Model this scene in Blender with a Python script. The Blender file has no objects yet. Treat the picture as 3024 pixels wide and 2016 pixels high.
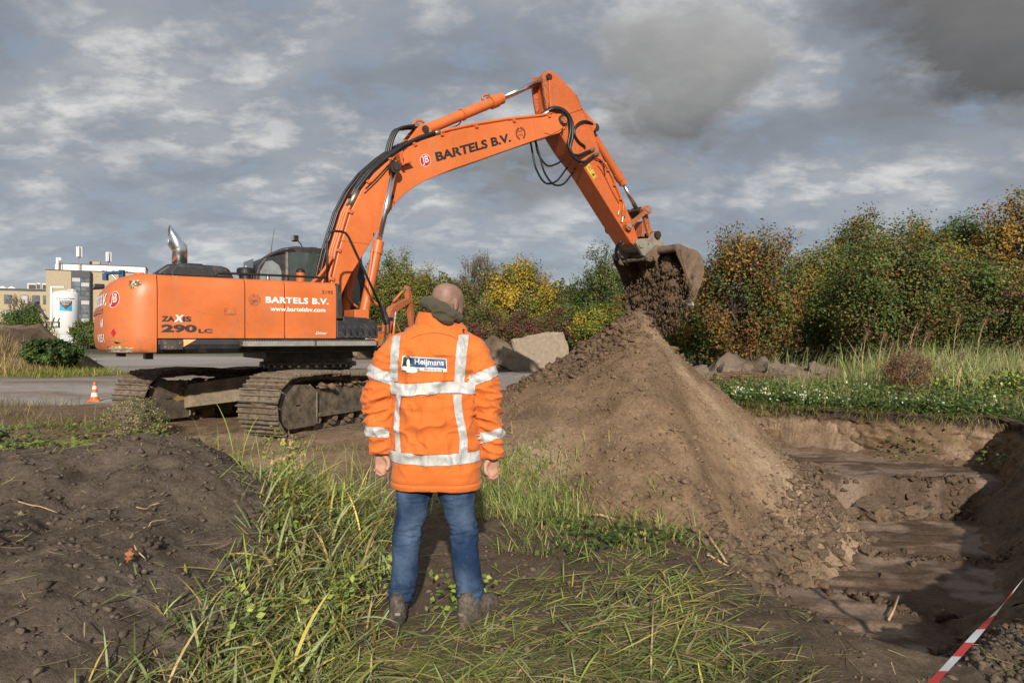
import bpy, bmesh, math, random
import numpy as np
from mathutils import Vector, Matrix
from mathutils.bvhtree import BVHTree

random.seed(7)
RNG = np.random.default_rng(7)
SC = bpy.context.scene
COL = SC.collection
R = math.radians

# ------------------------------------------------------------------ camera
cam_data = bpy.data.cameras.new('camera')
cam_data.lens = 24.0
cam_data.sensor_width = 36.0
cam_data.shift_y = -0.0026
cam_data.clip_start = 0.05
cam_data.clip_end = 3000.0
cam = bpy.data.objects.new('camera', cam_data)
COL.objects.link(cam)
cam.location = (0, 0, 1.5)
cam.rotation_euler = (R(90), 0, 0)
SC.camera = cam

# ------------------------------------------------------------------ light
SUN_EL = 24.0
SUN_DIR = Vector((-0.08, 1.0, 0.0)).normalized() * math.cos(R(SUN_EL)) + Vector((0, 0, -math.sin(R(SUN_EL))))
sun_data = bpy.data.lights.new('sun', 'SUN')
sun_data.energy = 4.7
sun_data.angle = R(0.9)
sun_data.color = (1.0, 0.92, 0.81)
sun = bpy.data.objects.new('sun', sun_data)
COL.objects.link(sun)
sun.location = (0, -20, 20)
sun.rotation_euler = SUN_DIR.to_track_quat('-Z', 'Y').to_euler()

SC.view_settings.view_transform = 'Standard'
SC.view_settings.look = 'None'
SC.view_settings.exposure = 0.2
SC.view_settings.gamma = 1.0
SC.view_settings.use_curve_mapping = False


class NT:
    """small node helper"""
    def __init__(self, tree):
        self.t = tree
        self.n = tree.nodes
        self.l = tree.links

    def add(self, kind, **kw):
        nd = self.n.new(kind)
        for k, v in kw.items():
            setattr(nd, k, v)
        return nd

    def val(self, sock, v):
        if hasattr(v, 'is_output'):
            self.l.new(v, sock)
        else:
            sock.default_value = v

    def math(self, op, a, b=None, c=None, clamp=False):
        nd = self.add('ShaderNodeMath', operation=op)
        nd.use_clamp = clamp
        self.val(nd.inputs[0], a)
        if b is not None:
            self.val(nd.inputs[1], b)
        if c is not None:
            self.val(nd.inputs[2], c)
        return nd.outputs[0]

    def mix(self, f, a, b, mode='MIX'):
        nd = self.add('ShaderNodeMix', data_type='RGBA', blend_type=mode)
        self.val(nd.inputs[0], f)
        self.val(nd.inputs[6], a if hasattr(a, 'is_output') else (*a, 1) if len(a) == 3 else a)
        self.val(nd.inputs[7], b if hasattr(b, 'is_output') else (*b, 1) if len(b) == 3 else b)
        return nd.outputs[2]

    def noise(self, vec, scale, detail=5, rough=0.55, dist=0.0, dim='3D', color=False):
        nd = self.add('ShaderNodeTexNoise', noise_dimensions=dim)
        if vec is not None:
            self.l.new(vec, nd.inputs['Vector'])
        nd.inputs['Scale'].default_value = scale
        nd.inputs['Detail'].default_value = detail
        nd.inputs['Roughness'].default_value = rough
        nd.inputs['Distortion'].default_value = dist
        return nd.outputs['Color' if color else 'Fac']

    def ramp(self, f, stops, interp='LINEAR'):
        nd = self.add('ShaderNodeValToRGB')
        cr = nd.color_ramp
        cr.interpolation = interp
        while len(cr.elements) > 1:
            cr.elements.remove(cr.elements[-1])
        first = True
        for p, c in stops:
            if not hasattr(c, '__len__'):
                c = (c, c, c)
            if first:
                e = cr.elements[0]
                e.position = p
                first = False
            else:
                e = cr.elements.new(p)
            e.color = (*c, 1)
        self.val(nd.inputs[0], f)
        return nd.outputs[0]

    def mapv(self, vec, scale=(1, 1, 1), loc=(0, 0, 0), rot=(0, 0, 0)):
        nd = self.add('ShaderNodeMapping')
        self.l.new(vec, nd.inputs[0])
        nd.inputs['Location'].default_value = loc
        nd.inputs['Rotation'].default_value = rot
        nd.inputs['Scale'].default_value = scale
        return nd.outputs[0]


# ------------------------------------------------------------------ sky
BIG_OFF = (5.6, 1.4, 0.3)


def build_sky():
    w = bpy.data.worlds.new('World')
    SC.world = w
    w.use_nodes = True
    w.node_tree.nodes.clear()
    g = NT(w.node_tree)
    out = g.add('ShaderNodeOutputWorld')
    bg = g.add('ShaderNodeBackground')
    bg.inputs['Strength'].default_value = 0.1
    g.l.new(bg.outputs[0], out.inputs[0])
    sky = g.add('ShaderNodeTexSky', sky_type='NISHITA')
    sky.sun_disc = False
    sky.sun_elevation = R(SUN_EL)
    sky.sun_rotation = math.atan2(-SUN_DIR.x, -SUN_DIR.y)
    sky.air_density = 1.0
    sky.dust_density = 1.5
    tc = g.add('ShaderNodeTexCoord')
    sep = g.add('ShaderNodeSeparateXYZ')
    g.l.new(tc.outputs['Generated'], sep.inputs[0])
    z = g.math('ADD', g.math('MAXIMUM', sep.outputs[2], 0.0), 0.30)
    u = g.math('DIVIDE', sep.outputs[0], z)
    v = g.math('DIVIDE', sep.outputs[1], z)
    cmb = g.add('ShaderNodeCombineXYZ')
    g.l.new(u, cmb.inputs[0])
    g.l.new(v, cmb.inputs[1])
    p = cmb.outputs[0]
    # large banks of grey cloud, smaller bright tufts, thin blue gaps
    big = g.noise(g.mapv(p, (1, 1, 1), BIG_OFF), 0.85, 4, 0.5, 0.4)
    mid = g.noise(g.mapv(p, (1.0, 1.2, 1), (0.4, 7.7, 3.0)), 2.3, 7, 0.56, 0.25)
    puf = g.noise(g.mapv(p, (1.0, 1.35, 1), (2.3, 0.7, 1.0)), 7.5, 7, 0.58, 0.1)
    grey = g.ramp(mid, [(0.30, (1.95, 2.18, 2.55)), (0.46, (2.40, 2.68, 3.10)), (0.57, (3.05, 3.26, 3.58)), (0.70, (4.2, 4.3, 4.4))])
    dark = g.ramp(mid, [(0.30, (1.6, 1.63, 1.70)), (0.52, (2.05, 2.08, 2.14)), (0.72, (3.0, 2.98, 2.95))])
    c = g.mix(g.ramp(big, [(0.53, 0.0), (0.66, 1.0)]), grey, dark)
    tuft = g.math('MULTIPLY', g.ramp(puf, [(0.46, 0.0), (0.63, 1.0)]), g.ramp(mid, [(0.44, 0.0), (0.60, 1.0)]))
    tuft = g.math('MULTIPLY', tuft, g.ramp(big, [(0.46, 1.0), (0.62, 0.12)]))
    c = g.mix(g.math('MULTIPLY', tuft, 0.72), c, (6.9, 6.75, 6.5))
    gap = g.math('MULTIPLY', g.ramp(puf, [(0.38, 1.0), (0.50, 0.0)]), g.ramp(mid, [(0.42, 1.0), (0.56, 0.0)]))
    gap = g.math('MULTIPLY', gap, 0.5)
    c = g.mix(gap, c, g.mix(0.75, sky.outputs[0], (2.6, 3.2, 4.1)))
    # two low heavy clouds drifting below the layer, to the right
    wn = g.noise(p, 2.2, 7, 0.62, 0.2, color=True)
    wv = g.add('ShaderNodeVectorMath', operation='MULTIPLY_ADD')
    g.l.new(wn, wv.inputs[0])
    wv.inputs[1].default_value = (0.55, 0.55, 0)
    vv = g.add('ShaderNodeVectorMath', operation='ADD')
    g.l.new(p, vv.inputs[0])
    vv.inputs[1].default_value = (-0.275, -0.275, 0)
    g.l.new(vv.outputs[0], wv.inputs[2])
    for (cu, cv, a, b, hi, lo) in ((0.37, 1.43, 0.21, 0.27, (3.9, 3.9, 3.85), (1.60, 1.60, 1.62)), (0.98, 1.20, 0.46, 0.20, (1.7, 1.67, 1.66), (1.05, 1.05, 1.06))):
        mp = g.mapv(wv.outputs[0], (1 / a, 1 / b, 0), (-cu / a, -cv / b, 0))
        ln = g.add('ShaderNodeVectorMath', operation='LENGTH')
        g.l.new(mp, ln.inputs[0])
        mask = g.ramp(ln.outputs['Value'], [(0.62, 1.0), (1.12, 0.0)])
        sp2 = g.add('ShaderNodeSeparateXYZ')
        g.l.new(mp, sp2.inputs[0])
        sh = g.ramp(g.math('ADD', g.math('MULTIPLY', sp2.outputs[1], 0.45), 0.5), [(0.1, hi), (0.75, lo)])
        sh = g.mix(1.0, sh, g.ramp(mid, [(0.3, 0.86), (0.7, 1.16)]), 'MULTIPLY')
        c = g.mix(g.math('MULTIPLY', mask, 0.93), c, sh)
    # the layer thins to pale haze low down
    hz = g.ramp(sep.outputs[2], [(0.0, 0.6), (0.09, 0.35), (0.25, 0.0)])
    c = g.mix(hz, c, g.mix(0.25, (3.7, 4.1, 4.7), sky.outputs[0]))
    g.l.new(c, bg.inputs[0])


build_sky()

# ------------------------------------------------------------------ helpers
MATS = {}


def link(o):
    COL.objects.link(o)
    return o


def empty(name, loc=(0, 0, 0), rz=0.0):
    o = bpy.data.objects.new(name, None)
    o.empty_display_size = 0.2
    o.location = loc
    o.rotation_euler = (0, 0, rz)
    return link(o)


def tag(o, label=None, cat=None, group=None, kind=None):
    if label:
        o['label'] = label
    if cat:
        o['category'] = cat
    if group:
        o['group'] = group
    if kind:
        o['kind'] = kind
    return o


def mobj(name, verts, faces, mat, parent=None, smooth=False, bevel=0.0, seg=2, ang=35):
    me = bpy.data.meshes.new(name)
    me.from_pydata([tuple(v) for v in verts], [], [tuple(f) for f in faces])
    me.update()
    if smooth:
        me.shade_smooth()
    return minst(name, me, mat, parent, bevel, seg, ang)


def minst(name, me, mat, parent=None, bevel=0.0, seg=2, ang=35):
    o = bpy.data.objects.new(name, me)
    if mat is not None and len(me.materials) == 0:
        me.materials.append(MATS[mat] if isinstance(mat, str) else mat)
    link(o)
    if parent is not None:
        o.parent = parent
    if bevel > 0:
        b = o.modifiers.new('bevel', 'BEVEL')
        b.width = bevel
        b.segments = seg
        b.limit_method = 'ANGLE'
        b.angle_limit = R(ang)
        b.harden_normals = False
    return o


def npmesh(name, verts, faces, mat, cols=None, parent=None, smooth=False, kind=None, wet=None):
    """big mesh from numpy arrays; faces (n,3) or (n,4); cols per vertex rgb"""
    verts = np.asarray(verts, np.float32)
    faces = np.asarray(faces, np.int32)
    me = bpy.data.meshes.new(name)
    nf, k = faces.shape
    me.vertices.add(len(verts))
    me.vertices.foreach_set('co', verts.ravel())
    me.loops.add(nf * k)
    me.loops.foreach_set('vertex_index', faces.ravel())
    me.polygons.add(nf)
    me.polygons.foreach_set('loop_start', np.arange(0, nf * k, k, dtype=np.int32))
    me.polygons.foreach_set('loop_total', np.full(nf, k, np.int32))
    if smooth:
        me.polygons.foreach_set('use_smooth', np.ones(nf, bool))
    me.update(calc_edges=True)
    me.validate()
    if cols is not None:
        a = me.color_attributes.new('col', 'FLOAT_COLOR', 'POINT')
        c = np.ones((len(verts), 4), np.float32)
        c[:, :3] = cols
        a.data.foreach_set('color', c.ravel())
    if wet is not None:
        a = me.attributes.new('wet', 'FLOAT', 'POINT')
        a.data.foreach_set('value', np.asarray(wet, np.float32))
    o = minst(name, me, mat, parent)
    if kind:
        o['kind'] = kind
    return o


class MB:
    """collects shapes, then links them as one mesh object"""
    def __init__(self, mat=None):
        self.v = []
        self.f = []
        self.m = mat

    def _add(self, vs, fs):
        b = len(self.v)
        for p in vs:
            p = Vector(p)
            self.v.append(self.m @ p if self.m is not None else p)
        for q in fs:
            self.f.append([b + i for i in q])
        return self

    def box(self, c, s, rot=None):
        x, y, z = s[0] / 2, s[1] / 2, s[2] / 2
        vs = [Vector((i * x, j * y, k * z)) for k in (-1, 1) for j in (-1, 1) for i in (-1, 1)]
        if rot is not None:
            vs = [rot @ q for q in vs]
        c = Vector(c)
        return self._add([q + c for q in vs], [(0, 2, 3, 1), (4, 5, 7, 6), (0, 1, 5, 4), (2, 6, 7, 3), (0, 4, 6, 2), (1, 3, 7, 5)])

    def prism(self, poly, y0, y1, axis='y'):
        """polygon in the (x, z) plane extruded from y0 to y1 (or other axis)"""
        n = len(poly)
        a = sum(poly[i][0] * poly[(i + 1) % n][1] - poly[(i + 1) % n][0] * poly[i][1] for i in range(n))
        if a < 0:
            poly = poly[::-1]
        if axis == 'y':
            vs = [(p[0], y0, p[1]) for p in poly] + [(p[0], y1, p[1]) for p in poly]
        elif axis == 'z':
            vs = [(p[0], p[1], y0) for p in poly] + [(p[0], p[1], y1) for p in poly]
        else:
            vs = [(y0, p[0], p[1]) for p in poly] + [(y1, p[0], p[1]) for p in poly]
        fs = [list(range(n)), list(range(2 * n - 1, n - 1, -1))]
        fs += [(i, i + n, (i + 1) % n + n, (i + 1) % n) for i in range(n)]
        if (axis == 'z') == (y1 > y0):
            fs = [q[::-1] for q in fs]
        return self._add(vs, fs)

    def tube(self, pts, r, n=8, cap=True, closed=False):
        pts = [Vector(p) for p in pts]
        m = len(pts)
        rs = r if hasattr(r, '__len__') else [r] * m
        up = None
        vs = []
        for i, p in enumerate(pts):
            if closed:
                t = (pts[(i + 1) % m] - pts[i - 1]).normalized()
            else:
                t = (pts[min(i + 1, m - 1)] - pts[max(i - 1, 0)]).normalized()
            if up is None:
                up = t.orthogonal().normalized()
            else:
                up = (up - t * up.dot(t))
                up = up.normalized() if up.length > 1e-6 else t.orthogonal().normalized()
            w = t.cross(up)
            for k in range(n):
                a = 2 * math.pi * k / n
                vs.append(p + (up * math.cos(a) + w * math.sin(a)) * rs[i])
        fs = []
        rng = m if closed else m - 1
        for i in range(rng):
            j = (i + 1) % m
            for k in range(n):
                fs.append((i * n + k, i * n + (k + 1) % n, j * n + (k + 1) % n, j * n + k))
        if cap and not closed:
            fs.append(list(range(n - 1, -1, -1)))
            fs.append(list(range((m - 1) * n, m * n)))
        return self._add(vs, fs)

    def cyl(self, a, b, r, n=16):
        return self.tube([a, b], r, n)

    def lathe(self, prof, n=24, c=(0, 0, 0)):
        c = Vector(c)
        vs = []
        for (r, z) in prof:
            for k in range(n):
                a = 2 * math.pi * k / n
                vs.append(c + Vector((r * math.cos(a), r * math.sin(a), z)))
        fs = []
        m = len(prof)
        for i in range(m - 1):
            for k in range(n):
                fs.append((i * n + k, i * n + (k + 1) % n, (i + 1) * n + (k + 1) % n, (i + 1) * n + k))
        if prof[0][0] > 1e-5:
            fs.append(list(range(n - 1, -1, -1)))
        if prof[-1][0] > 1e-5:
            fs.append(list(range((m - 1) * n, m * n)))
        return self._add(vs, fs)

    def rings(self, rings, cap=True):
        n = len(rings[0])
        vs = [p for r in rings for p in r]
        fs = []
        for i in range(len(rings) - 1):
            for k in range(n):
                fs.append((i * n + k, i * n + (k + 1) % n, (i + 1) * n + (k + 1) % n, (i + 1) * n + k))
        if cap:
            fs.append(list(range(n - 1, -1, -1)))
            fs.append(list(range((len(rings) - 1) * n, len(rings) * n)))
        return self._add(vs, fs)

    def build(self, name, mat, parent=None, smooth=False, bevel=0.0, seg=2, ang=35, auto=None):
        o = mobj(name, self.v, self.f, mat, parent, smooth or auto is not None, bevel, seg, ang)
        if auto is not None:
            o.data.set_sharp_from_angle(angle=R(auto))
        return o


def spline(pts, n=8):
    """Catmull-Rom through points"""
    P = [Vector(p) for p in pts]
    P = [P[0] * 2 - P[1]] + P + [P[-1] * 2 - P[-2]]
    out = []
    for i in range(1, len(P) - 2):
        for k in range(n):
            t = k / n
            a, b, c, d = P[i - 1], P[i], P[i + 1], P[i + 2]
            out.append(0.5 * ((2 * b) + (c - a) * t + (2 * a - 5 * b + 4 * c - d) * t * t + (3 * b - a - 3 * c + d) * t ** 3))
    out.append(P[-2])
    return out


def lerp_keys(keys, t):
    """piecewise-smooth interpolation of tuples (t, v0, v1, ...)"""
    if t <= keys[0][0]:
        return keys[0][1:]
    for a, b in zip(keys, keys[1:]):
        if t <= b[0]:
            f = (t - a[0]) / (b[0] - a[0])
            f = f * f * (3 - 2 * f)
            return tuple(x + (y - x) * f for x, y in zip(a[1:], b[1:]))
    return keys[-1][1:]


def eval_mesh(o):
    dg = bpy.context.evaluated_depsgraph_get()
    dg.update()
    return bpy.data.meshes.new_from_object(o.evaluated_get(dg))


def text_mesh(body, size=1.0, offset=0.0, shear=0.0, xs=1.0, spacing=1.0, align='LEFT', extrude=0.0):
    """flat lettering mesh in the xy plane"""
    cu = bpy.data.curves.new('lettering', 'FONT')
    cu.body = body
    cu.size = size
    cu.offset = offset
    cu.shear = shear
    cu.space_character = spacing
    cu.align_x = align
    cu.resolution_u = 3
    cu.extrude = extrude
    o = bpy.data.objects.new('lettering', cu)
    COL.objects.link(o)
    me = eval_mesh(o)
    bpy.data.objects.remove(o)
    bpy.data.curves.remove(cu)
    me.materials.clear()
    for v in me.vertices:
        v.co.x *= xs
    return me


def place_text(name, me, mat, parent, origin, xdir, ydir, width=None, height=None):
    """lay lettering mesh so that its x runs along xdir and its y along ydir from origin"""
    xs = [v.co.x for v in me.vertices]
    ys = [v.co.y for v in me.vertices]
    x0, x1, y0, y1 = min(xs), max(xs), min(ys), max(ys)
    sx = (width / (x1 - x0)) if width else 1.0
    sy = (height / (y1 - y0)) if height else sx
    o0, xd, yd = Vector(origin), Vector(xdir).normalized(), Vector(ydir).normalized()
    for v in me.vertices:
        v.co = o0 + xd * ((v.co.x - x0) * sx) + yd * ((v.co.y - y0) * sy)
    return minst(name, me, mat, parent)


# ------------------------------------------------------------------ numpy noise
def _hash(ix, iy, iz, seed):
    n = (ix * 374761393 + iy * 668265263 + iz * 2147483647 + seed * 974634777) & 0xffffffff
    n = ((n ^ (n >> 13)) * 1274126177) & 0xffffffff
    n = ((n ^ (n >> 15)) * 2246822519) & 0xffffffff
    return ((n ^ (n >> 16)) & 0xffffffff) / 4294967295.0


def vnoise(x, y, seed=0, z=None):
    x = np.asarray(x, np.float64)
    y = np.asarray(y, np.float64)
    ix = np.floor(x).astype(np.int64)
    iy = np.floor(y).astype(np.int64)
    fx = x - ix
    fy = y - iy
    ux = fx ** 3 * (fx * (fx * 6 - 15) + 10)
    uy = fy ** 3 * (fy * (fy * 6 - 15) + 10)

    def plane(iz):
        a = _hash(ix, iy, iz, seed)
        b = _hash(ix + 1, iy, iz, seed)
        c = _hash(ix, iy + 1, iz, seed)
        d = _hash(ix + 1, iy + 1, iz, seed)
        return (a + (b - a) * ux) * (1 - uy) + (c + (d - c) * ux) * uy
    if z is None:
        return plane(0) * 2 - 1
    z = np.asarray(z, np.float64)
    iz = np.floor(z).astype(np.int64)
    fz = z - iz
    uz = fz ** 3 * (fz * (fz * 6 - 15) + 10)
    return (plane(iz) * (1 - uz) + plane(iz + 1) * uz) * 2 - 1


def fbm(x, y, scale, octv=4, seed=0, gain=0.5, z=None):
    s = np.zeros_like(np.asarray(x, np.float64))
    a = 1.0
    t = 0.0
    for o in range(octv):
        k = scale * 2.03 ** o
        s += a * vnoise(x * k + 17.3 * o, y * k - 9.1 * o, seed + o, None if z is None else z * k + 5.7 * o)
        t += a
        a *= gain
    return s / t


def sstep(a, b, x):
    t = np.clip((x - a) / (b - a), 0, 1)
    return t * t * (3 - 2 * t)

# ------------------------------------------------------------------ materials
def new_mat(name):
    m = bpy.data.materials.new(name)
    m.use_nodes = True
    m.node_tree.nodes.clear()
    g = NT(m.node_tree)
    out = g.add('ShaderNodeOutputMaterial')
    b = g.add('ShaderNodeBsdfPrincipled')
    g.l.new(b.outputs[0], out.inputs[0])
    MATS[name] = m
    return g, b, out


def bump(g, b, h, strength=0.3, dist=0.02):
    nd = g.add('ShaderNodeBump')
    nd.inputs['Strength'].default_value = strength
    nd.inputs['Distance'].default_value = dist
    g.l.new(h, nd.inputs['Height'])
    g.l.new(nd.outputs[0], b.inputs['Normal'])


def objco(g):
    return g.add('ShaderNodeTexCoord').outputs['Object']


def simple(name, col, rough=0.5, metal=0.0, var=0.12, scale=6.0, bmp=0.0, spec=0.5, dirt=None, dirt_amt=0.0, coat=0.0):
    """base colour with noise variation, optional dust or dirt patches"""
    g, b, out = new_mat(name)
    co = objco(g)
    n = g.noise(co, scale, 6, 0.6)
    lo = tuple(max(0, c * (1 - var)) for c in col)
    hi = tuple(c * (1 + var) for c in col)
    c = g.mix(g.ramp(n, [(0.3, 0.0), (0.7, 1.0)]), lo, hi)
    rr = g.ramp(n, [(0.3, max(0.02, rough - 0.08)), (0.7, min(1, rough + 0.08))])
    if dirt is not None:
        d = g.noise(co, scale * 0.9, 12, 0.76, 0.2)
        k = g.ramp(d, [(0.58 - dirt_amt * 0.5, 0.0), (0.86 - dirt_amt * 0.5, 1.0)])
        c = g.mix(k, c, dirt)
        rr = g.math('MAXIMUM', rr, g.math('MULTIPLY', k, 0.85))
    g.l.new(c, b.inputs['Base Color'])
    g.l.new(rr, b.inputs['Roughness'])
    b.inputs['Metallic'].default_value = metal
    b.inputs['Specular IOR Level'].default_value = spec
    if coat:
        b.inputs['Coat Weight'].default_value = coat
        b.inputs['Coat Roughness'].default_value = 0.25
    if bmp:
        bump(g, b, g.noise(co, scale * 8, 5, 0.6), bmp, 0.01)
    return g, b


# attribute-coloured materials: soil and plants carry their own colour per vertex
def soil_mat(name, tint=(1, 1, 1), fine=38.0, bst=0.55, rough=0.93, var=0.5, spec=0.25):
    g, b, out = new_mat(name)
    co = objco(g)
    at = g.add('ShaderNodeAttribute', attribute_name='col')
    n1 = g.noise(co, fine * 0.12, 6, 0.65, 0.3)
    n2 = g.noise(co, fine, 8, 0.7)
    n3 = g.noise(co, fine * 4.2, 3, 0.6)
    f1 = g.ramp(n1, [(0.28, 1 - var * 0.75), (0.5, 1.0), (0.74, 1 + var * 0.5)])
    f2 = g.ramp(n2, [(0.28, 1 - var * 0.85), (0.5, 1.0), (0.72, 1 + var * 0.75)])
    c = g.mix(1.0, at.outputs['Color'], f1, 'MULTIPLY')
    c = g.mix(1.0, c, f2, 'MULTIPLY')
    c = g.mix(1.0, c, (*tint, 1), 'MULTIPLY')
    wt = g.add('ShaderNodeAttribute', attribute_name='wet').outputs['Fac']
    puddle = g.math('MULTIPLY', wt, g.ramp(n1, [(0.36, 1.0), (0.60, 0.25)]))
    r = g.math('SUBTRACT', rough, g.math('MULTIPLY', puddle, 0.62))
    g.l.new(c, b.inputs['Base Color'])
    g.l.new(r, b.inputs['Roughness'])
    g.l.new(g.math('ADD', g.math('MULTIPLY', puddle, 0.45), 0.10), b.inputs['Specular IOR Level'])
    h = g.math('ADD', g.math('MULTIPLY', n2, 0.7), g.math('MULTIPLY', n3, 0.25))
    h = g.math('MULTIPLY', h, g.math('SUBTRACT', 1.0, g.math('MULTIPLY', puddle, 0.85)))
    bump(g, b, h, bst, 0.03)
    return g, b


def leaf_mat(name, trans=0.28, rough=0.55, spec=0.2):
    g, b, out = new_mat(name)
    at = g.add('ShaderNodeAttribute', attribute_name='col')
    co = objco(g)
    n = g.noise(co, 9.0, 3, 0.6)
    c = g.mix(1.0, at.outputs['Color'], g.ramp(n, [(0.3, 0.82), (0.7, 1.18)]), 'MULTIPLY')
    g.l.new(c, b.inputs['Base Color'])
    b.inputs['Roughness'].default_value = rough
    b.inputs['Specular IOR Level'].default_value = spec
    if trans > 0:
        tr = g.add('ShaderNodeBsdfTranslucent')
        g.l.new(c, tr.inputs[0])
        mx = g.add('ShaderNodeMixShader')
        mx.inputs[0].default_value = trans
        g.l.new(b.outputs[0], mx.inputs[1])
        g.l.new(tr.outputs[0], mx.inputs[2])
        g.l.new(mx.outputs[0], out.inputs[0])


def paint_mat(name, col, dust=(0.30, 0.20, 0.12), amt=0.10, rough=0.38):
    """machine paint: slightly faded, rust and mud specks, streaks running down"""
    g, b, out = new_mat(name)
    co = objco(g)
    n = g.noise(co, 1.6, 6, 0.6)
    fade = tuple(min(1, c * 1.08 + 0.012) for c in col)
    c = g.mix(g.ramp(n, [(0.35, 0.0), (0.7, 1.0)]), tuple(q * 0.9 for q in col), fade)
    st = g.noise(g.mapv(co, (9, 9, 0.9)), 1.0, 6, 0.65)
    c = g.mix(g.math('MULTIPLY', g.ramp(st, [(0.48, 0.0), (0.78, 1.0)]), 0.22 + amt), c, dust)
    gr = g.noise(co, 3.2, 9, 0.72, 0.5)
    c = g.mix(g.math('MULTIPLY', g.ramp(gr, [(0.56, 0.0), (0.74, 1.0)]), 0.16 + amt * 1.3), c, (0.20, 0.085, 0.035))
    # mud splashed up from below
    sx = g.add('ShaderNodeSeparateXYZ')
    g.l.new(co, sx.inputs[0])
    low = g.ramp(g.math('MULTIPLY', sx.outputs[2], 0.25), [(0.27, 0.55), (0.42, 0.12), (0.75, 0.04)])
    mud = g.math('MULTIPLY', g.ramp(g.noise(co, 11.0, 8, 0.72, 0.3), [(0.50, 0.0), (0.64, 1.0)]), low)
    c = g.mix(mud, c, (0.21, 0.145, 0.090))
    sp = g.noise(co, 26.0, 5, 0.7)
    k = g.math('MULTIPLY', g.ramp(sp, [(0.68 - amt * 0.4, 0.0), (0.76 - amt * 0.4, 1.0)]), 0.75)
    c = g.mix(k, c, (0.09, 0.045, 0.025))
    g.l.new(c, b.inputs['Base Color'])
    g.l.new(g.ramp(n, [(0.3, rough - 0.06), (0.7, rough + 0.12)]), b.inputs['Roughness'])
    b.inputs['Specular IOR Level'].default_value = 0.45
    bump(g, b, g.noise(co, 60, 4, 0.6), 0.03, 0.004)


paint_mat('orange', (0.60, 0.142, 0.030))
paint_mat('orange_arm', (0.53, 0.112, 0.022), amt=0.22, rough=0.42)
paint_mat('orange_dull', (0.46, 0.12, 0.035), amt=0.45, rough=0.5)
simple('plastic', (0.020, 0.021, 0.023), 0.5, var=0.2, dirt=(0.16, 0.12, 0.085), dirt_amt=0.12, bmp=0.06)
simple('dark_metal', (0.028, 0.028, 0.030), 0.5, var=0.2, dirt=(0.17, 0.12, 0.08), dirt_amt=0.22)
simple('rubber', (0.012, 0.012, 0.013), 0.42, var=0.25)
simple('chrome', (0.86, 0.86, 0.87), 0.2, 1.0, var=0.04)
simple('steel', (0.42, 0.40, 0.37), 0.42, 1.0, var=0.2, dirt=(0.20, 0.14, 0.09), dirt_amt=0.15)
simple('step_metal', (0.32, 0.32, 0.30), 0.5, 0.4, var=0.2, dirt=(0.26, 0.20, 0.14), dirt_amt=0.3)
simple('fitting', (0.40, 0.37, 0.30), 0.4, 0.9, var=0.25)
simple('bare_paint', (0.66, 0.56, 0.40), 0.6, var=0.3, scale=14, dirt=(0.10, 0.055, 0.03), dirt_amt=0.35)
simple('rust_patch', (0.42, 0.26, 0.12), 0.7, var=0.5, scale=18, dirt=(0.035, 0.018, 0.010), dirt_amt=0.5)
simple('grime', (0.030, 0.018, 0.012), 0.6, var=0.4, scale=16)
simple('muddy_steel', (0.085, 0.065, 0.048), 0.72, 0.0, var=0.35, scale=9, dirt=(0.24, 0.175, 0.115), dirt_amt=0.5, bmp=0.25)
simple('muddy_plate', (0.042, 0.038, 0.034), 0.6, 0.0, var=0.35, scale=7, dirt=(0.22, 0.165, 0.11), dirt_amt=0.38, bmp=0.15)
simple('tan_plate', (0.205, 0.158, 0.104), 0.8, 0.0, var=0.25, scale=8, dirt=(0.035, 0.030, 0.026), dirt_amt=0.22, bmp=0.15)
simple('shoe_mud', (0.125, 0.090, 0.060), 0.88, 0.0, var=0.4, scale=12, dirt=(0.30, 0.235, 0.165), dirt_amt=0.25, bmp=0.5)
simple('shoe_edge', (0.36, 0.33, 0.29), 0.5, 0.6, var=0.3, scale=10, dirt=(0.20, 0.145, 0.095), dirt_amt=0.4)
simple('bucket_steel', (0.125, 0.078, 0.048), 0.66, 0.1, var=0.4, scale=4, dirt=(0.23, 0.165, 0.115), dirt_amt=0.35, bmp=0.2)
simple('coupler_steel', (0.22, 0.23, 0.21), 0.6, 0.2, var=0.35, scale=8, dirt=(0.32, 0.26, 0.18), dirt_amt=0.4, bmp=0.2)
simple('bright_steel', (0.75, 0.74, 0.72), 0.35, 0.6, var=0.2)
simple('glass_sky_tint', (0.20, 0.235, 0.235), 0.06, 0.0, var=0.2, spec=0.8)  # opaque; sky brightness showing through the glass is put into the base colour
simple('glass_dark', (0.045, 0.062, 0.058), 0.06, 0.0, var=0.2, spec=0.8)
simple('lamp_glass', (0.25, 0.26, 0.27), 0.1, 0.0, var=0.2)
simple('letter_black', (0.014, 0.014, 0.015), 0.5, var=0.2)
simple('letter_grey', (0.028, 0.026, 0.026), 0.5, var=0.2)
simple('letter_white', (0.80, 0.80, 0.78), 0.5, var=0.06)
simple('badge_red', (0.44, 0.020, 0.028), 0.45, var=0.08)
simple('sticker_yellow', (0.62, 0.43, 0.06), 0.5, var=0.15, dirt=(0.2, 0.1, 0.04), dirt_amt=0.2)
simple('arrow_yellow', (0.42, 0.25, 0.05), 0.7, var=0.3, scale=20, dirt=(0.16, 0.12, 0.08), dirt_amt=0.35)
simple('amber', (0.55, 0.12, 0.02), 0.35)
simple('reflector_orange', (0.75, 0.33, 0.10), 0.5, var=0.3, dirt=(0.7, 0.55, 0.35), dirt_amt=0.3)
soil_mat('ground', fine=26.0, spec=0.5)
soil_mat('heap_soil', fine=30.0, bst=0.6)
soil_mat('mound_soil', fine=42.0, bst=0.75)
soil_mat('clod', fine=36.0, bst=0.6)
leaf_mat('grass')
leaf_mat('leaf', 0.22)
leaf_mat('straw', 0.1, 0.7)


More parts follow.
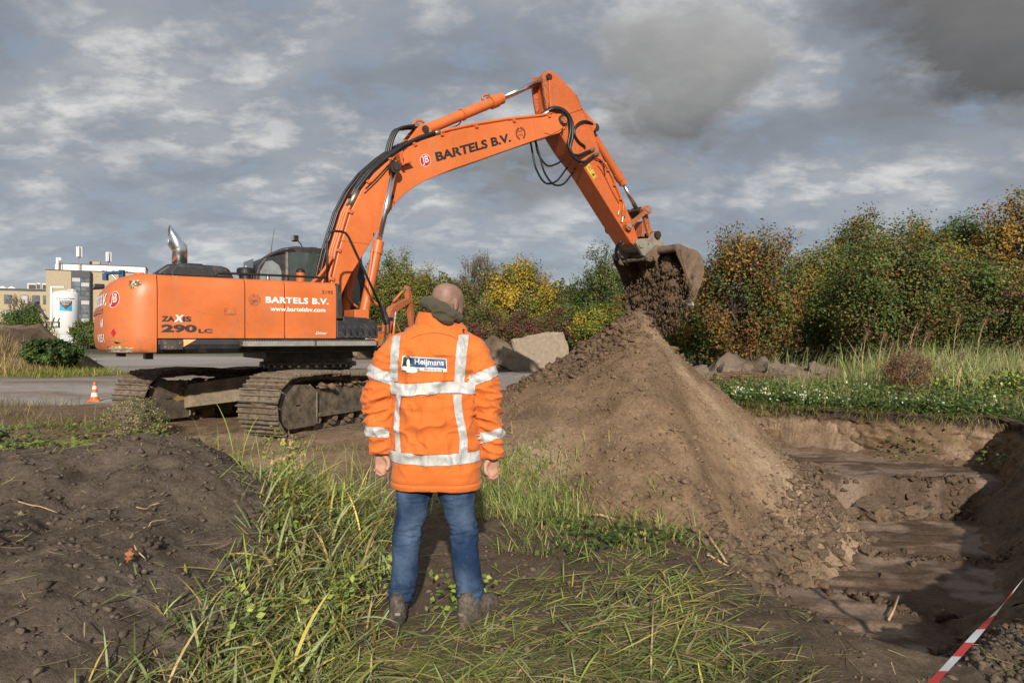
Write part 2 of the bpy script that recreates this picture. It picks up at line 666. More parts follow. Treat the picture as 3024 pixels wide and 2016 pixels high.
# ------------------------------------------------------------------ terrain
PIT = [(1.30, 5.0), (1.45, 4.1), (1.72, 3.45), (2.12, 3.15), (2.55, 3.42), (3.25, 4.0), (4.85, 5.1), (5.85, 6.65), (6.5, 7.95), (7.1, 9.15), (7.4, 9.95),
       (6.3, 10.55), (5.4, 11.15), (4.6, 11.75), (3.7, 12.3), (2.9, 11.6), (2.4, 9.5), (1.8, 7.0)]


def poly_dist(x, y, poly):
    """signed distance, positive inside"""
    d = np.full(x.shape, 1e9)
    ins = np.zeros(x.shape, bool)
    n = len(poly)
    for i in range(n):
        ax, ay = poly[i]
        bx, by = poly[(i + 1) % n]
        ex, ey = bx - ax, by - ay
        t = np.clip(((x - ax) * ex + (y - ay) * ey) / (ex * ex + ey * ey), 0, 1)
        d = np.minimum(d, np.hypot(x - ax - t * ex, y - ay - t * ey))
        c = ((ay > y) != (by > y)) & (x < (bx - ax) * (y - ay) / (by - ay + 1e-12) + ax)
        ins ^= c
    return np.where(ins, d, -d)


def seg_d(x, y, a, b):
    ex, ey = b[0] - a[0], b[1] - a[1]
    t = np.clip(((x - a[0]) * ex + (y - a[1]) * ey) / (ex * ex + ey * ey), 0, 1)
    return np.hypot(x - a[0] - t * ex, y - a[1] - t * ey)


def terrain_z(x, y, full=False):
    x = np.asarray(x, np.float64)
    y = np.asarray(y, np.float64)
    near = np.exp(-np.maximum(np.hypot(x, y - 6) - 9, 0) / 6)
    z = 0.24 * sstep(5.2, 9.5, y)
    bank = sstep(8.6, 10.2, y + 0.45 * (x - 6)) * sstep(1.8, 3.2, x)
    z = z + bank * (0.07 + 0.10 * sstep(11, 15, y) + 0.22 * sstep(7.5, 13, x)) * (1 - sstep(22, 40, y))
    stand = 1 - 0.9 * np.exp(-(np.hypot(x + 0.41, y - 3.63) / 0.5) ** 4)
    near = near * stand
    z = z + 0.05 * fbm(x, y, 0.35, 3, 11) * (0.4 + 0.6 * near) * stand + 0.028 * fbm(x, y, 1.7, 4, 12) * near
    # churned mud: finer relief where people and machine have been
    z = z + 0.016 * fbm(x, y, 7.0, 4, 13) * near
    # machine ruts running past the tracks
    for (a, b, w, dp) in (((-6.5, 7.6), (-0.4, 9.0), 0.32, 0.07), ((-5.2, 6.4), (0.4, 8.0), 0.26, 0.05), ((-9, 13.5), (-14, 26), 0.5, 0.05)):
        d = seg_d(x, y, a, b)
        z = z - dp * np.exp(-(d / w) ** 2) + 0.6 * dp * np.exp(-((d - 2.0 * w) / (0.6 * w)) ** 2)
    # dip in front of the right bank / pit
    wob = 0.10 * fbm(x, y, 1.1, 3, 21) + 0.05 * fbm(x, y, 5, 3, 22)
    d = poly_dist(x, y, PIT) + wob
    wall = np.where(y + 0.45 * (x - 6) > 8.9, 0.20, np.where(x > 3.0 + 0.0 * y, 0.85, 0.62))
    wall = np.where((x > 4.5) & (y + 0.45 * (x - 6) < 8.9), 0.95, wall)
    t = np.clip(d / wall, 0, 1)
    prof = np.where(wall < 0.5, t ** 0.8, t * t * (3 - 2 * t) * 0.4 + t * 0.6)
    floor = -0.80 + 0.46 * sstep(8.86, 8.98, y + 0.10 * fbm(x, y, 2.0, 3, 25) + 0.04 * (x - 5))
    near_side = ((x - 1.9) * 1.4 + (y - 6.2) * 1.3) / 1.91 + 0.08 * fbm(x, y, 2.0, 3, 66)
    floor = floor + 0.32 * (1 - sstep(-0.16, 0.10, near_side))
    floor = floor + 0.016 * vnoise(x * 0.9, y * 11 + 1.5 * x, 56) + 0.03 * fbm(x, y, 2.2, 3, 23) + 0.008 * fbm(x, y, 12, 3, 24)
    for (a, b, w, hh) in (((2.0, 6.1), (3.2, 4.8), 0.11, 0.10), ((2.4, 7.25), (5.2, 7.0), 0.10, 0.05), ((1.9, 4.7), (2.7, 4.05), 0.14, 0.05), ((3.9, 8.72), (5.9, 8.85), 0.12, 0.10)):
        dd = seg_d(x, y, a, b) + 0.12 * fbm(x, y, 2.6, 3, 26)
        floor = floor + hh * np.exp(-(dd / w) ** 2) * (0.6 + 0.8 * fbm(x, y, 7, 3, 27))
    zp = z + (floor - z) * prof
    rough = 0.05 * fbm(x, y, 4.5, 4, 28) * np.clip(4 * t * (1 - t), 0, 1)
    z = np.where(d > 0, zp + rough, z)
    # clod berm on the near lip
    lip = np.exp(-((d + 0.12) / 0.16) ** 2) * (1 - sstep(6, 8, y))
    z = z + 0.025 * lip * (0.5 + fbm(x, y, 6, 3, 29))
    if full:
        return z, d, t, prof, bank
    return z


HEAP = [((1.74, 9.15), 1.87, 0.68), ((1.78, 8.2), 1.42, 0.70), ((1.45, 7.35), 0.88, 0.66), ((1.15, 6.35), 0.44, 0.62), ((1.5, 5.85), 0.24, 0.6),
        ((1.9, 10.6), 1.65, 0.70), ((2.3, 13.2), 1.25, 0.6), ((0.55, 8.8), 1.05, 0.54), ((0.12, 7.6), 0.58, 0.62)]


HEAP_PLAN = [(0.6, 5.2), (1.15, 5.0), (1.6, 5.2), (2.15, 5.95), (3.15, 6.85), (3.92, 7.7), (4.4, 9.2), (4.6, 12), (4.0, 18), (-3, 18), (-3, 5.2)]


def heap_z(x, y):
    z = np.full(np.shape(x), -9.0)
    wx = x + 0.22 * fbm(x, y, 0.9, 3, 31)
    wy = y + 0.22 * fbm(x, y, 0.9, 3, 32)
    zs = []
    for (c, h, k) in HEAP:
        dx = wx - c[0]
        dx = np.where(dx > 0, dx * 1.38, dx)
        r = np.hypot(dx, wy - c[1])
        zs.append(h - k * (np.sqrt(r * r + 0.015) - 0.1))
    zs = np.array(zs)
    z = np.log(np.exp(zs * 9).sum(0)) / 9 - 0.03
    df = poly_dist(x + 0.10 * fbm(x, y, 1.6, 3, 38), y + 0.10 * fbm(x, y, 1.6, 3, 39), HEAP_PLAN)
    lim = -0.75 * sstep(1.45, 2.05, x) + 1.0 * df + 0.05
    z = np.where(x > 0.9, -np.log(np.exp(-7 * z) + np.exp(-7 * np.clip(lim, -2, 4))) / 7 + 0.03, z)
    top = sstep(0.9, 1.8, z)
    # lumps, finer grain, and runnels straight down the slope
    ang = np.arctan2(y - 8.8, x - 1.7)
    run = vnoise(ang * 9 + 0.6 * fbm(x, y, 1.5, 2, 37), np.hypot(x - 1.7, y - 8.8) * 0.5, 36)
    z = z + 0.04 * fbm(x, y, 2.0, 4, 33) + (0.013 + 0.035 * top) * fbm(x, y, 9.0, 4, 34, 0.62) + 0.010 * run
    return z


def mound_z(x, y):
    """dark mound in the left foreground"""
    wx = x + 0.18 * fbm(x, y, 1.1, 3, 41)
    wy = y + 0.18 * fbm(x, y, 1.1, 3, 42)
    z1 = 0.74 - 0.40 * (np.sqrt(((wx + 3.55) / 1.10) ** 2 + ((wy - 4.75) / 1.0) ** 2 + 0.25) - 0.5) ** 1.12
    z2 = 0.82 - 0.52 * (np.sqrt(((wx + 2.75) / 1.0) ** 2 + ((wy - 4.9) / 0.9) ** 2 + 0.12) - 0.35)
    z3 = 0.62 - 0.45 * (np.sqrt(((wx + 2.7) / 0.9) ** 2 + ((wy - 3.4) / 1.1) ** 2 + 0.2) - 0.45)
    zs = np.array([z1, z2, z3])
    z = np.log(np.exp(zs * 9).sum(0)) / 9 - 0.06
    z = z + 0.060 * fbm(x, y, 1.9, 4, 43) + 0.030 * fbm(x, y, 8.0, 4, 44, 0.65) + 0.012 * fbm(x, y, 26.0, 3, 46)
    g = seg_d(x, y, (-2.75, 4.55), (-2.35, 3.0)) + 0.12 * fbm(x, y, 2.2, 3, 45)
    z = z - 0.08 * np.exp(-(g / 0.11) ** 2) * sstep(2.6, 3.2, y)
    g = seg_d(x, y, (-3.5, 4.3), (-3.25, 2.9)) + 0.12 * fbm(x, y, 2.5, 3, 47)
    z = z - 0.035 * np.exp(-(g / 0.09) ** 2)
    return z


def ground_z(x, y):
    """top of whatever soil lies at (x, y)"""
    x = np.asarray(x, np.float64)
    y = np.asarray(y, np.float64)
    z = terrain_z(x, y)
    a = (x > -2) & (x < 7.5) & (y > 3.5) & (y < 18)
    if np.any(a):
        z = np.where(a, np.maximum(z, heap_z(x, y)), z)
    b = (x > -7) & (x < -0.2) & (y > 1) & (y < 8)
    if np.any(b):
        z = np.where(b, np.maximum(z, mound_z(x, y)), z)
    m = np.hypot((x + 20.3) / 5.0, (y - 26.0) / 2.7)
    return np.where(m < 1, np.maximum(z, 0.2 + 1.65 * np.clip(1.75 * (1 - m), 0, 1)), z)


def gz(x, y):
    return float(ground_z(np.array([x]), np.array([y]))[0])


def axis(lo_fine, hi_fine, step, lo, hi, grow=1.16):
    a = list(np.arange(lo_fine, hi_fine, step))
    s = step
    p = a[-1]
    while p < hi:
        s *= grow
        p += s
        a.append(p)
    s = step
    p = a[0]
    pre = []
    while p > lo:
        s *= grow
        p -= s
        pre.append(p)
    return np.array(pre[::-1] + a)


def grid_faces(nx, ny):
    i = np.arange(nx - 1)[None, :] + nx * np.arange(ny - 1)[:, None]
    i = i.ravel()
    return np.stack([i, i + 1, i + nx + 1, i + nx], 1)


MUD = np.array([0.172, 0.116, 0.076])
DARK = np.array([0.102, 0.076, 0.054])
SAND = np.array([0.30, 0.215, 0.150])
GREYM = np.array([0.420, 0.378, 0.345])
TURF = np.array([0.075, 0.080, 0.032])


def mixc(c, col, f):
    return c + (np.asarray(col) - c) * np.clip(f, 0, 1)[:, None]


def build_terrain():
    xs = axis(-6.0, 8.0, 0.036, -900, 900)
    ys = axis(2.3, 12.6, 0.034, -60, 1500)
    X, Y = np.meshgrid(xs, ys)
    x, y = X.ravel(), Y.ravel()
    z, d, t, prof, bank = terrain_z(x, y, True)
    n1 = fbm(x, y, 0.55, 4, 51)
    n2 = fbm(x, y, 2.4, 4, 52)
    c = np.tile(DARK, (len(x), 1))
    # brown trodden mud from the heap across to the tracks
    c = mixc(c, MUD, sstep(4.4, 6.0, y + 1.2 * n1))
    c = mixc(c, SAND * 0.78, sstep(0.06, 0.5, n2 + 0.4 * n1) * sstep(5, 6.5, y) * (1 - sstep(9, 12, y)) * 0.7)
    # wet, driven-over yard further back
    yard = sstep(12.4, 14.0, y + 0.5 * n1) * (1 - bank)
    streak = fbm(x * 0.25 + 0.1 * y, y * 0.9, 0.8, 4, 54)
    c = mixc(c, GREYM, yard * (0.60 + 0.9 * streak))
    # turf on the bank to the right and far meadow
    c = mixc(c, TURF, bank * sstep(-0.06, -0.0, -d) + sstep(45, 60, y))
    # pit: cut faces show pale sand with dark topsoil above, floor is smeared loam
    inp = d > 0
    lay = z + 0.03 * n1
    cut = np.clip(4 * prof * (1 - prof), 0, 1)
    pale = sstep(-0.02, 0.06, lay) * (1 - sstep(0.10, 0.17, lay))
    pale2 = sstep(-0.26, -0.2, lay) * (1 - sstep(-0.14, -0.08, lay))
    wallc = np.tile(np.array([0.165, 0.112, 0.070]), (len(x), 1))
    wallc = mixc(wallc, SAND * 1.1, (pale + 0.7 * pale2) * (0.5 + 0.9 * n2))
    wallc = mixc(wallc, DARK * 0.55, sstep(0.17, 0.23, lay))
    fl = np.tile(np.array([0.222, 0.158, 0.116]), (len(x), 1))
    fl = mixc(fl, np.array([0.100, 0.068, 0.047]), sstep(-0.2, 0.25, n2 + 0.5 * n1 + 0.35 * vnoise(x * 1.2, y * 9, 55)))
    pc = mixc(wallc, 0, np.zeros(len(x)))
    k = sstep(0.82, 0.99, prof)[:, None]
    pc = pc * (1 - k) + fl * k
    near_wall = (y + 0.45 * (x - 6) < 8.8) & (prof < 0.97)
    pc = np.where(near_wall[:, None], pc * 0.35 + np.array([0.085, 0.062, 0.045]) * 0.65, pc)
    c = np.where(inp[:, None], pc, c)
    wet = yard * sstep(-0.25, 0.2, streak) * (1 - sstep(38, 50, y)) + 0.55 * sstep(0.1, 0.5, fbm(x, y, 1.3, 3, 53)) * (y < 6.5) * (~inp) * (x > 0) + 0.75 * inp * sstep(0.9, 1.0, prof) * sstep(-0.1, 0.3, -n2)
    c = c * (1 - 0.25 * np.clip(wet, 0, 1)[:, None])
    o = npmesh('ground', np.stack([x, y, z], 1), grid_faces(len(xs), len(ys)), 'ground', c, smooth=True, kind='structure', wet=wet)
    return o


def patch(name, fn, x0, x1, y0, y1, step, colfn, mat, label, cat):
    xs = np.arange(x0, x1, step)
    ys = np.arange(y0, y1, step)
    X, Y = np.meshgrid(xs, ys)
    x, y = X.ravel(), Y.ravel()
    z = fn(x, y)
    tz = terrain_z(x, y)
    keep = z > tz - 0.08
    f = grid_faces(len(xs), len(ys))
    f = f[keep[f].any(1)]
    used = np.unique(f)
    idx = np.full(len(x), -1)
    idx[used] = np.arange(len(used))
    f = idx[f]
    x, y, z, tz = x[used], y[used], z[used], tz[used]
    z = np.where(z < tz - 0.08, tz - 0.12, z)
    # give the rim an edge that runs into the ground
    o = npmesh(name, np.stack([x, y, z], 1), f, mat, colfn(x, y, z), smooth=True)
    tag(o, label, cat)
    return o


def heap_col(x, y, z):
    n1 = fbm(x, y, 0.8, 4, 61)
    n2 = fbm(x, y, 3.5, 4, 62)
    c = np.tile(np.array([0.205, 0.138, 0.085]), (len(x), 1))
    # pale dry sand spilled down the right flank from the summit
    r = np.hypot(x - 1.62, y - 9.1)
    a = np.degrees(np.arctan2(y - 9.1, x - 1.62)) + 14 * n1
    band = np.exp(-((a + 50) / 13) ** 2) * sstep(0.15, 0.5, r)
    c = mixc(c, np.array([0.33, 0.240, 0.158]), band * (0.75 + 0.5 * n2))
    c = mixc(c, np.array([0.30, 0.215, 0.145]), np.exp(-(((x - 0.25) / 0.35) ** 2 + ((y - 6.9) / 0.5) ** 2)))
    c = mixc(c, np.array([0.125, 0.082, 0.054]), sstep(0.1, 0.5, n1 + 0.3 * n2) * 0.6)
    # fresh damp earth on the left shoulder
    fresh = np.exp(-(((x - 0.75) / 0.7) ** 2 + ((y - 9.3) / 1.6) ** 2))
    c = mixc(c, np.array([0.115, 0.074, 0.048]), fresh * 0.95 * (0.7 + 0.8 * n2))
    return c


def mound_col(x, y, z):
    n1 = fbm(x, y, 1.2, 4, 63)
    n2 = fbm(x, y, 7, 3, 64)
    c = np.tile(np.array([0.118, 0.091, 0.070]), (len(x), 1))
    c = mixc(c, np.array([0.150, 0.119, 0.094]), sstep(0.0, 0.5, n1))
    c = mixc(c, np.array([0.074, 0.057, 0.044]), sstep(0.05, 0.5, n2) * 0.7)
    return c


build_terrain()
patch('soil_heap', heap_z, -1.4, 7.2, 4.0, 17.0, 0.036, heap_col, 'heap_soil',
      'tall brown soil heap with pale sandy streak below the excavator bucket', 'soil heap')
patch('soil_mound', mound_z, -6.6, -0.8, 1.6, 7.4, 0.026, mound_col, 'mound_soil',
      'low dark soil mound strewn with roots in the left foreground', 'soil heap')


# ------------------------------------------------------------------ main excavator
EX_LOC = (-3.336, 11.2, 0.23)
EX_ROT = R(34)


def cw_outline(n=33, bulge=1.0, ys=1.0):
    pts = []
    for i in range(n):
        a = -math.pi / 2 + math.pi * i / (n - 1)
        y = 1.45 * math.sin(a)
        s = -(2.39 + 0.60 * bulge * max(0.0, 1 - abs(math.sin(a)) ** 4.5) ** 0.42)
        pts.append((s, y * ys))
    return pts


CW_Z = [(1.085, 0.80, 0.955), (1.10, 0.90, 0.985), (1.15, 0.96, 0.998), (1.30, 1.0, 1.0), (1.62, 0.985, 1.0), (1.80, 0.95, 0.998), (1.93, 0.88, 0.99), (2.02, 0.77, 0.972), (2.07, 0.64, 0.95), (2.10, 0.48, 0.92)]


def cw_point(a, z, off=0.0):
    """point on the counterweight skin at plan angle a (-90 side .. 0 rear .. 90 side)"""
    b, ys = lerp_keys(CW_Z, z)
    def f(q):
        q = R(q)
        return Vector((-(2.39 + 0.60 * b * max(0.0, 1 - abs(math.sin(q)) ** 4.5) ** 0.42), 1.45 * math.sin(q) * ys, z))
    p = f(a)
    t = (f(min(a + 0.5, 90)) - f(max(a - 0.5, -90))).normalized()
    nrm = t.cross(Vector((0, 0, 1))) * -1
    if nrm.dot(p - Vector((-1.5, 0, z))) < 0:
        nrm = -nrm
    return p + nrm * off


def cw_arc(a0, length, step=0.002):
    """plan angle reached after walking a given arc length from angle a0"""
    a = a0
    s = 0.0
    p = cw_point(a, 1.6)
    while s < length and a < 88:
        a += 0.25
        q = cw_point(a, 1.6)
        s += (q - p).length
        p = q
    return a


def cw_lettering(name, me, mat, parent, a_right, z0, height, width=None, off=0.006):
    """bend lettering round the counterweight; text ends (right side) at plan angle a_right"""
    bm = bmesh.new()
    bm.from_mesh(me)
    bmesh.ops.triangulate(bm, faces=bm.faces[:])
    for _ in range(3):
        bmesh.ops.subdivide_edges(bm, edges=[e for e in bm.edges if e.calc_length() > 0.12], cuts=1)
        bmesh.ops.triangulate(bm, faces=bm.faces[:])
    bm.to_mesh(me)
    bm.free()
    xs = [v.co.x for v in me.vertices]
    ys = [v.co.y for v in me.vertices]
    x0, x1, y0, y1 = min(xs), max(xs), min(ys), max(ys)
    k = height / (y1 - y0)
    kx = k if width is None else width / (x1 - x0)
    table = [(a_right, 0.0)]
    a, s, p = a_right, 0.0, cw_point(a_right, 1.6)
    while s < (x1 - x0) * kx + 0.05 and a < 88:
        a += 0.5
        q = cw_point(a, 1.6)
        s += (q - p).length
        p = q
        table.append((a, s))
    ta = [t[0] for t in table]
    ts = [t[1] for t in table]
    for v in me.vertices:
        d = (x1 - v.co.x) * kx
        v.co = cw_point(float(np.interp(d, ts, ta)), z0 + (v.co.y - y0) * k, off)
    return minst(name, me, mat, parent)


def disc_mesh(r, n=32, r_in=0.0):
    bm = bmesh.new()
    if r_in > 0:
        o = [bm.verts.new((r * math.cos(2 * math.pi * i / n), r * math.sin(2 * math.pi * i / n), 0)) for i in range(n)]
        q = [bm.verts.new((r_in * math.cos(2 * math.pi * i / n), r_in * math.sin(2 * math.pi * i / n), 0)) for i in range(n)]
        for i in range(n):
            bm.faces.new((o[i], o[(i + 1) % n], q[(i + 1) % n], q[i]))
    else:
        bm.faces.new([bm.verts.new((r * math.cos(2 * math.pi * i / n), r * math.sin(2 * math.pi * i / n), 0)) for i in range(n)])
    me = bpy.data.meshes.new('disc')
    bm.to_mesh(me)
    bm.free()
    return me


def blob_mesh(n, r, seed, jag=0.5, sx=1.0, sy=1.0):
    """ragged flat patch (chipped paint, sticker of torn shape)"""
    rr = random.Random(seed)
    pts = []
    for i in range(n):
        a = 2 * math.pi * i / n
        q = r * (1 - jag * rr.random())
        pts.append((q * math.cos(a) * sx, q * math.sin(a) * sy, 0))
    me = bpy.data.meshes.new('patch')
    me.from_pydata(pts, [], [list(range(n))])
    return me


NX, NZ = Vector((1, 0, 0)), Vector((0, 0, 1))


def badge(parent, origin, xd, yd, r, nrm, fn=None):
    """round red company badge with white ring and letters"""
    root = None
    for i, (nm, me, mat) in enumerate((('badge', disc_mesh(r, 32), 'letter_white'), ('badge_field', disc_mesh(r * 0.93, 32), 'badge_red'),
                                       ('badge_letters', text_mesh('JB', 1.0, 0.0), 'letter_white'))):
        if i == 2:
            xs = [v.co.x for v in me.vertices]
            ys = [v.co.y for v in me.vertices]
            k = 1.18 * r / (max(xs) - min(xs))
            cx, cy = (max(xs) + min(xs)) / 2, (max(ys) + min(ys)) / 2
            for v in me.vertices:
                v.co.x = (v.co.x - cx) * k
                v.co.y = (v.co.y - cy) * k * 1.15
        for v in me.vertices:
            q = Vector(v.co)
            if fn:
                v.co = fn(q.x, q.y, 0.004 + 0.002 * i)
            else:
                v.co = Vector(origin) + Vector(xd) * q.x + Vector(yd) * q.y + Vector(nrm) * (0.003 + 0.002 * i)
        o = minst(nm, me, mat, root if root else parent)
        if i == 0:
            root = o
    return root


def build_excavator():
    ex = empty('excavator', EX_LOC, EX_ROT)
    tag(ex, 'large orange crawler excavator with raised boom tipping soil onto the heap', 'excavator')

    # ---- counterweight
    m = MB()
    m.rings([[(p[0], p[1], z) for p in cw_outline(49, b, ys)][::-1] for z, b, ys in CW_Z])
    cw = m.build('counterweight', 'orange', ex, auto=50)
    # recessed hand-hold band on the rear and lettering on the curved skin
    m = MB()
    for a0, a1, z0, z1 in ((-38, 38, 1.60, 1.66),):
        ring = []
        for i in range(25):
            a = a0 + (a1 - a0) * i / 24
            ring.append([cw_point(a, z0, 0.004), cw_point(a, z1, 0.004), cw_point(a, z1, 0.012), cw_point(a, z0, 0.012)])
        m.rings(ring)
    m.build('rear_groove', 'orange_dull', cw)
    cw_lettering('rear_company_name', text_mesh('BARTELS B.V.', 1, 0.04), 'letter_white', cw, -45.5, 1.69, 0.165, 1.45)
    badge(cw, None, None, None, 0.105, None, lambda x, y, off: cw_point(-56.0 - x * 62, 1.765 + y, off))
    cw_lettering('rear_lettering', text_mesh('AR', 1, 0.03), 'letter_white', cw, -42.0, 1.42, 0.105, 0.16)
    cw_lettering('rear_phone_number', text_mesh('04251', 1, 0.02), 'letter_white', cw, -44.0, 1.225, 0.105, 0.42)
    # torn paint near the upper corner and scraped lower edge
    for seed, a, z, r, mat, sx, sy in ((3, -73.0, 1.970, 0.110, 'bare_paint', 6.0, 0.62), (4, -71.0, 1.962, 0.085, 'rust_patch', 6.0, 0.7), (14, -75.5, 1.972, 0.075, 'rust_patch', 5.0, 0.7), (15, -74.0, 1.955, 0.045, 'grime', 5.0, 0.8), (16, -69.0, 1.985, 0.045, 'grime', 5.0, 0.7),
                                       (5, -56.0, 1.140, 0.14, 'bare_paint', 17.0, 0.52), (6, -67.0, 1.135, 0.11, 'bare_paint', 11.0, 0.42), (9, -49.0, 1.130, 0.10, 'bare_paint', 9.0, 0.40), (7, -50.5, 1.165, 0.085, 'rust_patch', 11.0, 0.30), (8, -60.0, 1.225, 0.045, 'grime', 9.0, 0.35), (18, -58.0, 1.245, 0.07, 'bare_paint', 26.0, 0.06)):
        for q in range(3):
            me = blob_mesh(34, r * (1 - 0.25 * q), seed * 7 + q, 0.75)
            for v in me.vertices:
                v.co = cw_point(max(-89, min(89, a + (q - 1) * 1.3 + v.co.x * sx * 9)), max(1.1, min(2.06, z + (v.co.y + (q - 1) * 0.018) * sy)), 0.0030 + 0.0012 * q + 0.0003 * (seed % 5))
            minst('chipped_paint', me, mat, cw)
    me = blob_mesh(4, 0.046, 2, 0.0, 0.9, 1.05)
    for v in me.vertices:
        v.co = cw_point(-57.5 - v.co.x * 75, 1.345 + v.co.y * 1.1, 0.004)
    minst('red_diamond', me, 'badge_red', cw)
    MB().prism([(-2.47, 1.0), (-2.38, 1.0), (-2.38, 1.09), (-2.47, 1.09)], -1.0, -0.7).prism([(-2.8, 1.04), (-2.7, 1.04), (-2.7, 1.09), (-2.8, 1.09)], -1.05, -0.85).build('tie_down_lug', 'dark_metal', cw)
    MB().cyl((-2.55, -1.1, 2.08), (-2.55, -1.1, 2.125), 0.06, 16).build('lifting_eye_cover', 'orange', cw, auto=30)
    # rear-view camera / mirror over the far corner
    MB().prism([(-3.02, 1.98), (-2.86, 2.0), (-2.86, 2.06), (-2.99, 2.06)], 0.3, 0.55).build('rear_mirror', 'rubber', cw, bevel=0.015)

    # ---- engine house
    MB().box((-1.2, 0.02, 1.56), (2.36, 2.72, 0.94)).build('body_shell', 'orange', ex, bevel=0.02)
    doors = ((-2.380, -1.326), (-1.316, -0.796), (-0.786, -0.050))
    sec = [(-1.39, 1.275), (-1.45, 1.275), (-1.453, 1.45), (-1.453, 1.93), (-1.447, 1.99), (-1.425, 2.045), (-1.39, 2.078), (-1.33, 2.092), (-1.27, 2.094), (-1.27, 2.05), (-1.37, 2.0)]
    pan = []
    for i, (a, b) in enumerate(doors):
        o = MB().prism(sec, a, b, 'x').build('door', 'orange', ex, bevel=0.006, seg=2, ang=60)
        o.data.shade_smooth()
        o.data.set_sharp_from_angle(angle=R(40))
        pan.append(o)
        MB().prism([(p[0], -p[1]) if False else (-p[0], p[1]) for p in sec], a, b, 'x').build('door', 'orange', ex, bevel=0.006)
    # door latch in its recess
    MB().box((-1.515, -1.4535, 1.635), (0.155, 0.006, 0.092)).build('latch_frame', 'orange_dull', pan[0], bevel=0.002)
    MB().box((-1.505, -1.458, 1.635), (0.10, 0.006, 0.070)).build('latch', 'orange', pan[0], bevel=0.002)
    MB().cyl((-1.51, -1.457, 1.632), (-1.51, -1.466, 1.632), 0.012, 12).build('latch_button', 'chrome', pan[0])

    # lettering on the doors (lies 2-3 mm proud)
    yl = -1.4565
    def dtext(nm, body, x0, z0, w, h, mat, par, **kw):
        return place_text(nm, text_mesh(body, 1, **kw), mat, par, (x0, yl, z0), NX, NZ, w, h)
    dtext('company_name', 'BARTELS B.V.', -1.05, 1.765, 0.885, 0.088, 'letter_white', pan[1], offset=0.035, spacing=1.08)
    dtext('web_address', 'www.bartelsbv.com', -0.99, 1.655, 0.775, 0.062, 'letter_white', pan[1], offset=0.02)
    dtext('fleet_number', '3195', -0.262, 1.918, 0.160, 0.050, 'letter_black', pan[2], offset=0.005)
    dtext('driver_name', 'Driver', -0.355, 1.332, 0.165, 0.040, 'letter_white', pan[2], shear=0.35, offset=0.012)
    dtext('model_name', 'ZA', -2.338, 1.492, 0.152, 0.068, 'letter_grey', pan[0], offset=0.045)
    dtext('model_name', 'IS', -2.093, 1.492, 0.105, 0.068, 'letter_grey', pan[0], offset=0.045)
    dtext('model_letter', 'X', -2.195, 1.486, 0.118, 0.092, 'letter_white', pan[0], offset=0.045, shear=0.15)
    dtext('model_number', '290', -2.338, 1.352, 0.415, 0.102, 'letter_grey', pan[0], offset=0.05)
    dtext('model_suffix', 'LC', -1.905, 1.346, 0.170, 0.055, 'letter_grey', pan[0], offset=0.045)
    me = blob_mesh(24, 0.085, 9, 0.06)
    for v in me.vertices:
        v.co = Vector((-1.20 + v.co.x, yl + 0.001, 1.80 + v.co.y))
    minst('faded_badge', me, 'orange_dull', pan[1])
    me = bpy.data.meshes.new('scratch')
    me.from_pydata([(-1.93, yl + .001, 1.632), (-1.73, yl + .001, 1.598), (-1.72, yl + .001, 1.593), (-1.93, yl + .001, 1.624)], [], [(0, 1, 2, 3)])
    minst('scratch', me, 'arrow_yellow', pan[0])

    # lower skirt and steps
    sk = MB().prism([(-1.36, 1.268), (-1.448, 1.266), (-1.456, 1.20), (-1.44, 1.14), (-1.38, 1.085), (-1.25, 1.072), (-1.25, 1.2)], -2.375, 0.56, 'x').build('lower_skirt', 'plastic', ex, bevel=0.012)
    MB().box((-2.22, -1.468, 1.190), (0.26, 0.02, 0.115)).build('hinge_plate', 'dark_metal', sk, bevel=0.003)
    for i in range(4):
        MB().cyl((-2.30 + 0.085 * (i % 3), -1.478, 1.165 + 0.05 * (i // 2)), (-2.30 + 0.085 * (i % 3), -1.486, 1.165 + 0.05 * (i // 2)), 0.011, 8).build('bolt', 'steel', sk)
    MB().prism([(-2.085, 1.262), (-1.93, 1.262), (-2.085, 1.165)], -1.463, -1.458).build('reflector_sticker', 'reflector_orange', sk)
    for a, b in ((-1.39, -0.42), (-0.40, 0.50)):
        o = MB().box(((a + b) / 2, -1.545, 1.222), (b - a, 0.16, 0.022)).box(((a + b) / 2, -1.622, 1.200), (b - a, 0.014, 0.062)).build('step', 'step_metal', sk, bevel=0.004)
        t = MB()
        n = int((b - a) / 0.035)
        for i in range(n):
            t.box((a + 0.02 + i * 0.035, -1.622, 1.236), (0.018, 0.012, 0.012))
        t.build('grip_teeth', 'step_metal', o)
    for x in (-1.41, -0.41, 0.52):
        MB().prism([(-1.45, 1.25), (-1.63, 1.235), (-1.63, 1.17), (-1.45, 1.13)], x - 0.012, x + 0.012, 'x').build('step_bracket', 'dark_metal', sk)

    # front tool box, tank cover
    MB().prism([(-0.045, 1.56), (-0.045, 2.085), (0.0, 2.07), (0.035, 1.98), (0.06, 1.56)], -1.44, -0.75).build('tank_cover', 'plastic', ex, bevel=0.015)
    tb = MB().prism([(-0.04, 1.275), (-0.04, 1.545), (0.60, 1.50), (0.615, 1.30), (0.61, 1.275)], -1.43, -0.72).build('tool_box', 'plastic', ex, bevel=0.02)
    MB().prism([(0.065, 1.525), (0.07, 1.605), (0.44, 1.585), (0.56, 1.545), (0.60, 1.48), (0.58, 1.47)], -1.40, -0.75).build('tool_box_lid', 'plastic', tb, bevel=0.02)
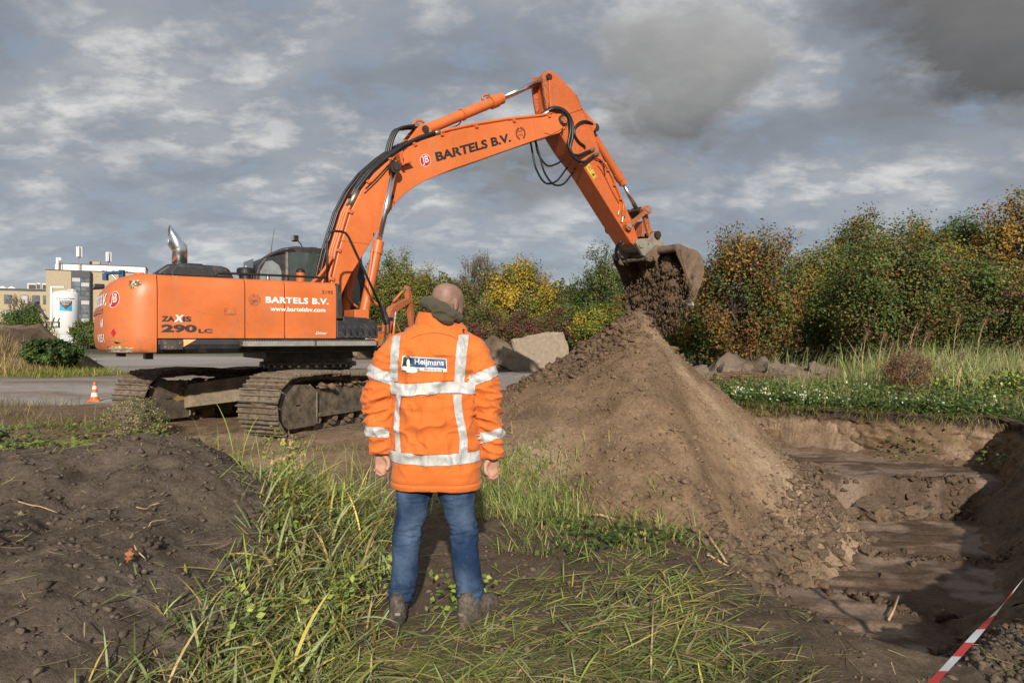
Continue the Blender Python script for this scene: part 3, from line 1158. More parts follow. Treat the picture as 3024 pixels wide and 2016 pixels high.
    for i in range(6):
        x = 0.02 + i * 0.095
        MB().tube([(x, -1.432, 1.49), (x + 0.05, -1.440, 1.42), (x + 0.075, -1.436, 1.32)], [0.008, 0.014, 0.010], 6).build('rib', 'plastic', tb, smooth=True)
        MB().cyl((x + 0.08, -1.428, 1.298), (x + 0.08, -1.440, 1.298), 0.008, 8).build('bolt', 'steel', tb)

    # ---- engine hood, exhaust, air cleaner
    hd = MB().prism([(-2.37, 2.09), (-2.34, 2.17), (-2.22, 2.262), (-2.05, 2.285), (-1.55, 2.275), (-1.45, 2.25), (-1.37, 2.09)], -1.10, 0.85).build('engine_hood', 'plastic', ex, bevel=0.045, seg=3)
    MB().prism([(-2.18, 2.115), (-2.17, 2.19), (-2.12, 2.225), (-1.55, 2.22), (-1.48, 2.19), (-1.44, 2.115)], -1.115, -1.09).build('hood_panel', 'plastic', hd, bevel=0.01)
    MB().tube([(-1.93, -0.8, 2.28), (-1.93, -0.8, 2.31), (-1.75, -0.8, 2.31), (-1.73, -0.8, 2.28)], 0.008, 6).build('hood_handle', 'rubber', hd)
    r, x0, y0 = 0.10, -2.01, -0.62
    rings = [[], [], [], []]
    n = 32
    for k in range(n):
        a = 2 * math.pi * k / n
        dx, dy = r * math.cos(a), r * math.sin(a)
        rings[0].append((x0 + dx, y0 + dy, 2.25))
        zm = 2.535 + dx * 0.36
        rings[1].append((x0 + dx, y0 + dy, zm - 0.004))
        rings[2].append((x0 + dx - 0.002, y0 + dy, zm + 0.004))
        adv = (0.155 + dx * 0.985) / 0.7
        rings[3].append((x0 + dx - adv * 0.62, y0 + dy, zm + adv * 0.80))
    es = MB()
    es.rings(rings, cap=False)
    exs = es.build('exhaust_stack', 'chrome', ex, auto=25)
    exs.modifiers.new('wall', 'SOLIDIFY').thickness = 0.006
    MB().lathe([(0.125, 0.0), (0.125, 0.02), (0.105, 0.035)], 24, (x0, y0, 2.27)).build('exhaust_collar', 'dark_metal', exs, auto=30)
    ac = MB().lathe([(0.085, 0.0), (0.10, 0.02), (0.10, 0.13), (0.135, 0.14), (0.135, 0.20), (0.12, 0.225), (0.03, 0.24), (0.0, 0.24)], 28, (-1.06, -0.35, 2.11)).build('air_precleaner', 'rubber', ex, auto=30)
    MB().lathe([(0.112, 0.14), (0.112, 0.155)], 24, (-1.06, -0.35, 2.08)).cyl((-1.06, -0.35, 2.34), (-1.06, -0.35, 2.375), 0.012, 8).build('clamp_ring', 'steel', ac)
    fc = MB().cyl((-0.42, -0.95, 2.08), (-0.42, -0.95, 2.26), 0.062, 20).build('warning_beacon', 'orange', ex, auto=30)
    MB().lathe([(0.066, 0.0), (0.066, 0.03), (0.05, 0.055), (0.02, 0.07), (0.0, 0.07)], 20, (-0.42, -0.95, 2.255)).build('beacon_cap', 'rubber', fc, auto=30)
    MB().lathe([(0.05, 0.0), (0.05, 0.03), (0.03, 0.045), (0.03, 0.09), (0.0, 0.10)], 16, (-0.88, -0.9, 2.09)).build('filler_cap', 'steel', ex, auto=30)

    # ---- handrails and mirror
    yr = -1.28
    rail = spline([(-1.66, yr, 2.12), (-1.62, yr, 2.155), (-1.2, yr, 2.162), (-0.5, yr, 2.168), (-0.125, yr, 2.165)], 4)
    hr = MB().tube(rail, 0.017, 8).build('handrail', 'rubber', ex, smooth=True)
    MB().cyl((-1.20, yr, 2.09), (-1.20, yr, 2.165), 0.012).cyl((-0.70, yr, 2.09), (-0.70, yr, 2.165), 0.012).build('rail_post', 'rubber', hr)
    loop = [(-0.125, yr, 2.10), (-0.125, yr, 2.4), (-0.125, yr, 2.74), (-0.11, yr, 2.81), (-0.065, yr, 2.855), (0.0, yr, 2.868), (0.10, yr, 2.868), (0.155, yr, 2.85), (0.20, yr, 2.80), (0.45, yr, 2.30), (0.715, yr, 1.765)]
    MB().tube(loop, 0.019, 10).build('handrail', 'rubber', ex, smooth=True)
    mi = MB().prism([(0.69, 1.80), (0.735, 1.80), (0.80, 1.66), (0.835, 1.57), (0.82, 1.50), (0.785, 1.48), (0.745, 1.62)], yr - 0.08, yr + 0.06).build('side_mirror', 'plastic', ex, bevel=0.018)
    MB().tube(spline([(0.80, yr, 1.49), (0.795, yr, 1.35), (0.785, yr, 1.26), (0.72, yr, 1.14), (0.66, yr, 1.105), (0.55, yr, 1.105)], 5), 0.017, 8).build('mirror_arm', 'rubber', mi, smooth=True)
    MB().box((0.875, yr, 1.575), (0.075, 0.05, 0.06)).tube([(0.86, yr, 1.57), (0.86, yr, 1.37), (0.82, yr, 1.33)], 0.010, 6).build('mirror_clamp', 'rubber', mi)
    MB().box((0.80, yr, 1.31), (0.05, 0.045, 0.02)).build('clamp_plate', 'steel', mi)

    # ---- cab on the far side
    prof = [(-0.72, 1.25), (-0.72, 2.27), (-0.685, 2.46), (-0.57, 2.62), (-0.43, 2.675), (-0.38, 2.72), (-0.27, 2.80), (-0.05, 2.845), (0.9, 2.835), (1.12, 2.76), (1.22, 2.2), (1.2, 1.25)]
    cab = MB().prism(prof, 0.52, 1.42).build('cab', 'plastic', ex, bevel=0.03, seg=3)
    MB().prism([(-0.655, 2.1), (-0.645, 2.38), (-0.555, 2.55), (-0.45, 2.575), (-0.34, 2.5), (-0.30, 2.40), (-0.30, 2.1)], 0.508, 0.515).build('rear_side_window', 'glass_sky_tint', cab)
    MB().prism([(-0.17, 1.9), (-0.17, 2.74), (0.95, 2.74), (1.08, 2.2), (1.08, 1.9)], 0.508, 0.515).build('side_window', 'glass_dark', cab)
    MB().prism([(0.62, 2.25), (1.35, 2.25), (1.32, 2.6), (0.66, 2.6)], -0.725, -0.72, 'x').build('rear_window', 'glass_dark', cab)
    MB().prism([(-0.235, 1.9), (-0.235, 2.79), (-0.19, 2.79), (-0.19, 1.9)], 0.49, 0.52).build('cab_pillar', 'steel', cab)
    MB().box((0.40, 0.505, 2.60), (0.10, 0.004, 0.06)).build('window_sticker', 'coupler_steel', cab)
    wl = MB().box((-0.04, 0.62, 2.985), (0.09, 0.13, 0.10)).build('work_light', 'rubber', cab, bevel=0.012)
    MB().tube([(0.0, 0.62, 2.96), (0.06, 0.62, 2.90), (0.08, 0.62, 2.84)], 0.010, 6).build('light_bracket', 'rubber', wl)
    MB().box((-0.088, 0.62, 2.985), (0.006, 0.11, 0.08)).build('light_lens', 'lamp_glass', wl)
    MB().tube([(-0.46, 0.56, 2.68), (-0.44, 0.56, 2.85), (-0.40, 0.56, 3.12)], [0.009, 0.005, 0.003], 6).build('antenna', 'rubber', cab)
    MB().tube([(0.28, 0.8, 2.84), (0.28, 0.8, 2.875), (0.40, 0.8, 2.875), (0.40, 0.8, 2.84)], 0.009, 6).build('roof_rail', 'rubber', cab)
    MB().tube(spline([(-0.52, 0.53, 2.63), (-0.30, 0.47, 2.73), (-0.10, 0.46, 2.79)], 4), 0.012, 6).build('grab_bar', 'rubber', cab)

    # turntable frame under the deck
    MB().prism([(-0.86, 0.965), (-0.86, 1.085), (0.46, 1.085), (0.50, 0.965)], -0.74, 0.74).build('turntable_frame', 'dark_metal', ex, bevel=0.01)
    MB().box((-0.9, 0, 1.10), (2.9, 2.5, 0.05)).build('deck_floor', 'dark_metal', ex)

    # ---- boom
    boom_p = [(0.16, 1.80), (0.22, 2.02), (0.29, 2.25), (0.40, 2.72), (0.60, 3.37), (0.79, 3.75), (1.02, 4.06), (1.31, 4.34), (1.61, 4.58), (1.92, 4.765), (2.24, 4.91), (2.51, 5.02), (3.08, 5.225),
              (3.67, 5.41), (4.56, 5.65), (4.85, 5.76), (4.98, 5.80), (5.10, 5.79), (5.18, 5.72), (5.19, 5.62), (5.13, 5.53), (4.97, 5.40), (4.73, 5.31), (4.30, 5.13), (3.08, 4.58), (2.51, 4.33), (1.92, 4.03), (1.61, 3.81), (1.41, 3.60),
              (1.24, 3.35), (1.11, 3.16), (0.96, 2.90), (0.79, 2.62), (0.60, 2.32), (0.46, 2.02), (0.42, 1.78), (0.30, 1.70)]
    boom = MB().prism(boom_p, -0.30, 0.30).build('boom', 'orange', ex, bevel=0.012, seg=2, ang=50)
    # cover plates welded on the side, seams
    MB().prism([(4.58, 5.34), (4.62, 5.57), (4.86, 5.66), (5.0, 5.65), (5.05, 5.52), (4.95, 5.44), (4.74, 5.33)], -0.314, -0.30).build('pivot_plate', 'orange', boom, bevel=0.006)
    for a, b in (((0.42, 2.88), (0.93, 2.86)), ((2.52, 5.0), (2.62, 4.40)), ((4.33, 5.55), (4.40, 5.19))):
        MB().tube([(a[0], -0.300, a[1]), (b[0], -0.300, b[1])], 0.006, 6).build('weld_seam', 'orange_arm', boom)
    pin = MB()
    pin.cyl((5.05, -0.335, 5.67), (5.05, 0.335, 5.67), 0.105, 24)
    po = pin.build('pivot_boss', 'grime', boom, auto=30)
    MB().cyl((5.05, -0.365, 5.67), (5.05, -0.335, 5.67), 0.07, 20).build('pivot_pin', 'orange_dull', po, auto=30)
    MB().cyl((5.05, -0.372, 5.69), (5.05, -0.362, 5.69), 0.012, 8).cyl((5.025, -0.372, 5.65), (5.025, -0.362, 5.65), 0.012, 8).cyl((5.075, -0.372, 5.65), (5.075, -0.362, 5.65), 0.012, 8).build('pin_bolt', 'steel', po)
    # boom lettering and badge
    u = Vector((math.cos(R(21.0)), 0, math.sin(R(21.0))))
    w = Vector((-math.sin(R(14.0)), 0, math.cos(R(14.0))))
    place_text('boom_name', text_mesh('BARTELS B.V.', 1, 0.04), 'letter_black', boom, Vector((2.20, -0.3035, 4.425)), u, w, 1.72, 0.165)
    badge(boom, (1.975, -0.30, 4.415), u, w, 0.108, (0, -1, 0))
    wr = MB()
    for sd in (-1, 1):
        for i in range(11):
            a = R(-90 + sd * (18 + i * 14.0))
            c = Vector((4.02, -0.3035, 5.235)) + u * 0.105 * math.cos(a) + w * 0.105 * math.sin(a)
            for tl in (-1, 1):
                d = (u * math.cos(a + sd * R(90) + tl * 0.6) + w * math.sin(a + sd * R(90) + tl * 0.6)) * 0.036
                e = Vector((-d.z, 0, d.x)) * 0.24
                wr._add([c, c + d * 0.5 + e, c + d, c + d * 0.5 - e], [(0, 1, 2, 3)])
    wreath = wr.build('laurel_wreath', 'letter_black', boom)
    place_text('wreath_words', text_mesh('Sinds', 1, 0.0), 'letter_black', wreath, Vector((3.95, -0.3035, 5.235)), u, w, 0.125, 0.050)
    place_text('wreath_words', text_mesh('1952', 1, 0.0), 'letter_black', wreath, Vector((3.975, -0.3035, 5.165)), u, w, 0.105, 0.045)
    # work lamp bracket on the boom flank
    br = MB().prism([(1.40, 4.42), (1.47, 4.48), (1.47, 4.30), (1.50, 4.24), (1.46, 4.22), (1.43, 4.27)], -0.47, -0.30).build('lamp_bracket', 'orange_arm', boom, bevel=0.005)
    MB().prism([(1.44, 4.26), (1.66, 4.335), (1.665, 4.32), (1.45, 4.235)], -0.44, -0.30).build('bracket_plate', 'orange_arm', br)
    MB().tube(spline([(1.30, -0.33, 4.33), (1.36, -0.40, 4.28), (1.44, -0.42, 4.30), (1.48, -0.36, 4.22)], 5), 0.008, 6).build('bracket_cable', 'rubber', br)
    # grease stains
    for (x, z, rr_, sd) in ((1.34, 3.72, 0.10, 21), (1.005, 3.02, 0.05, 22), (5.05, 5.47, 0.10, 23), (1.38, 3.60, 0.05, 24)):
        me = blob_mesh(18, rr_, sd, 0.8, 0.45, 1.0)
        for v in me.vertices:
            v.co = Vector((x + v.co.x, -0.3025, z + v.co.y))
        minst('grease_stain', me, 'grime', boom)

    # rigid pipes and hoses over the boom back
    def back(t):
        return lerp_keys([(i / 15, p[0], p[1]) for i, p in enumerate(boom_p[1:17])], t)
    def path(t0, t1, off, y, n=26):
        out = []
        for i in range(n):
            t = t0 + (t1 - t0) * i / (n - 1)
            a = back(max(0, t - 0.03))
            b = back(min(1, t + 0.03))
            d = Vector((b[0] - a[0], 0, b[1] - a[1])).normalized()
            c = back(t)
            out.append(Vector((c[0], y, c[1])) + Vector((-d.z, 0, d.x)) * off)
        return out
    for y, o, r_, t0, t1 in ((-0.27, 0.045, 0.028, 0.02, 0.24), (-0.16, 0.055, 0.026, 0.02, 0.24), (-0.02, 0.05, 0.024, 0.02, 0.26), (0.12, 0.06, 0.026, 0.02, 0.30), (0.24, 0.05, 0.022, 0.02, 0.30)):
        MB().tube(path(t0, t1, o, y), r_, 8).build('pipe', 'orange', boom, smooth=True)
    for y, o, r_, t0, t1 in ((-0.24, 0.05, 0.026, 0.62, 0.93), (-0.10, 0.055, 0.024, 0.62, 0.93), (0.08, 0.05, 0.022, 0.62, 0.95)):
        MB().tube(path(t0, t1, o, y), r_, 8).build('pipe', 'orange', boom, smooth=True)
    for y, o, r_, t0, t1 in ((-0.27, 0.055, 0.040, 0.235, 0.60), (-0.16, 0.075, 0.034, 0.235, 0.58), (0.05, 0.10, 0.024, 0.05, 0.52), (0.20, 0.115, 0.022, 0.03, 0.50), (0.27, 0.10, 0.018, 0.02, 0.62)):
        MB().tube(path(t0, t1, o, y), r_, 8).build('hose', 'rubber', boom, smooth=True)
    for y, t, rr_ in ((-0.27, 0.235, 0.045), (-0.27, 0.60, 0.043), (-0.16, 0.235, 0.038), (-0.16, 0.58, 0.038)):
        q = path(t - 0.015, t + 0.02, 0.05, y, 3)
        MB().tube(q, rr_, 10).build('hose_fitting', 'fitting', boom, smooth=True)
    for t in (0.06, 0.13, 0.20, 0.30, 0.40, 0.50, 0.62, 0.72, 0.82, 0.90):
        a = path(t, t + 0.012, 0.02, 0.0, 2)
        d = (a[1] - a[0]).normalized()
        rot = Matrix(((d.x, 0, -d.z), (0, 1, 0), (d.z, 0, d.x)))
        MB().box(a[0], (0.05, 0.60, 0.035), rot).box(a[0] + Vector((0, -0.315, 0)) - Vector((-d.z, 0, d.x)) * 0.03, (0.06, 0.035, 0.05), rot).build('pipe_clamp', 'orange_arm', boom, bevel=0.004)
    # thin cables on the flank
    MB().tube(spline([(0.86, -0.31, 3.78), (1.05, -0.315, 3.98), (1.28, -0.315, 4.25), (1.46, -0.315, 4.46), (1.62, -0.31, 4.60)], 6), 0.009, 6).tube(spline([(0.84, -0.31, 3.70), (1.12, -0.315, 4.0), (1.40, -0.315, 4.36), (1.56, -0.31, 4.54)], 6), 0.008, 6).build('cable', 'rubber', boom, smooth=True)
    # swung pipes at the boom foot
    for i, y in enumerate((-0.55, -0.45, -0.36, 0.38)):
        MB().tube(spline([(-0.35 + 0.1 * i, y, 2.03), (-0.15 + 0.09 * i, y, 2.12 + 0.02 * i), (0.08 + 0.05 * i, y * 0.75, 2.32), (0.28, y * 0.62, 2.60)], 6), 0.024, 8).build('pipe', 'orange', boom, smooth=True)

    # ---- boom cylinders
    for y in (-0.46, 0.46):
        bc = MB().cyl((0.72, y, 1.45), (1.015, y, 2.83), 0.085, 24).build('boom_cylinder', 'orange', ex, auto=30)
        MB().tube([(0.985, y, 2.69), (1.0, y, 2.76), (1.0, y, 2.76), (1.03, y, 2.90)], [0.102, 0.102, 0.092, 0.092], 24).build('cylinder_head', 'orange', bc, auto=30)
        MB().cyl((1.02, y, 2.85), (1.315, y, 4.16), 0.048, 20).build('piston_rod', 'chrome', bc, smooth=False).data.shade_smooth()
        MB().cyl((1.315, y - 0.06, 4.16), (1.315, y + 0.06, 4.16), 0.095, 24).build('rod_eye', 'grime', bc, auto=30)
        MB().cyl((1.315, y - 0.085, 4.16), (1.315, y - 0.06, 4.16), 0.05, 16).build('rod_pin', 'dark_metal', bc, auto=30)
        MB().tube(spline([(0.98, y - 0.02, 2.78), (0.90, y - 0.06, 2.76), (0.86, y - 0.07, 2.5), (0.80, y - 0.08, 2.05), (0.86, y - 0.10, 1.92), (0.98, y - 0.08, 1.83), (1.0, y, 1.80)], 6), 0.020, 8).build('cylinder_pipe', 'orange', bc, smooth=True)
    MB().box((0.70, 0, 1.62), (0.25, 1.1, 0.25)).build('cylinder_mount', 'orange', ex, bevel=0.01)

    # ---- arm cylinder on top of the boom
    lug = MB().prism([(1.60, 4.62), (1.86, 4.98), (1.95, 5.08), (2.08, 5.10), (2.15, 5.02), (2.20, 4.86)], -0.19, -0.13).prism([(1.60, 4.62), (1.86, 4.98), (1.95, 5.08), (2.08, 5.10), (2.15, 5.02), (2.20, 4.86)], 0.13, 0.19).build('cylinder_lug', 'orange', boom, bevel=0.006)
    MB().cyl((2.03, -0.21, 5.0), (2.03, 0.21, 5.0), 0.068, 20).build('lug_pin', 'grime', lug, auto=30)
    ac2 = MB().cyl((2.03, 0, 5.0), (3.62, 0, 5.865), 0.098, 24).build('arm_cylinder', 'orange', ex, auto=30)
    d = Vector((0.878, 0, 0.478))
    p0 = Vector((2.03, 0, 5.0))
    MB().tube([p0 + d * 1.70, p0 + d * 1.86, p0 + d * 1.86, p0 + d * 2.0], [0.125, 0.125, 0.108, 0.108], 24).build('cylinder_head', 'orange', ac2, auto=30)
    MB().tube([p0 + d * 0.97, p0 + d * 1.01], 0.112, 24).build('cylinder_band', 'orange_arm', ac2, auto=30)
    MB().tube([p0 + d * 1.95, Vector((4.74, 0, 6.50))], 0.060, 20).build('piston_rod', 'chrome', ac2).data.shade_smooth()
    MB().cyl((4.75, -0.14, 6.505), (4.75, 0.14, 6.505), 0.10, 20).build('rod_eye', 'orange_dull', ac2, auto=30)
    q = Vector((-0.478, 0, 0.878))
    MB().tube(spline([p0 + d * 0.15 + q * 0.13, p0 + d * 0.05 + q * 0.2, p0 - d * 0.15 + q * 0.14], 5), 0.025, 8).tube(spline([p0 + d * 1.55 + q * 0.11, p0 + d * 1.60 + q * 0.17, p0 + d * 1.75 + q * 0.15], 5), 0.022, 8).build('cylinder_port', 'orange_arm', ac2, smooth=True)
    MB().tube(spline([p0 + d * 0.9 - q * 0.10, p0 + d * 0.8 - q * 0.14, p0 + d * 0.5 - q * 0.13], 5), 0.012, 6).build('cylinder_hose', 'rubber', ac2, smooth=True)
    for y in (-0.10, 0.0, 0.09):
        MB().tube(spline([(1.40, y, 4.52), (1.44, y, 4.72), (1.55, y, 4.95 + 0.1 * y), (1.74, y, 5.03), (1.93, y, 5.08)], 6), 0.026, 8).build('hose', 'rubber', boom, smooth=True)
        MB().tube([(1.86, y, 5.065), (1.96, y, 5.085)], 0.034, 10).build('hose_fitting', 'fitting', boom)

    # ---- arm
    arm_p = [(4.74, 6.60), (4.82, 6.63), (4.90, 6.62), (5.42, 6.32), (5.58, 6.07), (5.97, 5.80), (6.00, 5.72), (5.92, 5.60), (6.08, 5.23), (6.42, 4.77), (6.77, 4.22), (7.0, 3.87), (7.20, 3.48), (7.22, 3.38), (7.13, 3.30),
             (6.99, 3.36), (6.37, 4.03), (5.66, 4.81), (5.31, 5.10), (5.02, 5.42), (4.80, 5.80), (4.76, 6.2)]
    arm = MB().prism(arm_p, -0.25, 0.25).build('arm', 'orange_arm', ex, bevel=0.012, seg=2, ang=40)
    MB().prism([(4.62, 6.50), (4.66, 6.60), (4.76, 6.645), (4.86, 6.62), (4.90, 6.48), (4.80, 6.0), (4.74, 5.86), (4.68, 6.1)], -0.21, -0.15).prism([(4.62, 6.50), (4.66, 6.60), (4.76, 6.645), (4.86, 6.62), (4.90, 6.48), (4.80, 6.0), (4.74, 5.86), (4.68, 6.1)], 0.15, 0.21).build('arm_lug', 'orange_dull', arm, bevel=0.008)
    MB().cyl((4.76, -0.262, 6.505), (4.76, 0.262, 6.505), 0.062, 20).build('lug_pin', 'grime', arm, auto=30)
    for sp_ in ([(4.93, -0.254, 6.60), (4.84, -0.254, 6.2), (4.86, -0.254, 5.86)], [(5.10, -0.254, 5.80), (5.62, -0.254, 6.02)], [(5.45, -0.254, 6.28), (5.60, -0.254, 6.02), (5.88, -0.254, 5.62)]):
        MB().tube(sp_, 0.009, 6).build('weld_seam', 'orange_dull', arm)
    MB().prism([(5.05, 5.80), (5.20, 5.66), (5.36, 5.32), (5.42, 5.02), (5.30, 5.12), (5.06, 5.44), (5.0, 5.56)], -0.262, -0.25).build('pivot_plate', 'orange_arm', arm, bevel=0.004)
    st = MB().box((0, 0, 0), (0.125, 0.004, 0.30), None)
    d2 = Vector((0.66, 0, -0.75)).normalized()
    rot = Matrix(((d2.z, 0, d2.x), (0, 1, 0), (-d2.x, 0, d2.z))).transposed()
    st = MB().box(Vector((5.85, -0.2525, 4.76)), (0.13, 0.004, 0.32), Matrix.Rotation(math.atan2(d2.x, d2.z), 3, 'Y'))
    sto = st.build('warning_sticker', 'sticker_yellow', arm)
    e2 = Vector((-d2.z, 0, d2.x))
    c0 = Vector((5.81, -0.2555, 4.82))
    tri = MB()
    for a, b in ((0, 1), (1, 2), (2, 0)):
        pts = [c0 - d2 * 0.055, c0 + d2 * 0.035 + e2 * 0.045, c0 + d2 * 0.035 - e2 * 0.045]
        tri.tube([pts[a], pts[b]], 0.005, 4)
    c1 = c0 + d2 * 0.15
    tri.tube([c1 + e2 * 0.03, c1 - e2 * 0.01 + d2 * 0.02, c1 - e2 * 0.03 - d2 * 0.02], 0.010, 4).tube([c1 + d2 * 0.03, c1 - d2 * 0.03], 0.008, 4).tube([c0 - d2 * 0.02, c0 + d2 * 0.015], 0.005, 4)
    tri.build('warning_symbols', 'letter_black', sto)
    # pipes along the arm
    MB().tube(spline([(6.02, -0.265, 4.92), (6.18, -0.27, 4.77), (6.45, -0.27, 4.40), (6.62, -0.27, 4.20), (6.63, -0.27, 4.12), (6.62, -0.27, 4.02)], 6), 0.018, 8).tube(spline([(6.22, -0.265, 5.0), (6.42, -0.27, 4.72), (6.66, -0.27, 4.32), (6.74, -0.27, 4.20), (6.73, -0.27, 4.02)], 6), 0.024, 8).build('pipe', 'orange_arm', arm, smooth=True)
    MB().box((6.74, -0.275, 3.96), (0.09, 0.05, 0.12)).build('valve_block', 'orange_dull', arm, bevel=0.01)
    MB().cyl((6.72, -0.275, 3.90), (6.70, -0.275, 3.78), 0.024, 10).cyl((6.61, -0.27, 4.02), (6.59, -0.27, 3.93), 0.018, 10).build('coupling', 'fitting', arm)
    for (x, z) in ((6.10, 5.02), (6.30, 4.84), (6.48, 4.55), (6.66, 4.27)):
        MB().box((x, -0.27, z), (0.06, 0.05, 0.04)).build('pipe_clamp', 'orange_dull', arm, bevel=0.004)
    MB().cyl((6.85, -0.275, 3.71), (6.85, 0.275, 3.71), 0.105, 24).build('link_boss', 'orange_dull', arm, auto=30)
    # hoses looping from boom tip to the arm
    hs = [[(4.62, -0.20, 5.72), (4.80, -0.30, 5.86), (5.02, -0.36, 5.84), (5.17, -0.37, 5.70), (5.21, -0.36, 5.48), (5.16, -0.35, 5.20), (5.26, -0.35, 5.02), (5.45, -0.34, 5.02), (5.66, -0.31, 5.12), (5.80, -0.29, 5.18)],
          [(4.62, -0.12, 5.74), (4.84, -0.26, 5.90), (5.08, -0.34, 5.86), (5.25, -0.36, 5.66), (5.26, -0.36, 5.36), (5.20, -0.36, 5.10), (5.34, -0.36, 4.92), (5.58, -0.34, 4.90), (5.78, -0.31, 5.02), (5.90, -0.29, 5.10)],
          [(6.02, -0.12, 5.72), (5.86, -0.26, 5.76), (5.62, -0.30, 5.76), (5.42, -0.30, 5.64), (5.36, -0.30, 5.46), (5.48, -0.29, 5.32), (5.62, -0.285, 5.26), (5.66, -0.28, 5.22)],
          [(5.9, -0.29, 5.04), (6.05, -0.30, 5.02), (6.16, -0.30, 4.92), (6.18, -0.29, 4.80), (6.20, -0.28, 4.72)]]
    for i, p in enumerate(hs):
        MB().tube(spline(p, 7), (0.032, 0.032, 0.024, 0.014)[i], 8).build('hose', 'rubber', arm, smooth=True)
    for (a, b) in (((5.78, -0.29, 5.17), (5.90, -0.285, 5.24)), ((5.88, -0.29, 5.09), (6.02, -0.285, 5.17)), ((4.60, -0.20, 5.71), (4.72, -0.26, 5.80))):
        MB().cyl(a, b, 0.036, 10).build('hose_fitting', 'fitting', arm)
    for i, p in enumerate(([(4.50, 0.05, 5.28), (4.55, 0.02, 4.95), (4.62, 0.0, 4.68), (4.85, 0.02, 4.45), (5.15, 0.05, 4.52), (5.42, 0.1, 4.78), (5.56, 0.1, 4.98)], [(4.52, -0.08, 5.28), (4.64, -0.10, 4.90), (4.75, -0.1, 4.62), (4.98, -0.08, 4.42), (5.26, -0.05, 4.46), (5.52, 0, 4.70), (5.66, 0, 4.90)], [(4.70, 0.15, 5.30), (4.78, 0.15, 5.05), (5.0, 0.15, 4.85), (5.25, 0.15, 4.92), (5.45, 0.15, 5.06)])):
        MB().tube(spline(p, 7), 0.020, 8).build('hose', 'rubber', arm, smooth=True)

    # ---- bucket cylinder and linkage
    bk = MB().cyl((6.02, 0, 5.72), (6.92, 0, 4.78), 0.085, 22).build('bucket_cylinder', 'orange_arm', ex, auto=30)
    MB().tube([(6.80, 0, 4.90), (6.92, 0, 4.78), (6.92, 0, 4.78), (7.0, 0, 4.69)], [0.105, 0.105, 0.09, 0.09], 22).build('cylinder_head', 'orange_arm', bk, auto=30)
    MB().cyl((6.98, 0, 4.71), (7.40, 0, 4.18), 0.050, 18).build('piston_rod', 'chrome', bk).data.shade_smooth()
    MB().cyl((6.02, -0.22, 5.72), (6.02, 0.22, 5.72), 0.085, 18).build('cylinder_pin', 'grime', bk, auto=30)
    for y in (-0.31, 0.31):
        il = MB().tube([(6.85, y, 3.71), (7.42, y, 4.11)], 0.05, 4).cyl((7.42, y - 0.035, 4.11), (7.42, y + 0.035, 4.11), 0.105, 20).cyl((6.85, y - 0.035, 3.71), (6.85, y + 0.035, 3.71), 0.095, 20).build('idler_link', 'orange_dull', ex, auto=40)
        MB().cyl((7.42, y - 0.055, 4.11), (7.42, y + 0.055, 4.11), 0.055, 16).cyl((6.85, y - 0.06, 3.71), (6.85, y + 0.06, 3.71), 0.052, 16).build('link_pin', 'coupler_steel', il, auto=30)
    MB().prism([(7.34, 4.16), (7.46, 4.20), (7.52, 4.08), (7.62, 3.78), (7.76, 3.58), (7.66, 3.50), (7.56, 3.56), (7.48, 3.80)], -0.22, -0.15).prism([(7.34, 4.16), (7.46, 4.20), (7.52, 4.08), (7.62, 3.78), (7.76, 3.58), (7.66, 3.50), (7.56, 3.56), (7.48, 3.80)], 0.15, 0.22).prism([(7.50, 3.55), (7.52, 3.9), (7.44, 3.9), (7.42, 3.55)], -0.15, 0.15).build('bucket_link', 'orange_dull', ex, bevel=0.008)
    MB().prism([(7.28, 4.12), (7.40, 4.22), (7.46, 4.10), (7.42, 3.98)], -0.15, 0.15).build('rod_end_block', 'grime', ex, bevel=0.01)

    # ---- quick coupler and bucket
    cpl_p = [(7.06, 3.36), (7.10, 3.43), (7.19, 3.46), (7.46, 3.49), (7.58, 3.62), (7.68, 3.67), (7.78, 3.65), (7.86, 3.52), (7.96, 3.36), (7.88, 3.26), (7.5, 3.22), (7.36, 3.08), (7.26, 3.10)]
    cpl = MB().prism(cpl_p, -0.34, -0.27).prism(cpl_p, 0.27, 0.34).box((7.5, 0, 3.28), (0.5, 0.54, 0.12)).build('quick_coupler', 'coupler_steel', ex, bevel=0.01)
    MB().cyl((7.20, -0.37, 3.33), (7.20, 0.37, 3.33), 0.075, 20).build('bucket_pin', 'coupler_steel', cpl, auto=30)
    MB().cyl((7.68, -0.40, 3.58), (7.68, 0.37, 3.58), 0.085, 20).build('link_end_pin', 'grime', cpl, auto=30)
    MB().cyl((7.86, -0.36, 3.33), (7.86, -0.33, 3.33), 0.035, 12).cyl((7.42, -0.355, 3.36), (7.42, -0.33, 3.36), 0.022, 10).build('coupler_bolt', 'steel', cpl, auto=30)
    place_text('paint_mark', text_mesh('18', 1, 0.01), 'badge_red', cpl, Vector((7.46, -0.342, 3.40)), (1, 0, 0.2), NZ, 0.10, 0.07)
    MB().tube(spline([(7.04, 0.0, 3.48), (6.93, 0.05, 3.40), (6.93, 0.15, 3.28), (7.02, 0.25, 3.14), (7.12, 0.3, 3.05)], 5), 0.035, 8).tube(spline([(7.02, -0.05, 3.42), (6.95, 0.0, 3.30), (7.05, 0.05, 3.12), (7.18, 0.1, 3.02)], 5), 0.02, 8).build('coupler_hose', 'rubber', cpl, smooth=True)

    bp = [(7.58, 3.20), (7.60, 3.29), (7.69, 3.32), (8.0, 3.235), (8.12, 3.232), (8.25, 3.20), (8.37, 3.13), (8.45, 3.03), (8.485, 2.90), (8.475, 2.75), (8.44, 2.58), (8.37, 2.43), (8.25, 2.24), (8.14, 2.04), (8.05, 2.19), (7.90, 2.61), (7.77, 2.86), (7.63, 3.06)]
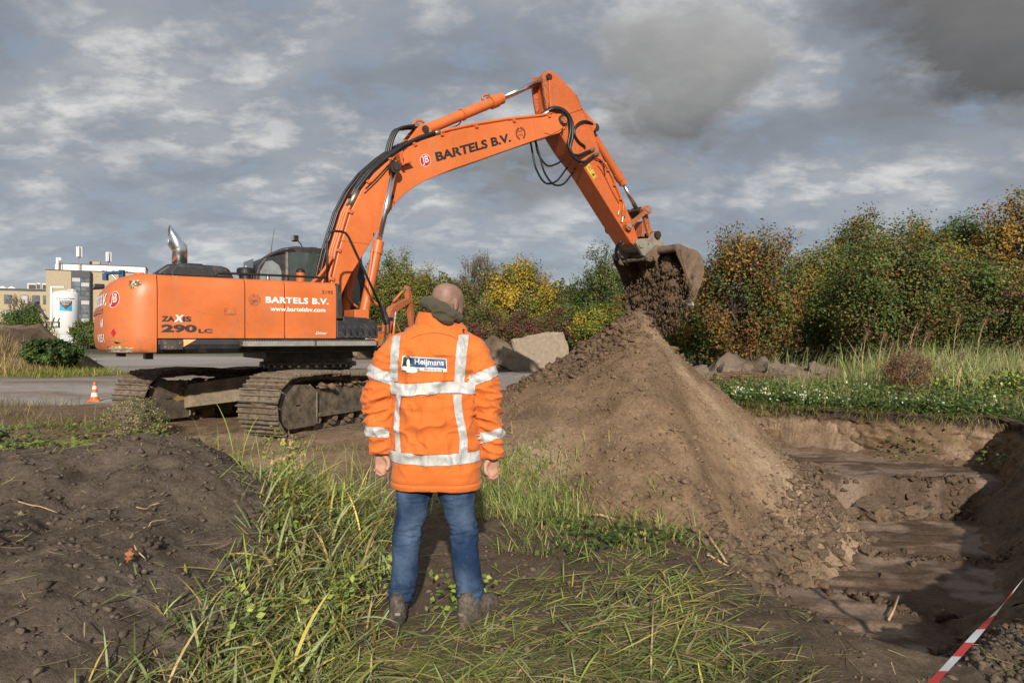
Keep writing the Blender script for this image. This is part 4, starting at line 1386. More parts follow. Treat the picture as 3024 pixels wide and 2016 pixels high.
    bucket = empty('bucket')
    bucket.parent = ex
    for y0, y1 in ((-1.0, -0.97), (0.97, 1.0)):
        sp = MB().prism(bp, y0, y1).build('side_plate', 'bucket_steel', bucket, bevel=0.006)
        s = -1 if y0 < 0 else 1
        yy = y0 - 0.012 if y0 < 0 else y1 + 0.012
        MB().tube([(7.70, yy, 3.20), (7.84, yy, 2.80), (7.98, yy, 2.50), (8.10, yy, 2.20)], 0.016, 6).build('side_rib', 'bucket_steel', sp)
    shell = [(7.62, 3.30), (7.69, 3.32), (8.0, 3.235), (8.12, 3.232), (8.25, 3.20), (8.37, 3.13), (8.45, 3.03), (8.485, 2.90), (8.475, 2.75), (8.44, 2.58), (8.37, 2.43), (8.25, 2.24), (8.14, 2.04)]
    inner = [(x - 0.03 * math.cos(i * 0.12), z - 0.02 - 0.0 * i) for i, (x, z) in enumerate(shell)]
    MB().prism(shell + inner[::-1], -0.97, 0.97).build('back_shell', 'bucket_steel', bucket)
    MB().tube([(7.64, -0.98, 3.22), (7.64, 0.98, 3.22)], 0.085, 12).build('top_beam', 'bucket_steel', bucket, auto=40)
    MB().prism([(8.10, 2.08), (8.16, 2.12), (8.17, 1.99), (8.12, 2.00)], -0.985, 0.985).build('cutting_edge', 'bright_steel', bucket)
    hook = [(7.58, 3.34), (7.70, 3.33), (7.72, 3.16), (7.60, 3.05), (7.56, 2.96), (7.50, 2.99), (7.46, 3.07), (7.42, 3.06), (7.43, 3.00), (7.38, 2.95), (7.30, 2.97), (7.27, 3.05), (7.30, 3.14), (7.40, 3.20)]
    for y in (-0.43, 0.43):
        MB().prism(hook, y - 0.035, y + 0.035).build('hook_lug', 'bucket_steel', bucket, bevel=0.006)
    MB().cyl((7.37, -0.48, 3.04), (7.37, 0.48, 3.04), 0.045, 14).build('hook_bar', 'muddy_plate', bucket, auto=30)

    # ---- undercarriage, slewed against the upper body
    um = Matrix.Rotation(R(31.5), 4, 'Z')
    def U():
        return MB(um)
    MB().lathe([(0.70, 0.80), (0.70, 0.86), (0.76, 0.865), (0.76, 0.90), (0.70, 0.905), (0.70, 0.965)], 40).build('slew_ring', 'muddy_plate', ex, auto=30)
    ring = U()
    for i in range(36):
        a = 2 * math.pi * i / 36
        ring.box((0.745 * math.cos(a), 0.745 * math.sin(a), 0.845), (0.04, 0.04, 0.03), Matrix.Rotation(a, 3, 'Z'))
    ring.build('ring_bolts', 'steel', ex)
    U().lathe([(0.68, 0.42), (0.66, 0.55), (0.62, 0.80)], 28).build('car_body', 'muddy_plate', ex, auto=30)
    for sx in (-1, 1):
        for sy in (-1, 1):
            leg = U()
            a = [(sx * 0.30, sy * 0.30), (sx * 0.75, sy * 0.05), (sx * 1.60, sy * 0.86), (sx * 1.60, sy * 1.05), (sx * 0.55, sy * 1.05)]
            n = len(a)
            top = [(p[0], p[1], (0.78, 0.76, 0.60, 0.58, 0.64)[i]) for i, p in enumerate(a)]
            bot = [(p[0], p[1], (0.38, 0.38, 0.26, 0.22, 0.26)[i]) for i, p in enumerate(a)]
            leg._add(top + bot, [list(range(n)), list(range(2 * n - 1, n - 1, -1))] + [(i, (i + 1) % n, (i + 1) % n + n, i + n) for i in range(n)])
            leg.build('frame_leg', 'tan_plate', ex, bevel=0.01)
    shoe = MB()
    shoe.box((0, 0, 0), (0.188, 0.66, 0.016))
    for gx in (-0.078, 0.0, 0.078):
        shoe.box((gx, 0, 0.021), (0.018, 0.65, 0.030))
    so = shoe.build('track_shoe', 'shoe_mud')
    shoe_me = so.data
    bpy.data.objects.remove(so)
    edge = MB()
    for gx in (-0.078, 0.0, 0.078):
        edge.box((gx, -0.18 + random.uniform(-.05, .05), 0.0375), (0.015, 0.28, 0.004)).box((gx, 0.19 + random.uniform(-.05, .05), 0.0375), (0.015, 0.22, 0.004))
    eo = edge.build('grouser_edge', 'shoe_edge')
    edge_me = eo.data
    bpy.data.objects.remove(eo)
    lk = MB()
    for y in (-0.09, 0.09):
        lk.prism([(-0.12, -0.085), (-0.12, -0.02), (0.10, -0.01), (0.12, -0.04), (0.10, -0.085)], y - 0.022, y + 0.022)
    lk.cyl((0.085, -0.125, -0.05), (0.085, 0.125, -0.05), 0.032, 10)
    lo = lk.build('track_link', 'muddy_steel')
    link_me = lo.data
    bpy.data.objects.remove(lo)

    rr_, cx, zc = 0.385, 1.93, 0.395
    def track_pt(s):
        """point and direction at arc length s along the chain (shoe plane)"""
        Ls = 2 * cx
        La = math.pi * rr_
        s %= 2 * Ls + 2 * La
        if s < Ls:                                   # bottom, running forward
            return Vector((-cx + s, 0, zc - rr_)), 0.0
        s -= Ls
        if s < La:
            a = s / rr_
            return Vector((cx + rr_ * math.sin(a), 0, zc - rr_ * math.cos(a))), a
        s -= La
        if s < Ls:
            sag = -0.055 * math.sin(math.pi * s / Ls) ** 2 + 0.03 * math.sin(3 * math.pi * s / Ls) ** 2
            return Vector((cx - s, 0, zc + rr_ + sag)), math.pi
        s -= Ls
        a = s / rr_
        return Vector((-cx - rr_ * math.sin(a), 0, zc + rr_ * math.cos(a))), math.pi + a
    total = 4 * cx + 2 * math.pi * rr_
    ns = 50
    for side, yc in (('near', -1.2), ('far', 1.2)):
        tr = empty('track')
        tr.parent = ex
        for i in range(ns):
            p, a = track_pt(total * i / ns + 0.05)
            M = um @ Matrix.Translation((p.x, yc, p.z)) @ Matrix.Rotation(-a, 4, 'Y') @ Matrix.Rotation(math.pi, 4, 'X')
            M = M @ Matrix.Rotation(random.uniform(-0.02, 0.02), 4, 'Y')
            s1 = minst('track_shoe', shoe_me, 'shoe_mud', tr)
            s1.matrix_local = M
            e1 = minst('grouser_edge', edge_me, 'shoe_edge', s1)
            l1 = minst('track_link', link_me, 'muddy_steel', tr)
            l1.matrix_local = M
        fr = U().prism([(-1.55, 0.20), (-1.62, 0.32), (-1.55, 0.50), (-1.35, 0.585), (1.35, 0.585), (1.6, 0.50), (1.6, 0.2)], yc - 0.20, yc + 0.20).build('track_frame', 'muddy_plate', ex, bevel=0.012)
        for sgn in (-1, 1):
            yf = yc + sgn * 0.225
            for end in (-1, 1):
                cvp = [(1.50, 0.10), (2.02, 0.10), (2.16, 0.20), (2.20, 0.40), (2.14, 0.60), (2.02, 0.68), (1.66, 0.66), (1.50, 0.54)]
                cv = U().prism([(end * q[0], q[1]) for q in cvp], yf - 0.02, yf + 0.02).build('end_cover', 'muddy_plate', fr, bevel=0.012)
                U().tube([(end * 1.50, yf + sgn * .02, 0.13), (end * 1.50, yf + sgn * .02, 0.55), (end * 1.64, yf + sgn * .02, 0.655)], 0.014, 6).build('cover_flange', 'tan_plate', cv)
                U().box((end * 1.86, yf + sgn * 0.021, 0.40), (0.09, 0.004, 0.022)).build('cover_slot', 'grime', cv)
            if side == 'far' and sgn < 0:
                y2 = yf - 0.024
                U().prism([(-1.80, 0.395), (-1.70, 0.45), (-1.70, 0.42), (-1.57, 0.42), (-1.57, 0.365), (-1.70, 0.365), (-1.70, 0.34)], y2 - 0.003, y2).build('direction_arrow', 'arrow_yellow', fr)
            U().box((0, yf, 0.235), (2.9, 0.04, 0.06)).build('roller_guard', 'muddy_plate', fr, bevel=0.008)
        for i in range(9):
            x = -1.42 + i * 0.355
            rl = U()
            rl.tube([(x, yc - 0.17, 0.155), (x, yc - 0.06, 0.155), (x, yc - 0.06, 0.155), (x, yc + 0.06, 0.155), (x, yc + 0.06, 0.155), (x, yc + 0.17, 0.155)], [0.095, 0.095, 0.075, 0.075, 0.095, 0.095], 16)
            ro = rl.build('track_roller', 'muddy_steel', fr, auto=30)
            U().cyl((x, yc - 0.215, 0.165), (x, yc + 0.215, 0.165), 0.05, 12).build('roller_hub', 'muddy_steel', ro, auto=30)
        for x in (-0.62, 0.75):
            U().cyl((x, yc - 0.19, 0.66), (x, yc + 0.15, 0.66), 0.075, 16).cyl((x, yc - 0.23, 0.66), (x, yc - 0.19, 0.66), 0.05, 12).build('carrier_roller', 'muddy_steel', fr, auto=30)
        for x in (-cx, cx):
            U().cyl((x, yc - 0.11, zc), (x, yc + 0.11, zc), 0.31, 28).build('idler_wheel' if x < 0 else 'drive_sprocket', 'muddy_steel', fr, auto=30)
    return ex


EX = build_excavator()


# ------------------------------------------------------------------ the man
def fabric(name, col, col2, scale=5.0, weave=260.0, rough=0.8, bst=0.25):
    g, b, out = new_mat(name)
    co = objco(g)
    n = g.noise(co, scale, 5, 0.6)
    c = g.mix(g.ramp(n, [(0.32, 0.0), (0.70, 1.0)]), col, col2)
    n2 = g.noise(co, weave, 2, 0.5)
    c = g.mix(1.0, c, g.ramp(n2, [(0.3, 0.86), (0.7, 1.12)]), 'MULTIPLY')
    g.l.new(c, b.inputs['Base Color'])
    b.inputs['Roughness'].default_value = rough
    b.inputs['Specular IOR Level'].default_value = 0.25
    b.inputs['Sheen Weight'].default_value = 0.1
    bump(g, b, g.math('ADD', g.math('MULTIPLY', n2, 0.3), g.noise(co, scale * 9, 4, 0.6)), bst, 0.004)
    return g, b, c


fabric('jacket_orange', (0.55, 0.130, 0.023), (0.66, 0.172, 0.033), 4.0)
fabric('hood_olive', (0.060, 0.052, 0.032), (0.085, 0.074, 0.046), 7.0)
def tape_mat():
    g, b, out = new_mat('tape_silver')
    co = objco(g)
    n = g.noise(g.mapv(co, (1, 1, 1), (0, 0, 0), (0.3, 0.5, 0.4)), 16, 5, 0.6, 0.8)
    cr = g.noise(g.mapv(co, (2.6, 2.6, 0.7)), 13, 3, 0.5, 0.4)
    c = g.mix(g.ramp(n, [(0.36, 0.0), (0.60, 1.0)]), (0.40, 0.40, 0.40), (0.56, 0.56, 0.55))
    c = g.mix(g.ramp(cr, [(0.60, 0.0), (0.66, 0.55), (0.70, 0.0)]), c, (0.20, 0.20, 0.21))  # shade of creases drawn into the tape colour as thin darker lines
    g.l.new(c, b.inputs['Base Color'])
    b.inputs['Roughness'].default_value = 0.38
    bump(g, b, g.math('ADD', n, g.noise(co, 240, 2, 0.5)), 0.35, 0.004)


tape_mat()
simple('jacket_seam', (0.34, 0.070, 0.012), 0.85, var=0.2)
simple('patch_white', (0.70, 0.68, 0.62), 0.6, var=0.06)
simple('patch_blue', (0.030, 0.085, 0.20), 0.6, var=0.15)
simple('boot_leather', (0.035, 0.028, 0.022), 0.7, var=0.4, scale=20, dirt=(0.20, 0.16, 0.12), dirt_amt=0.35, bmp=0.3)
simple('boot_sole', (0.03, 0.026, 0.022), 0.85, var=0.4, scale=20, dirt=(0.14, 0.11, 0.08), dirt_amt=0.4)
simple('snap', (0.02, 0.015, 0.012), 0.4)
simple('eye_white', (0.7, 0.68, 0.65), 0.2)


def denim():
    g, b, out = new_mat('denim')
    co = objco(g)
    n = g.noise(g.mapv(co, (1, 1, 0.75)), 5.5, 4, 0.5)
    c = g.mix(g.ramp(n, [(0.42, 0.0), (0.72, 1.0)]), (0.012, 0.030, 0.072), (0.085, 0.132, 0.215))
    wv = g.noise(g.mapv(co, (1, 1, 0.35)), 420, 2, 0.5)
    c = g.mix(1.0, c, g.ramp(wv, [(0.25, 0.65), (0.75, 1.4)]), 'MULTIPLY')
    vo = g.add('ShaderNodeTexVoronoi')
    g.l.new(co, vo.inputs['Vector'])
    vo.inputs['Scale'].default_value = 75
    sep = g.add('ShaderNodeSeparateXYZ')
    g.l.new(co, sep.inputs[0])
    low = g.ramp(sep.outputs[2], [(0.10, 1.0), (0.48, 0.0)])
    spl = g.math('MULTIPLY', g.ramp(vo.outputs['Distance'], [(0.10, 1.0), (0.16, 0.0)]), low)
    spl = g.math('MULTIPLY', spl, g.ramp(g.noise(co, 30, 2), [(0.55, 0.0), (0.6, 1.0)]))
    c = g.mix(spl, c, (0.45, 0.36, 0.27))
    g.l.new(c, b.inputs['Base Color'])
    b.inputs['Roughness'].default_value = 0.85
    b.inputs['Specular IOR Level'].default_value = 0.2
    bump(g, b, wv, 0.2, 0.002)


def skin():
    g, b, out = new_mat('skin')
    co = objco(g)
    n = g.noise(co, 14, 5, 0.6)
    c = g.mix(g.ramp(n, [(0.3, 0.0), (0.7, 1.0)]), (0.36, 0.185, 0.125), (0.46, 0.265, 0.185))
    at = g.add('ShaderNodeAttribute', attribute_name='stubble')
    sp = g.noise(co, 420, 2, 0.5)
    k = g.math('MULTIPLY', at.outputs['Fac'], g.ramp(sp, [(0.38, 0.5), (0.62, 0.95)]))
    c = g.mix(k, c, (0.10, 0.072, 0.06))
    g.l.new(c, b.inputs['Base Color'])
    b.inputs['Roughness'].default_value = 0.6
    b.inputs['Subsurface Weight'].default_value = 0.12
    b.inputs['Subsurface Radius'].default_value = (0.02, 0.008, 0.004)
    bump(g, b, g.noise(co, 120, 4, 0.6), 0.08, 0.002)


denim()
skin()


def sup_ring(z, cx, cy, rx, ry, n=40, e=2.5, ryb=None, tilt=0.0):
    out = []
    for k in range(n):
        a = 2 * math.pi * k / n
        c, s = math.cos(a), math.sin(a)
        x = rx * math.copysign(abs(c) ** (2 / e), c)
        r2 = ry if s > 0 or ryb is None else ryb
        y = r2 * math.copysign(abs(s) ** (2 / e), s)
        out.append(Vector((cx + x, cy + y, z + tilt * x)))
    return out


def loft(keys, steps=30, n=40, e=2.5):
    """keys: (z, cx, cy, rx, ry); rises along z"""
    z0, z1 = keys[0][0], keys[-1][0]
    rr = []
    for i in range(steps + 1):
        z = z0 + (z1 - z0) * i / steps
        cx, cy, rx, ry = lerp_keys(keys, z)
        rr.append(sup_ring(z, cx, cy, rx, ry, n, e))
    return rr


def remeshed(mb, voxel, smooth_it=3, factor=0.5):
    """union of closed shapes as one clean surface"""
    me = bpy.data.meshes.new('volume')
    me.from_pydata([tuple(v) for v in mb.v], [], [tuple(f) for f in mb.f])
    o = bpy.data.objects.new('volume', me)
    COL.objects.link(o)
    r = o.modifiers.new('remesh', 'REMESH')
    r.mode = 'VOXEL'
    r.voxel_size = voxel
    s = o.modifiers.new('smooth', 'SMOOTH')
    s.factor = factor
    s.iterations = smooth_it
    out = eval_mesh(o)
    bpy.data.objects.remove(o)
    out.shade_smooth()
    return out


def get_co(me):
    a = np.empty(len(me.vertices) * 3, np.float32)
    me.vertices.foreach_get('co', a)
    return a.reshape(-1, 3).astype(np.float64)


def get_no(me):
    a = np.empty(len(me.vertices) * 3, np.float32)
    me.vertices.foreach_get('normal', a)
    return a.reshape(-1, 3).astype(np.float64)


def set_co(me, co):
    me.vertices.foreach_set('co', co.astype(np.float32).ravel())
    me.update()


def ridge(n):
    return 1 - np.abs(n)


def hand(mb, wrist, side, roll=0.0, curl=1.0):
    """five-fingered relaxed hand below the cuff; side -1 left, +1 right. palm faces back (towards -y)"""
    W = Vector(wrist)
    Rz = Matrix.Rotation(roll, 3, 'Z')
    def T(p):
        return W + Rz @ Vector(p)
    lens = [(0.040, 0.026, 0.020), (0.044, 0.030, 0.021), (0.041, 0.028, 0.020), (0.033, 0.021, 0.018)]
    for i in range(4):
        lat = side * (-0.028 + 0.0185 * i)      # index lies nearest the thigh
        kn = (lat, 0.006, -0.078 + 0.004 * abs(i - 1))
        mb.tube([T((lat * 0.45, 0.0, 0.02)), T((lat * 0.8, 0.004, -0.03)), T(kn)], [0.020, 0.0155, 0.0125], 10)
        l1, l2, l3 = lens[i]
        a1, a2, a3 = 0.55 * curl + 0.06 * i, 1.45 * curl + 0.06 * i, 2.25 * curl
        p1 = (kn[0], kn[1] - l1 * math.sin(a1), kn[2] - l1 * math.cos(a1))
        p2 = (kn[0] * 0.97, p1[1] - l2 * math.sin(a2), p1[2] - l2 * math.cos(a2))
        p3 = (kn[0] * 0.94, p2[1] - l3 * math.sin(a3), p2[2] - l3 * math.cos(a3))
        rad = 0.0098 if i < 3 else 0.0085
        mb.tube([T(kn), T(p1), T(p2), T(p3)], [rad * 1.12, rad, rad * 0.95, rad * 0.8], 10)
    tb = [(-side * 0.018, -0.006, -0.018), (-side * 0.040, -0.014, -0.042), (-side * 0.046, -0.026, -0.070), (-side * 0.036, -0.040, -0.092)]
    mb.tube([T(p) for p in tb], [0.017, 0.014, 0.0115, 0.0095], 10)


MAN = (-0.41, 3.63)


def build_man():
    mz = gz(*MAN)
    pr = empty('person', (MAN[0], MAN[1], mz + 0.016))
    tag(pr, 'person seen from behind in orange reflective work jacket and blue jeans', 'person')

    # ---- body: head, neck, trunk, arms, hands and legs as one surface
    b = MB()
    yaw, pitch = R(-38), R(-14)
    HM = Matrix.Translation((0.045, 0.028, 1.548)) @ Matrix.Rotation(yaw, 4, 'Z') @ Matrix.Rotation(pitch, 4, 'X')
    hk = [(0.0, 0.030, 0.095, 0.030), (0.03, 0.048, 0.102, 0.000), (0.07, 0.059, 0.100, -0.050), (0.10, 0.068, 0.097, -0.078), (0.12, 0.073, 0.091, -0.092), (0.15, 0.077, 0.095, -0.101),
          (0.18, 0.076, 0.087, -0.101), (0.205, 0.066, 0.068, -0.086), (0.225, 0.046, 0.042, -0.058), (0.236, 0.020, 0.014, -0.026), (0.2385, 0.004, 0.0, -0.01)]
    rings = []
    for i in range(25):
        z = 0.2385 * (1 - (1 - i / 24) ** 1.0)
        rx, fy, by = lerp_keys(hk, z)
        rings.append([HM @ Vector((p.x, p.y, p.z)) for p in sup_ring(z, 0, (fy + by) / 2, rx, (fy - by) / 2, 32, 2.15)])
    b.rings(rings)
    for s in (-1, 1):
        er = []
        for q, (w, h) in enumerate(((0.004, 0.014), (0.008, 0.026), (0.010, 0.032), (0.009, 0.033), (0.005, 0.026))):
            er.append([HM @ (Vector((s * (0.068 + 0.0055 * q), -0.008 - 0.004 * q, 0.112)) + Vector((s * 0.2 * w * 0, math.cos(t) * (w * 1.9), math.sin(t) * h))) for t in [2 * math.pi * k / 16 for k in range(16)]])
        b.rings(er)
    b.tube([HM @ Vector(p) for p in ((0, 0.092, 0.135), (0, 0.108, 0.108), (0, 0.116, 0.092), (0, 0.094, 0.082))], [0.010, 0.013, 0.015, 0.012], 10)
    b.tube([HM @ Vector(p) for p in ((-0.05, 0.075, 0.138), (0, 0.094, 0.140), (0.05, 0.075, 0.138))], [0.010, 0.013, 0.010], 8)
    b.tube([HM @ Vector(p) for p in ((-0.024, 0.090, 0.052), (0, 0.101, 0.053), (0.024, 0.090, 0.052))], [0.006, 0.009, 0.006], 8)
    b.tube([HM @ Vector((0, -0.035, 0.09)), Vector((0.02, -0.005, 1.56)), Vector((0.0, 0.0, 1.46))], [0.062, 0.060, 0.075], 20)
    b.rings(loft([(0.80, 0.0, 0, 0.165, 0.11), (1.0, 0, 0, 0.15, 0.10), (1.25, 0, 0, 0.165, 0.11), (1.42, 0, 0, 0.16, 0.09), (1.50, 0.01, 0, 0.08, 0.07)], 14, 28))
    b.tube([(-0.15, 0, 1.42), (-0.265, 0, 1.28), (-0.29, 0.0, 1.12), (-0.285, 0.0, 0.98), (-0.283, 0.0, 0.885)], [0.06, 0.052, 0.042, 0.036, 0.027], 14)
    b.tube([(0.15, 0, 1.42), (0.245, 0, 1.26), (0.275, 0.0, 1.10), (0.295, 0.0, 0.96), (0.302, 0.0, 0.865)], [0.06, 0.052, 0.042, 0.036, 0.027], 14)
    b.tube([(-0.09, 0, 0.86), (-0.12, 0, 0.58), (-0.15, 0.0, 0.42), (-0.165, 0.0, 0.25), (-0.182, 0.0, 0.06)], [0.085, 0.068, 0.052, 0.052, 0.038], 14)
    b.tube([(0.09, 0, 0.86), (0.125, 0, 0.58), (0.155, 0.0, 0.42), (0.17, 0.0, 0.25), (0.19, 0.0, 0.08)], [0.085, 0.068, 0.052, 0.052, 0.038], 14)
    hand(b, (-0.283, 0.0, 0.885), -1, R(-6), 0.95)
    hand(b, (0.302, 0.0, 0.862), 1, R(22), 1.0)
    me = remeshed(b, 0.0056, 2)
    co = get_co(me)
    inv = np.array(HM.inverted())
    h = np.c_[co, np.ones(len(co))] @ inv.T
    hair = sstep(0.075, 0.12, h[:, 2] - 0.42 * h[:, 1]) * (h[:, 2] > -0.02)
    hair *= 1 - 0.75 * np.exp(-(((h[:, 1] + 0.03) / 0.045) ** 2 + ((h[:, 0]) / 0.04) ** 2)) * (h[:, 2] > 0.1)
    hair = hair * (1 - sstep(0.045, 0.075, h[:, 1])) * (0.75 + 0.25 * fbm(co[:, 0], co[:, 1], 30, 3, 71, z=co[:, 2]))
    a = me.attributes.new('stubble', 'FLOAT', 'POINT')
    a.data.foreach_set('value', hair.astype(np.float32))
    body = minst('body', me, 'skin', pr)
    for s in (-1, 1):
        e = MB()
        e.lathe([(0.0001, -0.011), (0.008, -0.008), (0.011, 0.0), (0.008, 0.008), (0.0001, 0.011)], 12)
        for i, v in enumerate(e.v):
            e.v[i] = HM @ (Vector(v) + Vector((s * 0.032, 0.076, 0.121)))
        e.build('eye', 'eye_white', body, smooth=True)

    # ---- jeans
    j = MB()
    ll = [(0.072, -0.182, 0.0, 0.056, 0.060), (0.11, -0.180, 0.0, 0.063, 0.068), (0.16, -0.174, 0.0, 0.067, 0.070), (0.25, -0.157, 0.0, 0.072, 0.078), (0.338, -0.154, -0.005, 0.074, 0.082), (0.458, -0.145, 0.0, 0.073, 0.078),
          (0.577, -0.119, 0.0, 0.083, 0.090), (0.69, -0.108, 0.0, 0.097, 0.112), (0.80, -0.095, 0.0, 0.105, 0.122)]
    rl = [(0.088, 0.190, 0.0, 0.056, 0.060), (0.13, 0.188, 0.0, 0.066, 0.068), (0.19, 0.180, 0.0, 0.072, 0.072), (0.25, 0.172, 0.0, 0.072, 0.076), (0.338, 0.162, -0.005, 0.073, 0.082), (0.445, 0.153, 0.0, 0.071, 0.078),
          (0.577, 0.128, 0.0, 0.080, 0.090), (0.69, 0.116, 0.0, 0.103, 0.112), (0.80, 0.100, 0.0, 0.110, 0.122)]
    j.rings(loft(ll, 24, 28, 2.2))
    j.rings(loft(rl, 24, 28, 2.2))
    j.rings(loft([(0.74, 0.005, 0, 0.19, 0.115), (0.85, 0.005, 0, 0.185, 0.12), (0.98, 0.0, 0, 0.17, 0.11)], 8, 32, 2.4))
    me = remeshed(j, 0.0075, 2)
    co, no = get_co(me), get_no(me)
    x, y, z = co.T
    knee = np.exp(-((z - 0.46) / 0.07) ** 2) + 1.2 * np.exp(-((z - 0.12) / 0.075) ** 2) + 0.35 * np.exp(-((z - 0.66) / 0.06) ** 2)
    w = ridge(fbm(x * 0.8 + 0.25 * z, y, 14, 2, 81, z=z * 3.4)) ** 2.2
    d = 0.020 * knee * (w - 0.45) + 0.004 * fbm(x, y, 9, 3, 82, z=z) + 0.0025 * fbm(x, y, 30, 3, 83, z=z)
    set_co(me, co + no * d[:, None])
    je = minst('jeans', me, 'denim', pr)

    # ---- boots
    def boot(px, py, ang, zoff):
        M = Matrix.Translation((px, py, zoff)) @ Matrix.Rotation(ang, 4, 'Z') @ Matrix.Scale(1.16, 4)
        up = MB(M)
        secs = [(-0.055, 0.028, 0.060, 0.10), (-0.045, 0.036, 0.080, 0.115), (-0.015, 0.040, 0.095, 0.125), (0.03, 0.041, 0.092, 0.120), (0.075, 0.041, 0.075, 0.09), (0.12, 0.046, 0.060, 0.07), (0.17, 0.047, 0.052, 0.06), (0.205, 0.038, 0.044, 0.05), (0.222, 0.018, 0.030, 0.035)]
        rings = []
        for (yy, w2, h1, h2) in secs:
            ring = []
            for k in range(20):
                a = 2 * math.pi * k / 20
                c, s = math.cos(a), math.sin(a)
                ring.append((w2 * math.copysign(abs(c) ** 0.8, c), yy, 0.018 + (h2 if s > 0 else 0.018) * math.copysign(abs(s) ** 0.8, s)))
            rings.append(ring)
        up.rings(rings)
        o = up.build('boot', 'boot_leather', pr, smooth=True)
        so = MB(M)
        outl = []
        for k in range(28):
            a = 2 * math.pi * k / 28
            yy = 0.085 + 0.150 * math.sin(a)
            wv = (0.043 + 0.008 * math.sin(a)) * math.cos(a)
            outl.append((wv, yy))
        so.prism(outl, -0.012, 0.016, 'z')
        so.build('sole', 'boot_sole', o, bevel=0.004)
        lb = MB(M)
        lb.prism([(0.013 * math.cos(t), 0.050 + 0.007 * math.sin(t)) for t in [2 * math.pi * k / 14 for k in range(14)]], -0.064, -0.058)
        lb.build('heel_label', 'step_metal', o)
    boot(-0.192, -0.028, R(8), 0.004)
    boot(0.182, -0.045, R(-30), 0.004)

    # ---- jacket
    t = MB()
    tk = [(0.70, 0.012, 0, 0.236, 0.172), (0.80, 0.012, 0, 0.236, 0.170), (0.92, 0.008, 0, 0.233, 0.167), (1.05, 0.003, 0, 0.226, 0.163), (1.18, 0.0, 0, 0.224, 0.160), (1.30, 0.0, 0, 0.228, 0.158), (1.41, 0.0, 0.0, 0.228, 0.148),
          (1.475, 0.0, 0.0, 0.208, 0.132), (1.525, 0.005, 0.0, 0.160, 0.115), (1.565, 0.012, 0.004, 0.105, 0.095), (1.58, 0.014, 0.004, 0.085, 0.08)]
    t.rings(loft(tk, 44, 56, 2.45))
    def sleeve(keys):
        P = spline([Vector(k[:3]) for k in keys], 5)
        rr = []
        for i in range(len(P)):
            f = i / 5
            a, bq = int(min(f, len(keys) - 1)), int(min(f + 1, len(keys) - 1))
            rr.append(keys[a][3] + (keys[bq][3] - keys[a][3]) * (f - a))
        t.tube(P, rr, 24)
    LS = [(-0.10, 0, 1.475, 0.06), (-0.175, 0, 1.43, 0.088), (-0.240, 0.0, 1.345, 0.090), (-0.278, 0.0, 1.23, 0.084), (-0.292, 0.0, 1.12, 0.077), (-0.288, 0.0, 1.0, 0.070), (-0.281, 0.0, 0.92, 0.063), (-0.279, 0.0, 0.882, 0.060)]
    RS = [(0.10, 0, 1.475, 0.06), (0.165, 0, 1.43, 0.088), (0.222, 0.0, 1.345, 0.090), (0.254, 0.0, 1.24, 0.086), (0.270, 0.0, 1.13, 0.083), (0.286, 0.0, 1.01, 0.072), (0.299, 0.0, 0.91, 0.061), (0.301, 0.0, 0.856, 0.057)]
    sleeve(LS)
    sleeve(RS)
    me = remeshed(t, 0.0066, 3)
    co, no = get_co(me), get_no(me)
    x, y, z = co.T
    xl = np.interp(z, [k[2] for k in LS[::-1]], [k[0] for k in LS[::-1]])
    xr = np.interp(z, [k[2] for k in RS[::-1]], [k[0] for k in RS[::-1]])
    onl = (np.abs(x - xl) < 0.10) & (x < -0.205) & (z < 1.45)
    onr = (np.abs(x - xr) < 0.10) & (x > np.where(z < 1.0, 0.235, 0.185)) & (z < 1.45)
    edl = sstep(0.195, 0.235, -x) * (z < 1.46) * sstep(1.46, 1.40, z)
    edr = sstep(0.0, 0.045, x - np.where(z < 1.04, 0.225, 0.175)) * sstep(1.46, 1.40, z)
    slv = np.clip(edl + edr, 0, 1) * sstep(0.80, 0.86, z)
    # sleeves: tight diagonal crumples, strongest at the elbow
    elb = 0.45 + np.exp(-((z - 1.10) / 0.13) ** 2)
    sl = ridge(fbm(x * 1.0, y * 1.0, 7.5, 2, 91, z=z * 2.7 + 0.9 * np.abs(x))) ** 1.7
    d1 = 0.032 * elb * (sl - 0.5) + 0.0035 * fbm(x, y, 26, 3, 92, z=z)
    cr = ridge(fbm(x * 1.3 + 0.4 * z, y, 9, 2, 191, z=z * 2.4)) ** 6
    d1 = d1 + 0.011 * (cr - 0.15)
    # trunk: slack drapes fanning down from the shoulders, quilting round the hem
    fan = x * (1 + 0.55 * (1.5 - z))
    dr = ridge(fbm(fan, y * 0.3, 8.5, 2, 93, z=z * 1.1)) ** 1.6
    d2 = 0.026 * (dr - 0.5) * sstep(0.72, 0.9, z) * (1 - sstep(1.40, 1.54, z)) + 0.010 * fbm(x, y, 6, 3, 94, z=z * 1.6) + 0.0016 * fbm(x, y, 34, 3, 95, z=z)
    ct = ridge(fbm(fan * 1.2 + 0.3 * z, y * 0.4, 6, 2, 192, z=z * 1.7)) ** 7
    d2 = d2 + 0.013 * (ct - 0.12) * sstep(0.76, 0.95, z) * (1 - sstep(1.42, 1.54, z))
    d2 = d2 + 0.004 * np.exp(-((z - 0.725) / 0.008) ** 2) - 0.005 * np.exp(-((z - 0.742) / 0.006) ** 2)
    # armhole creases
    ah = np.exp(-((np.abs(x) - 0.20) / 0.03) ** 2) * np.exp(-((z - 1.27) / 0.12) ** 2)
    d2 = d2 + 0.028 * ah * (ridge(fbm(x, y, 10, 2, 96, z=z * 2.0)) - 0.55)
    d = d1 * slv + d2 * (1 - slv)
    co = co + no * d[:, None]
    # hem hangs a little lower at the centre back
    co[:, 2] -= 0.018 * sstep(0.80, 0.70, co[:, 2]) * 0 + 0.0
    set_co(me, co)
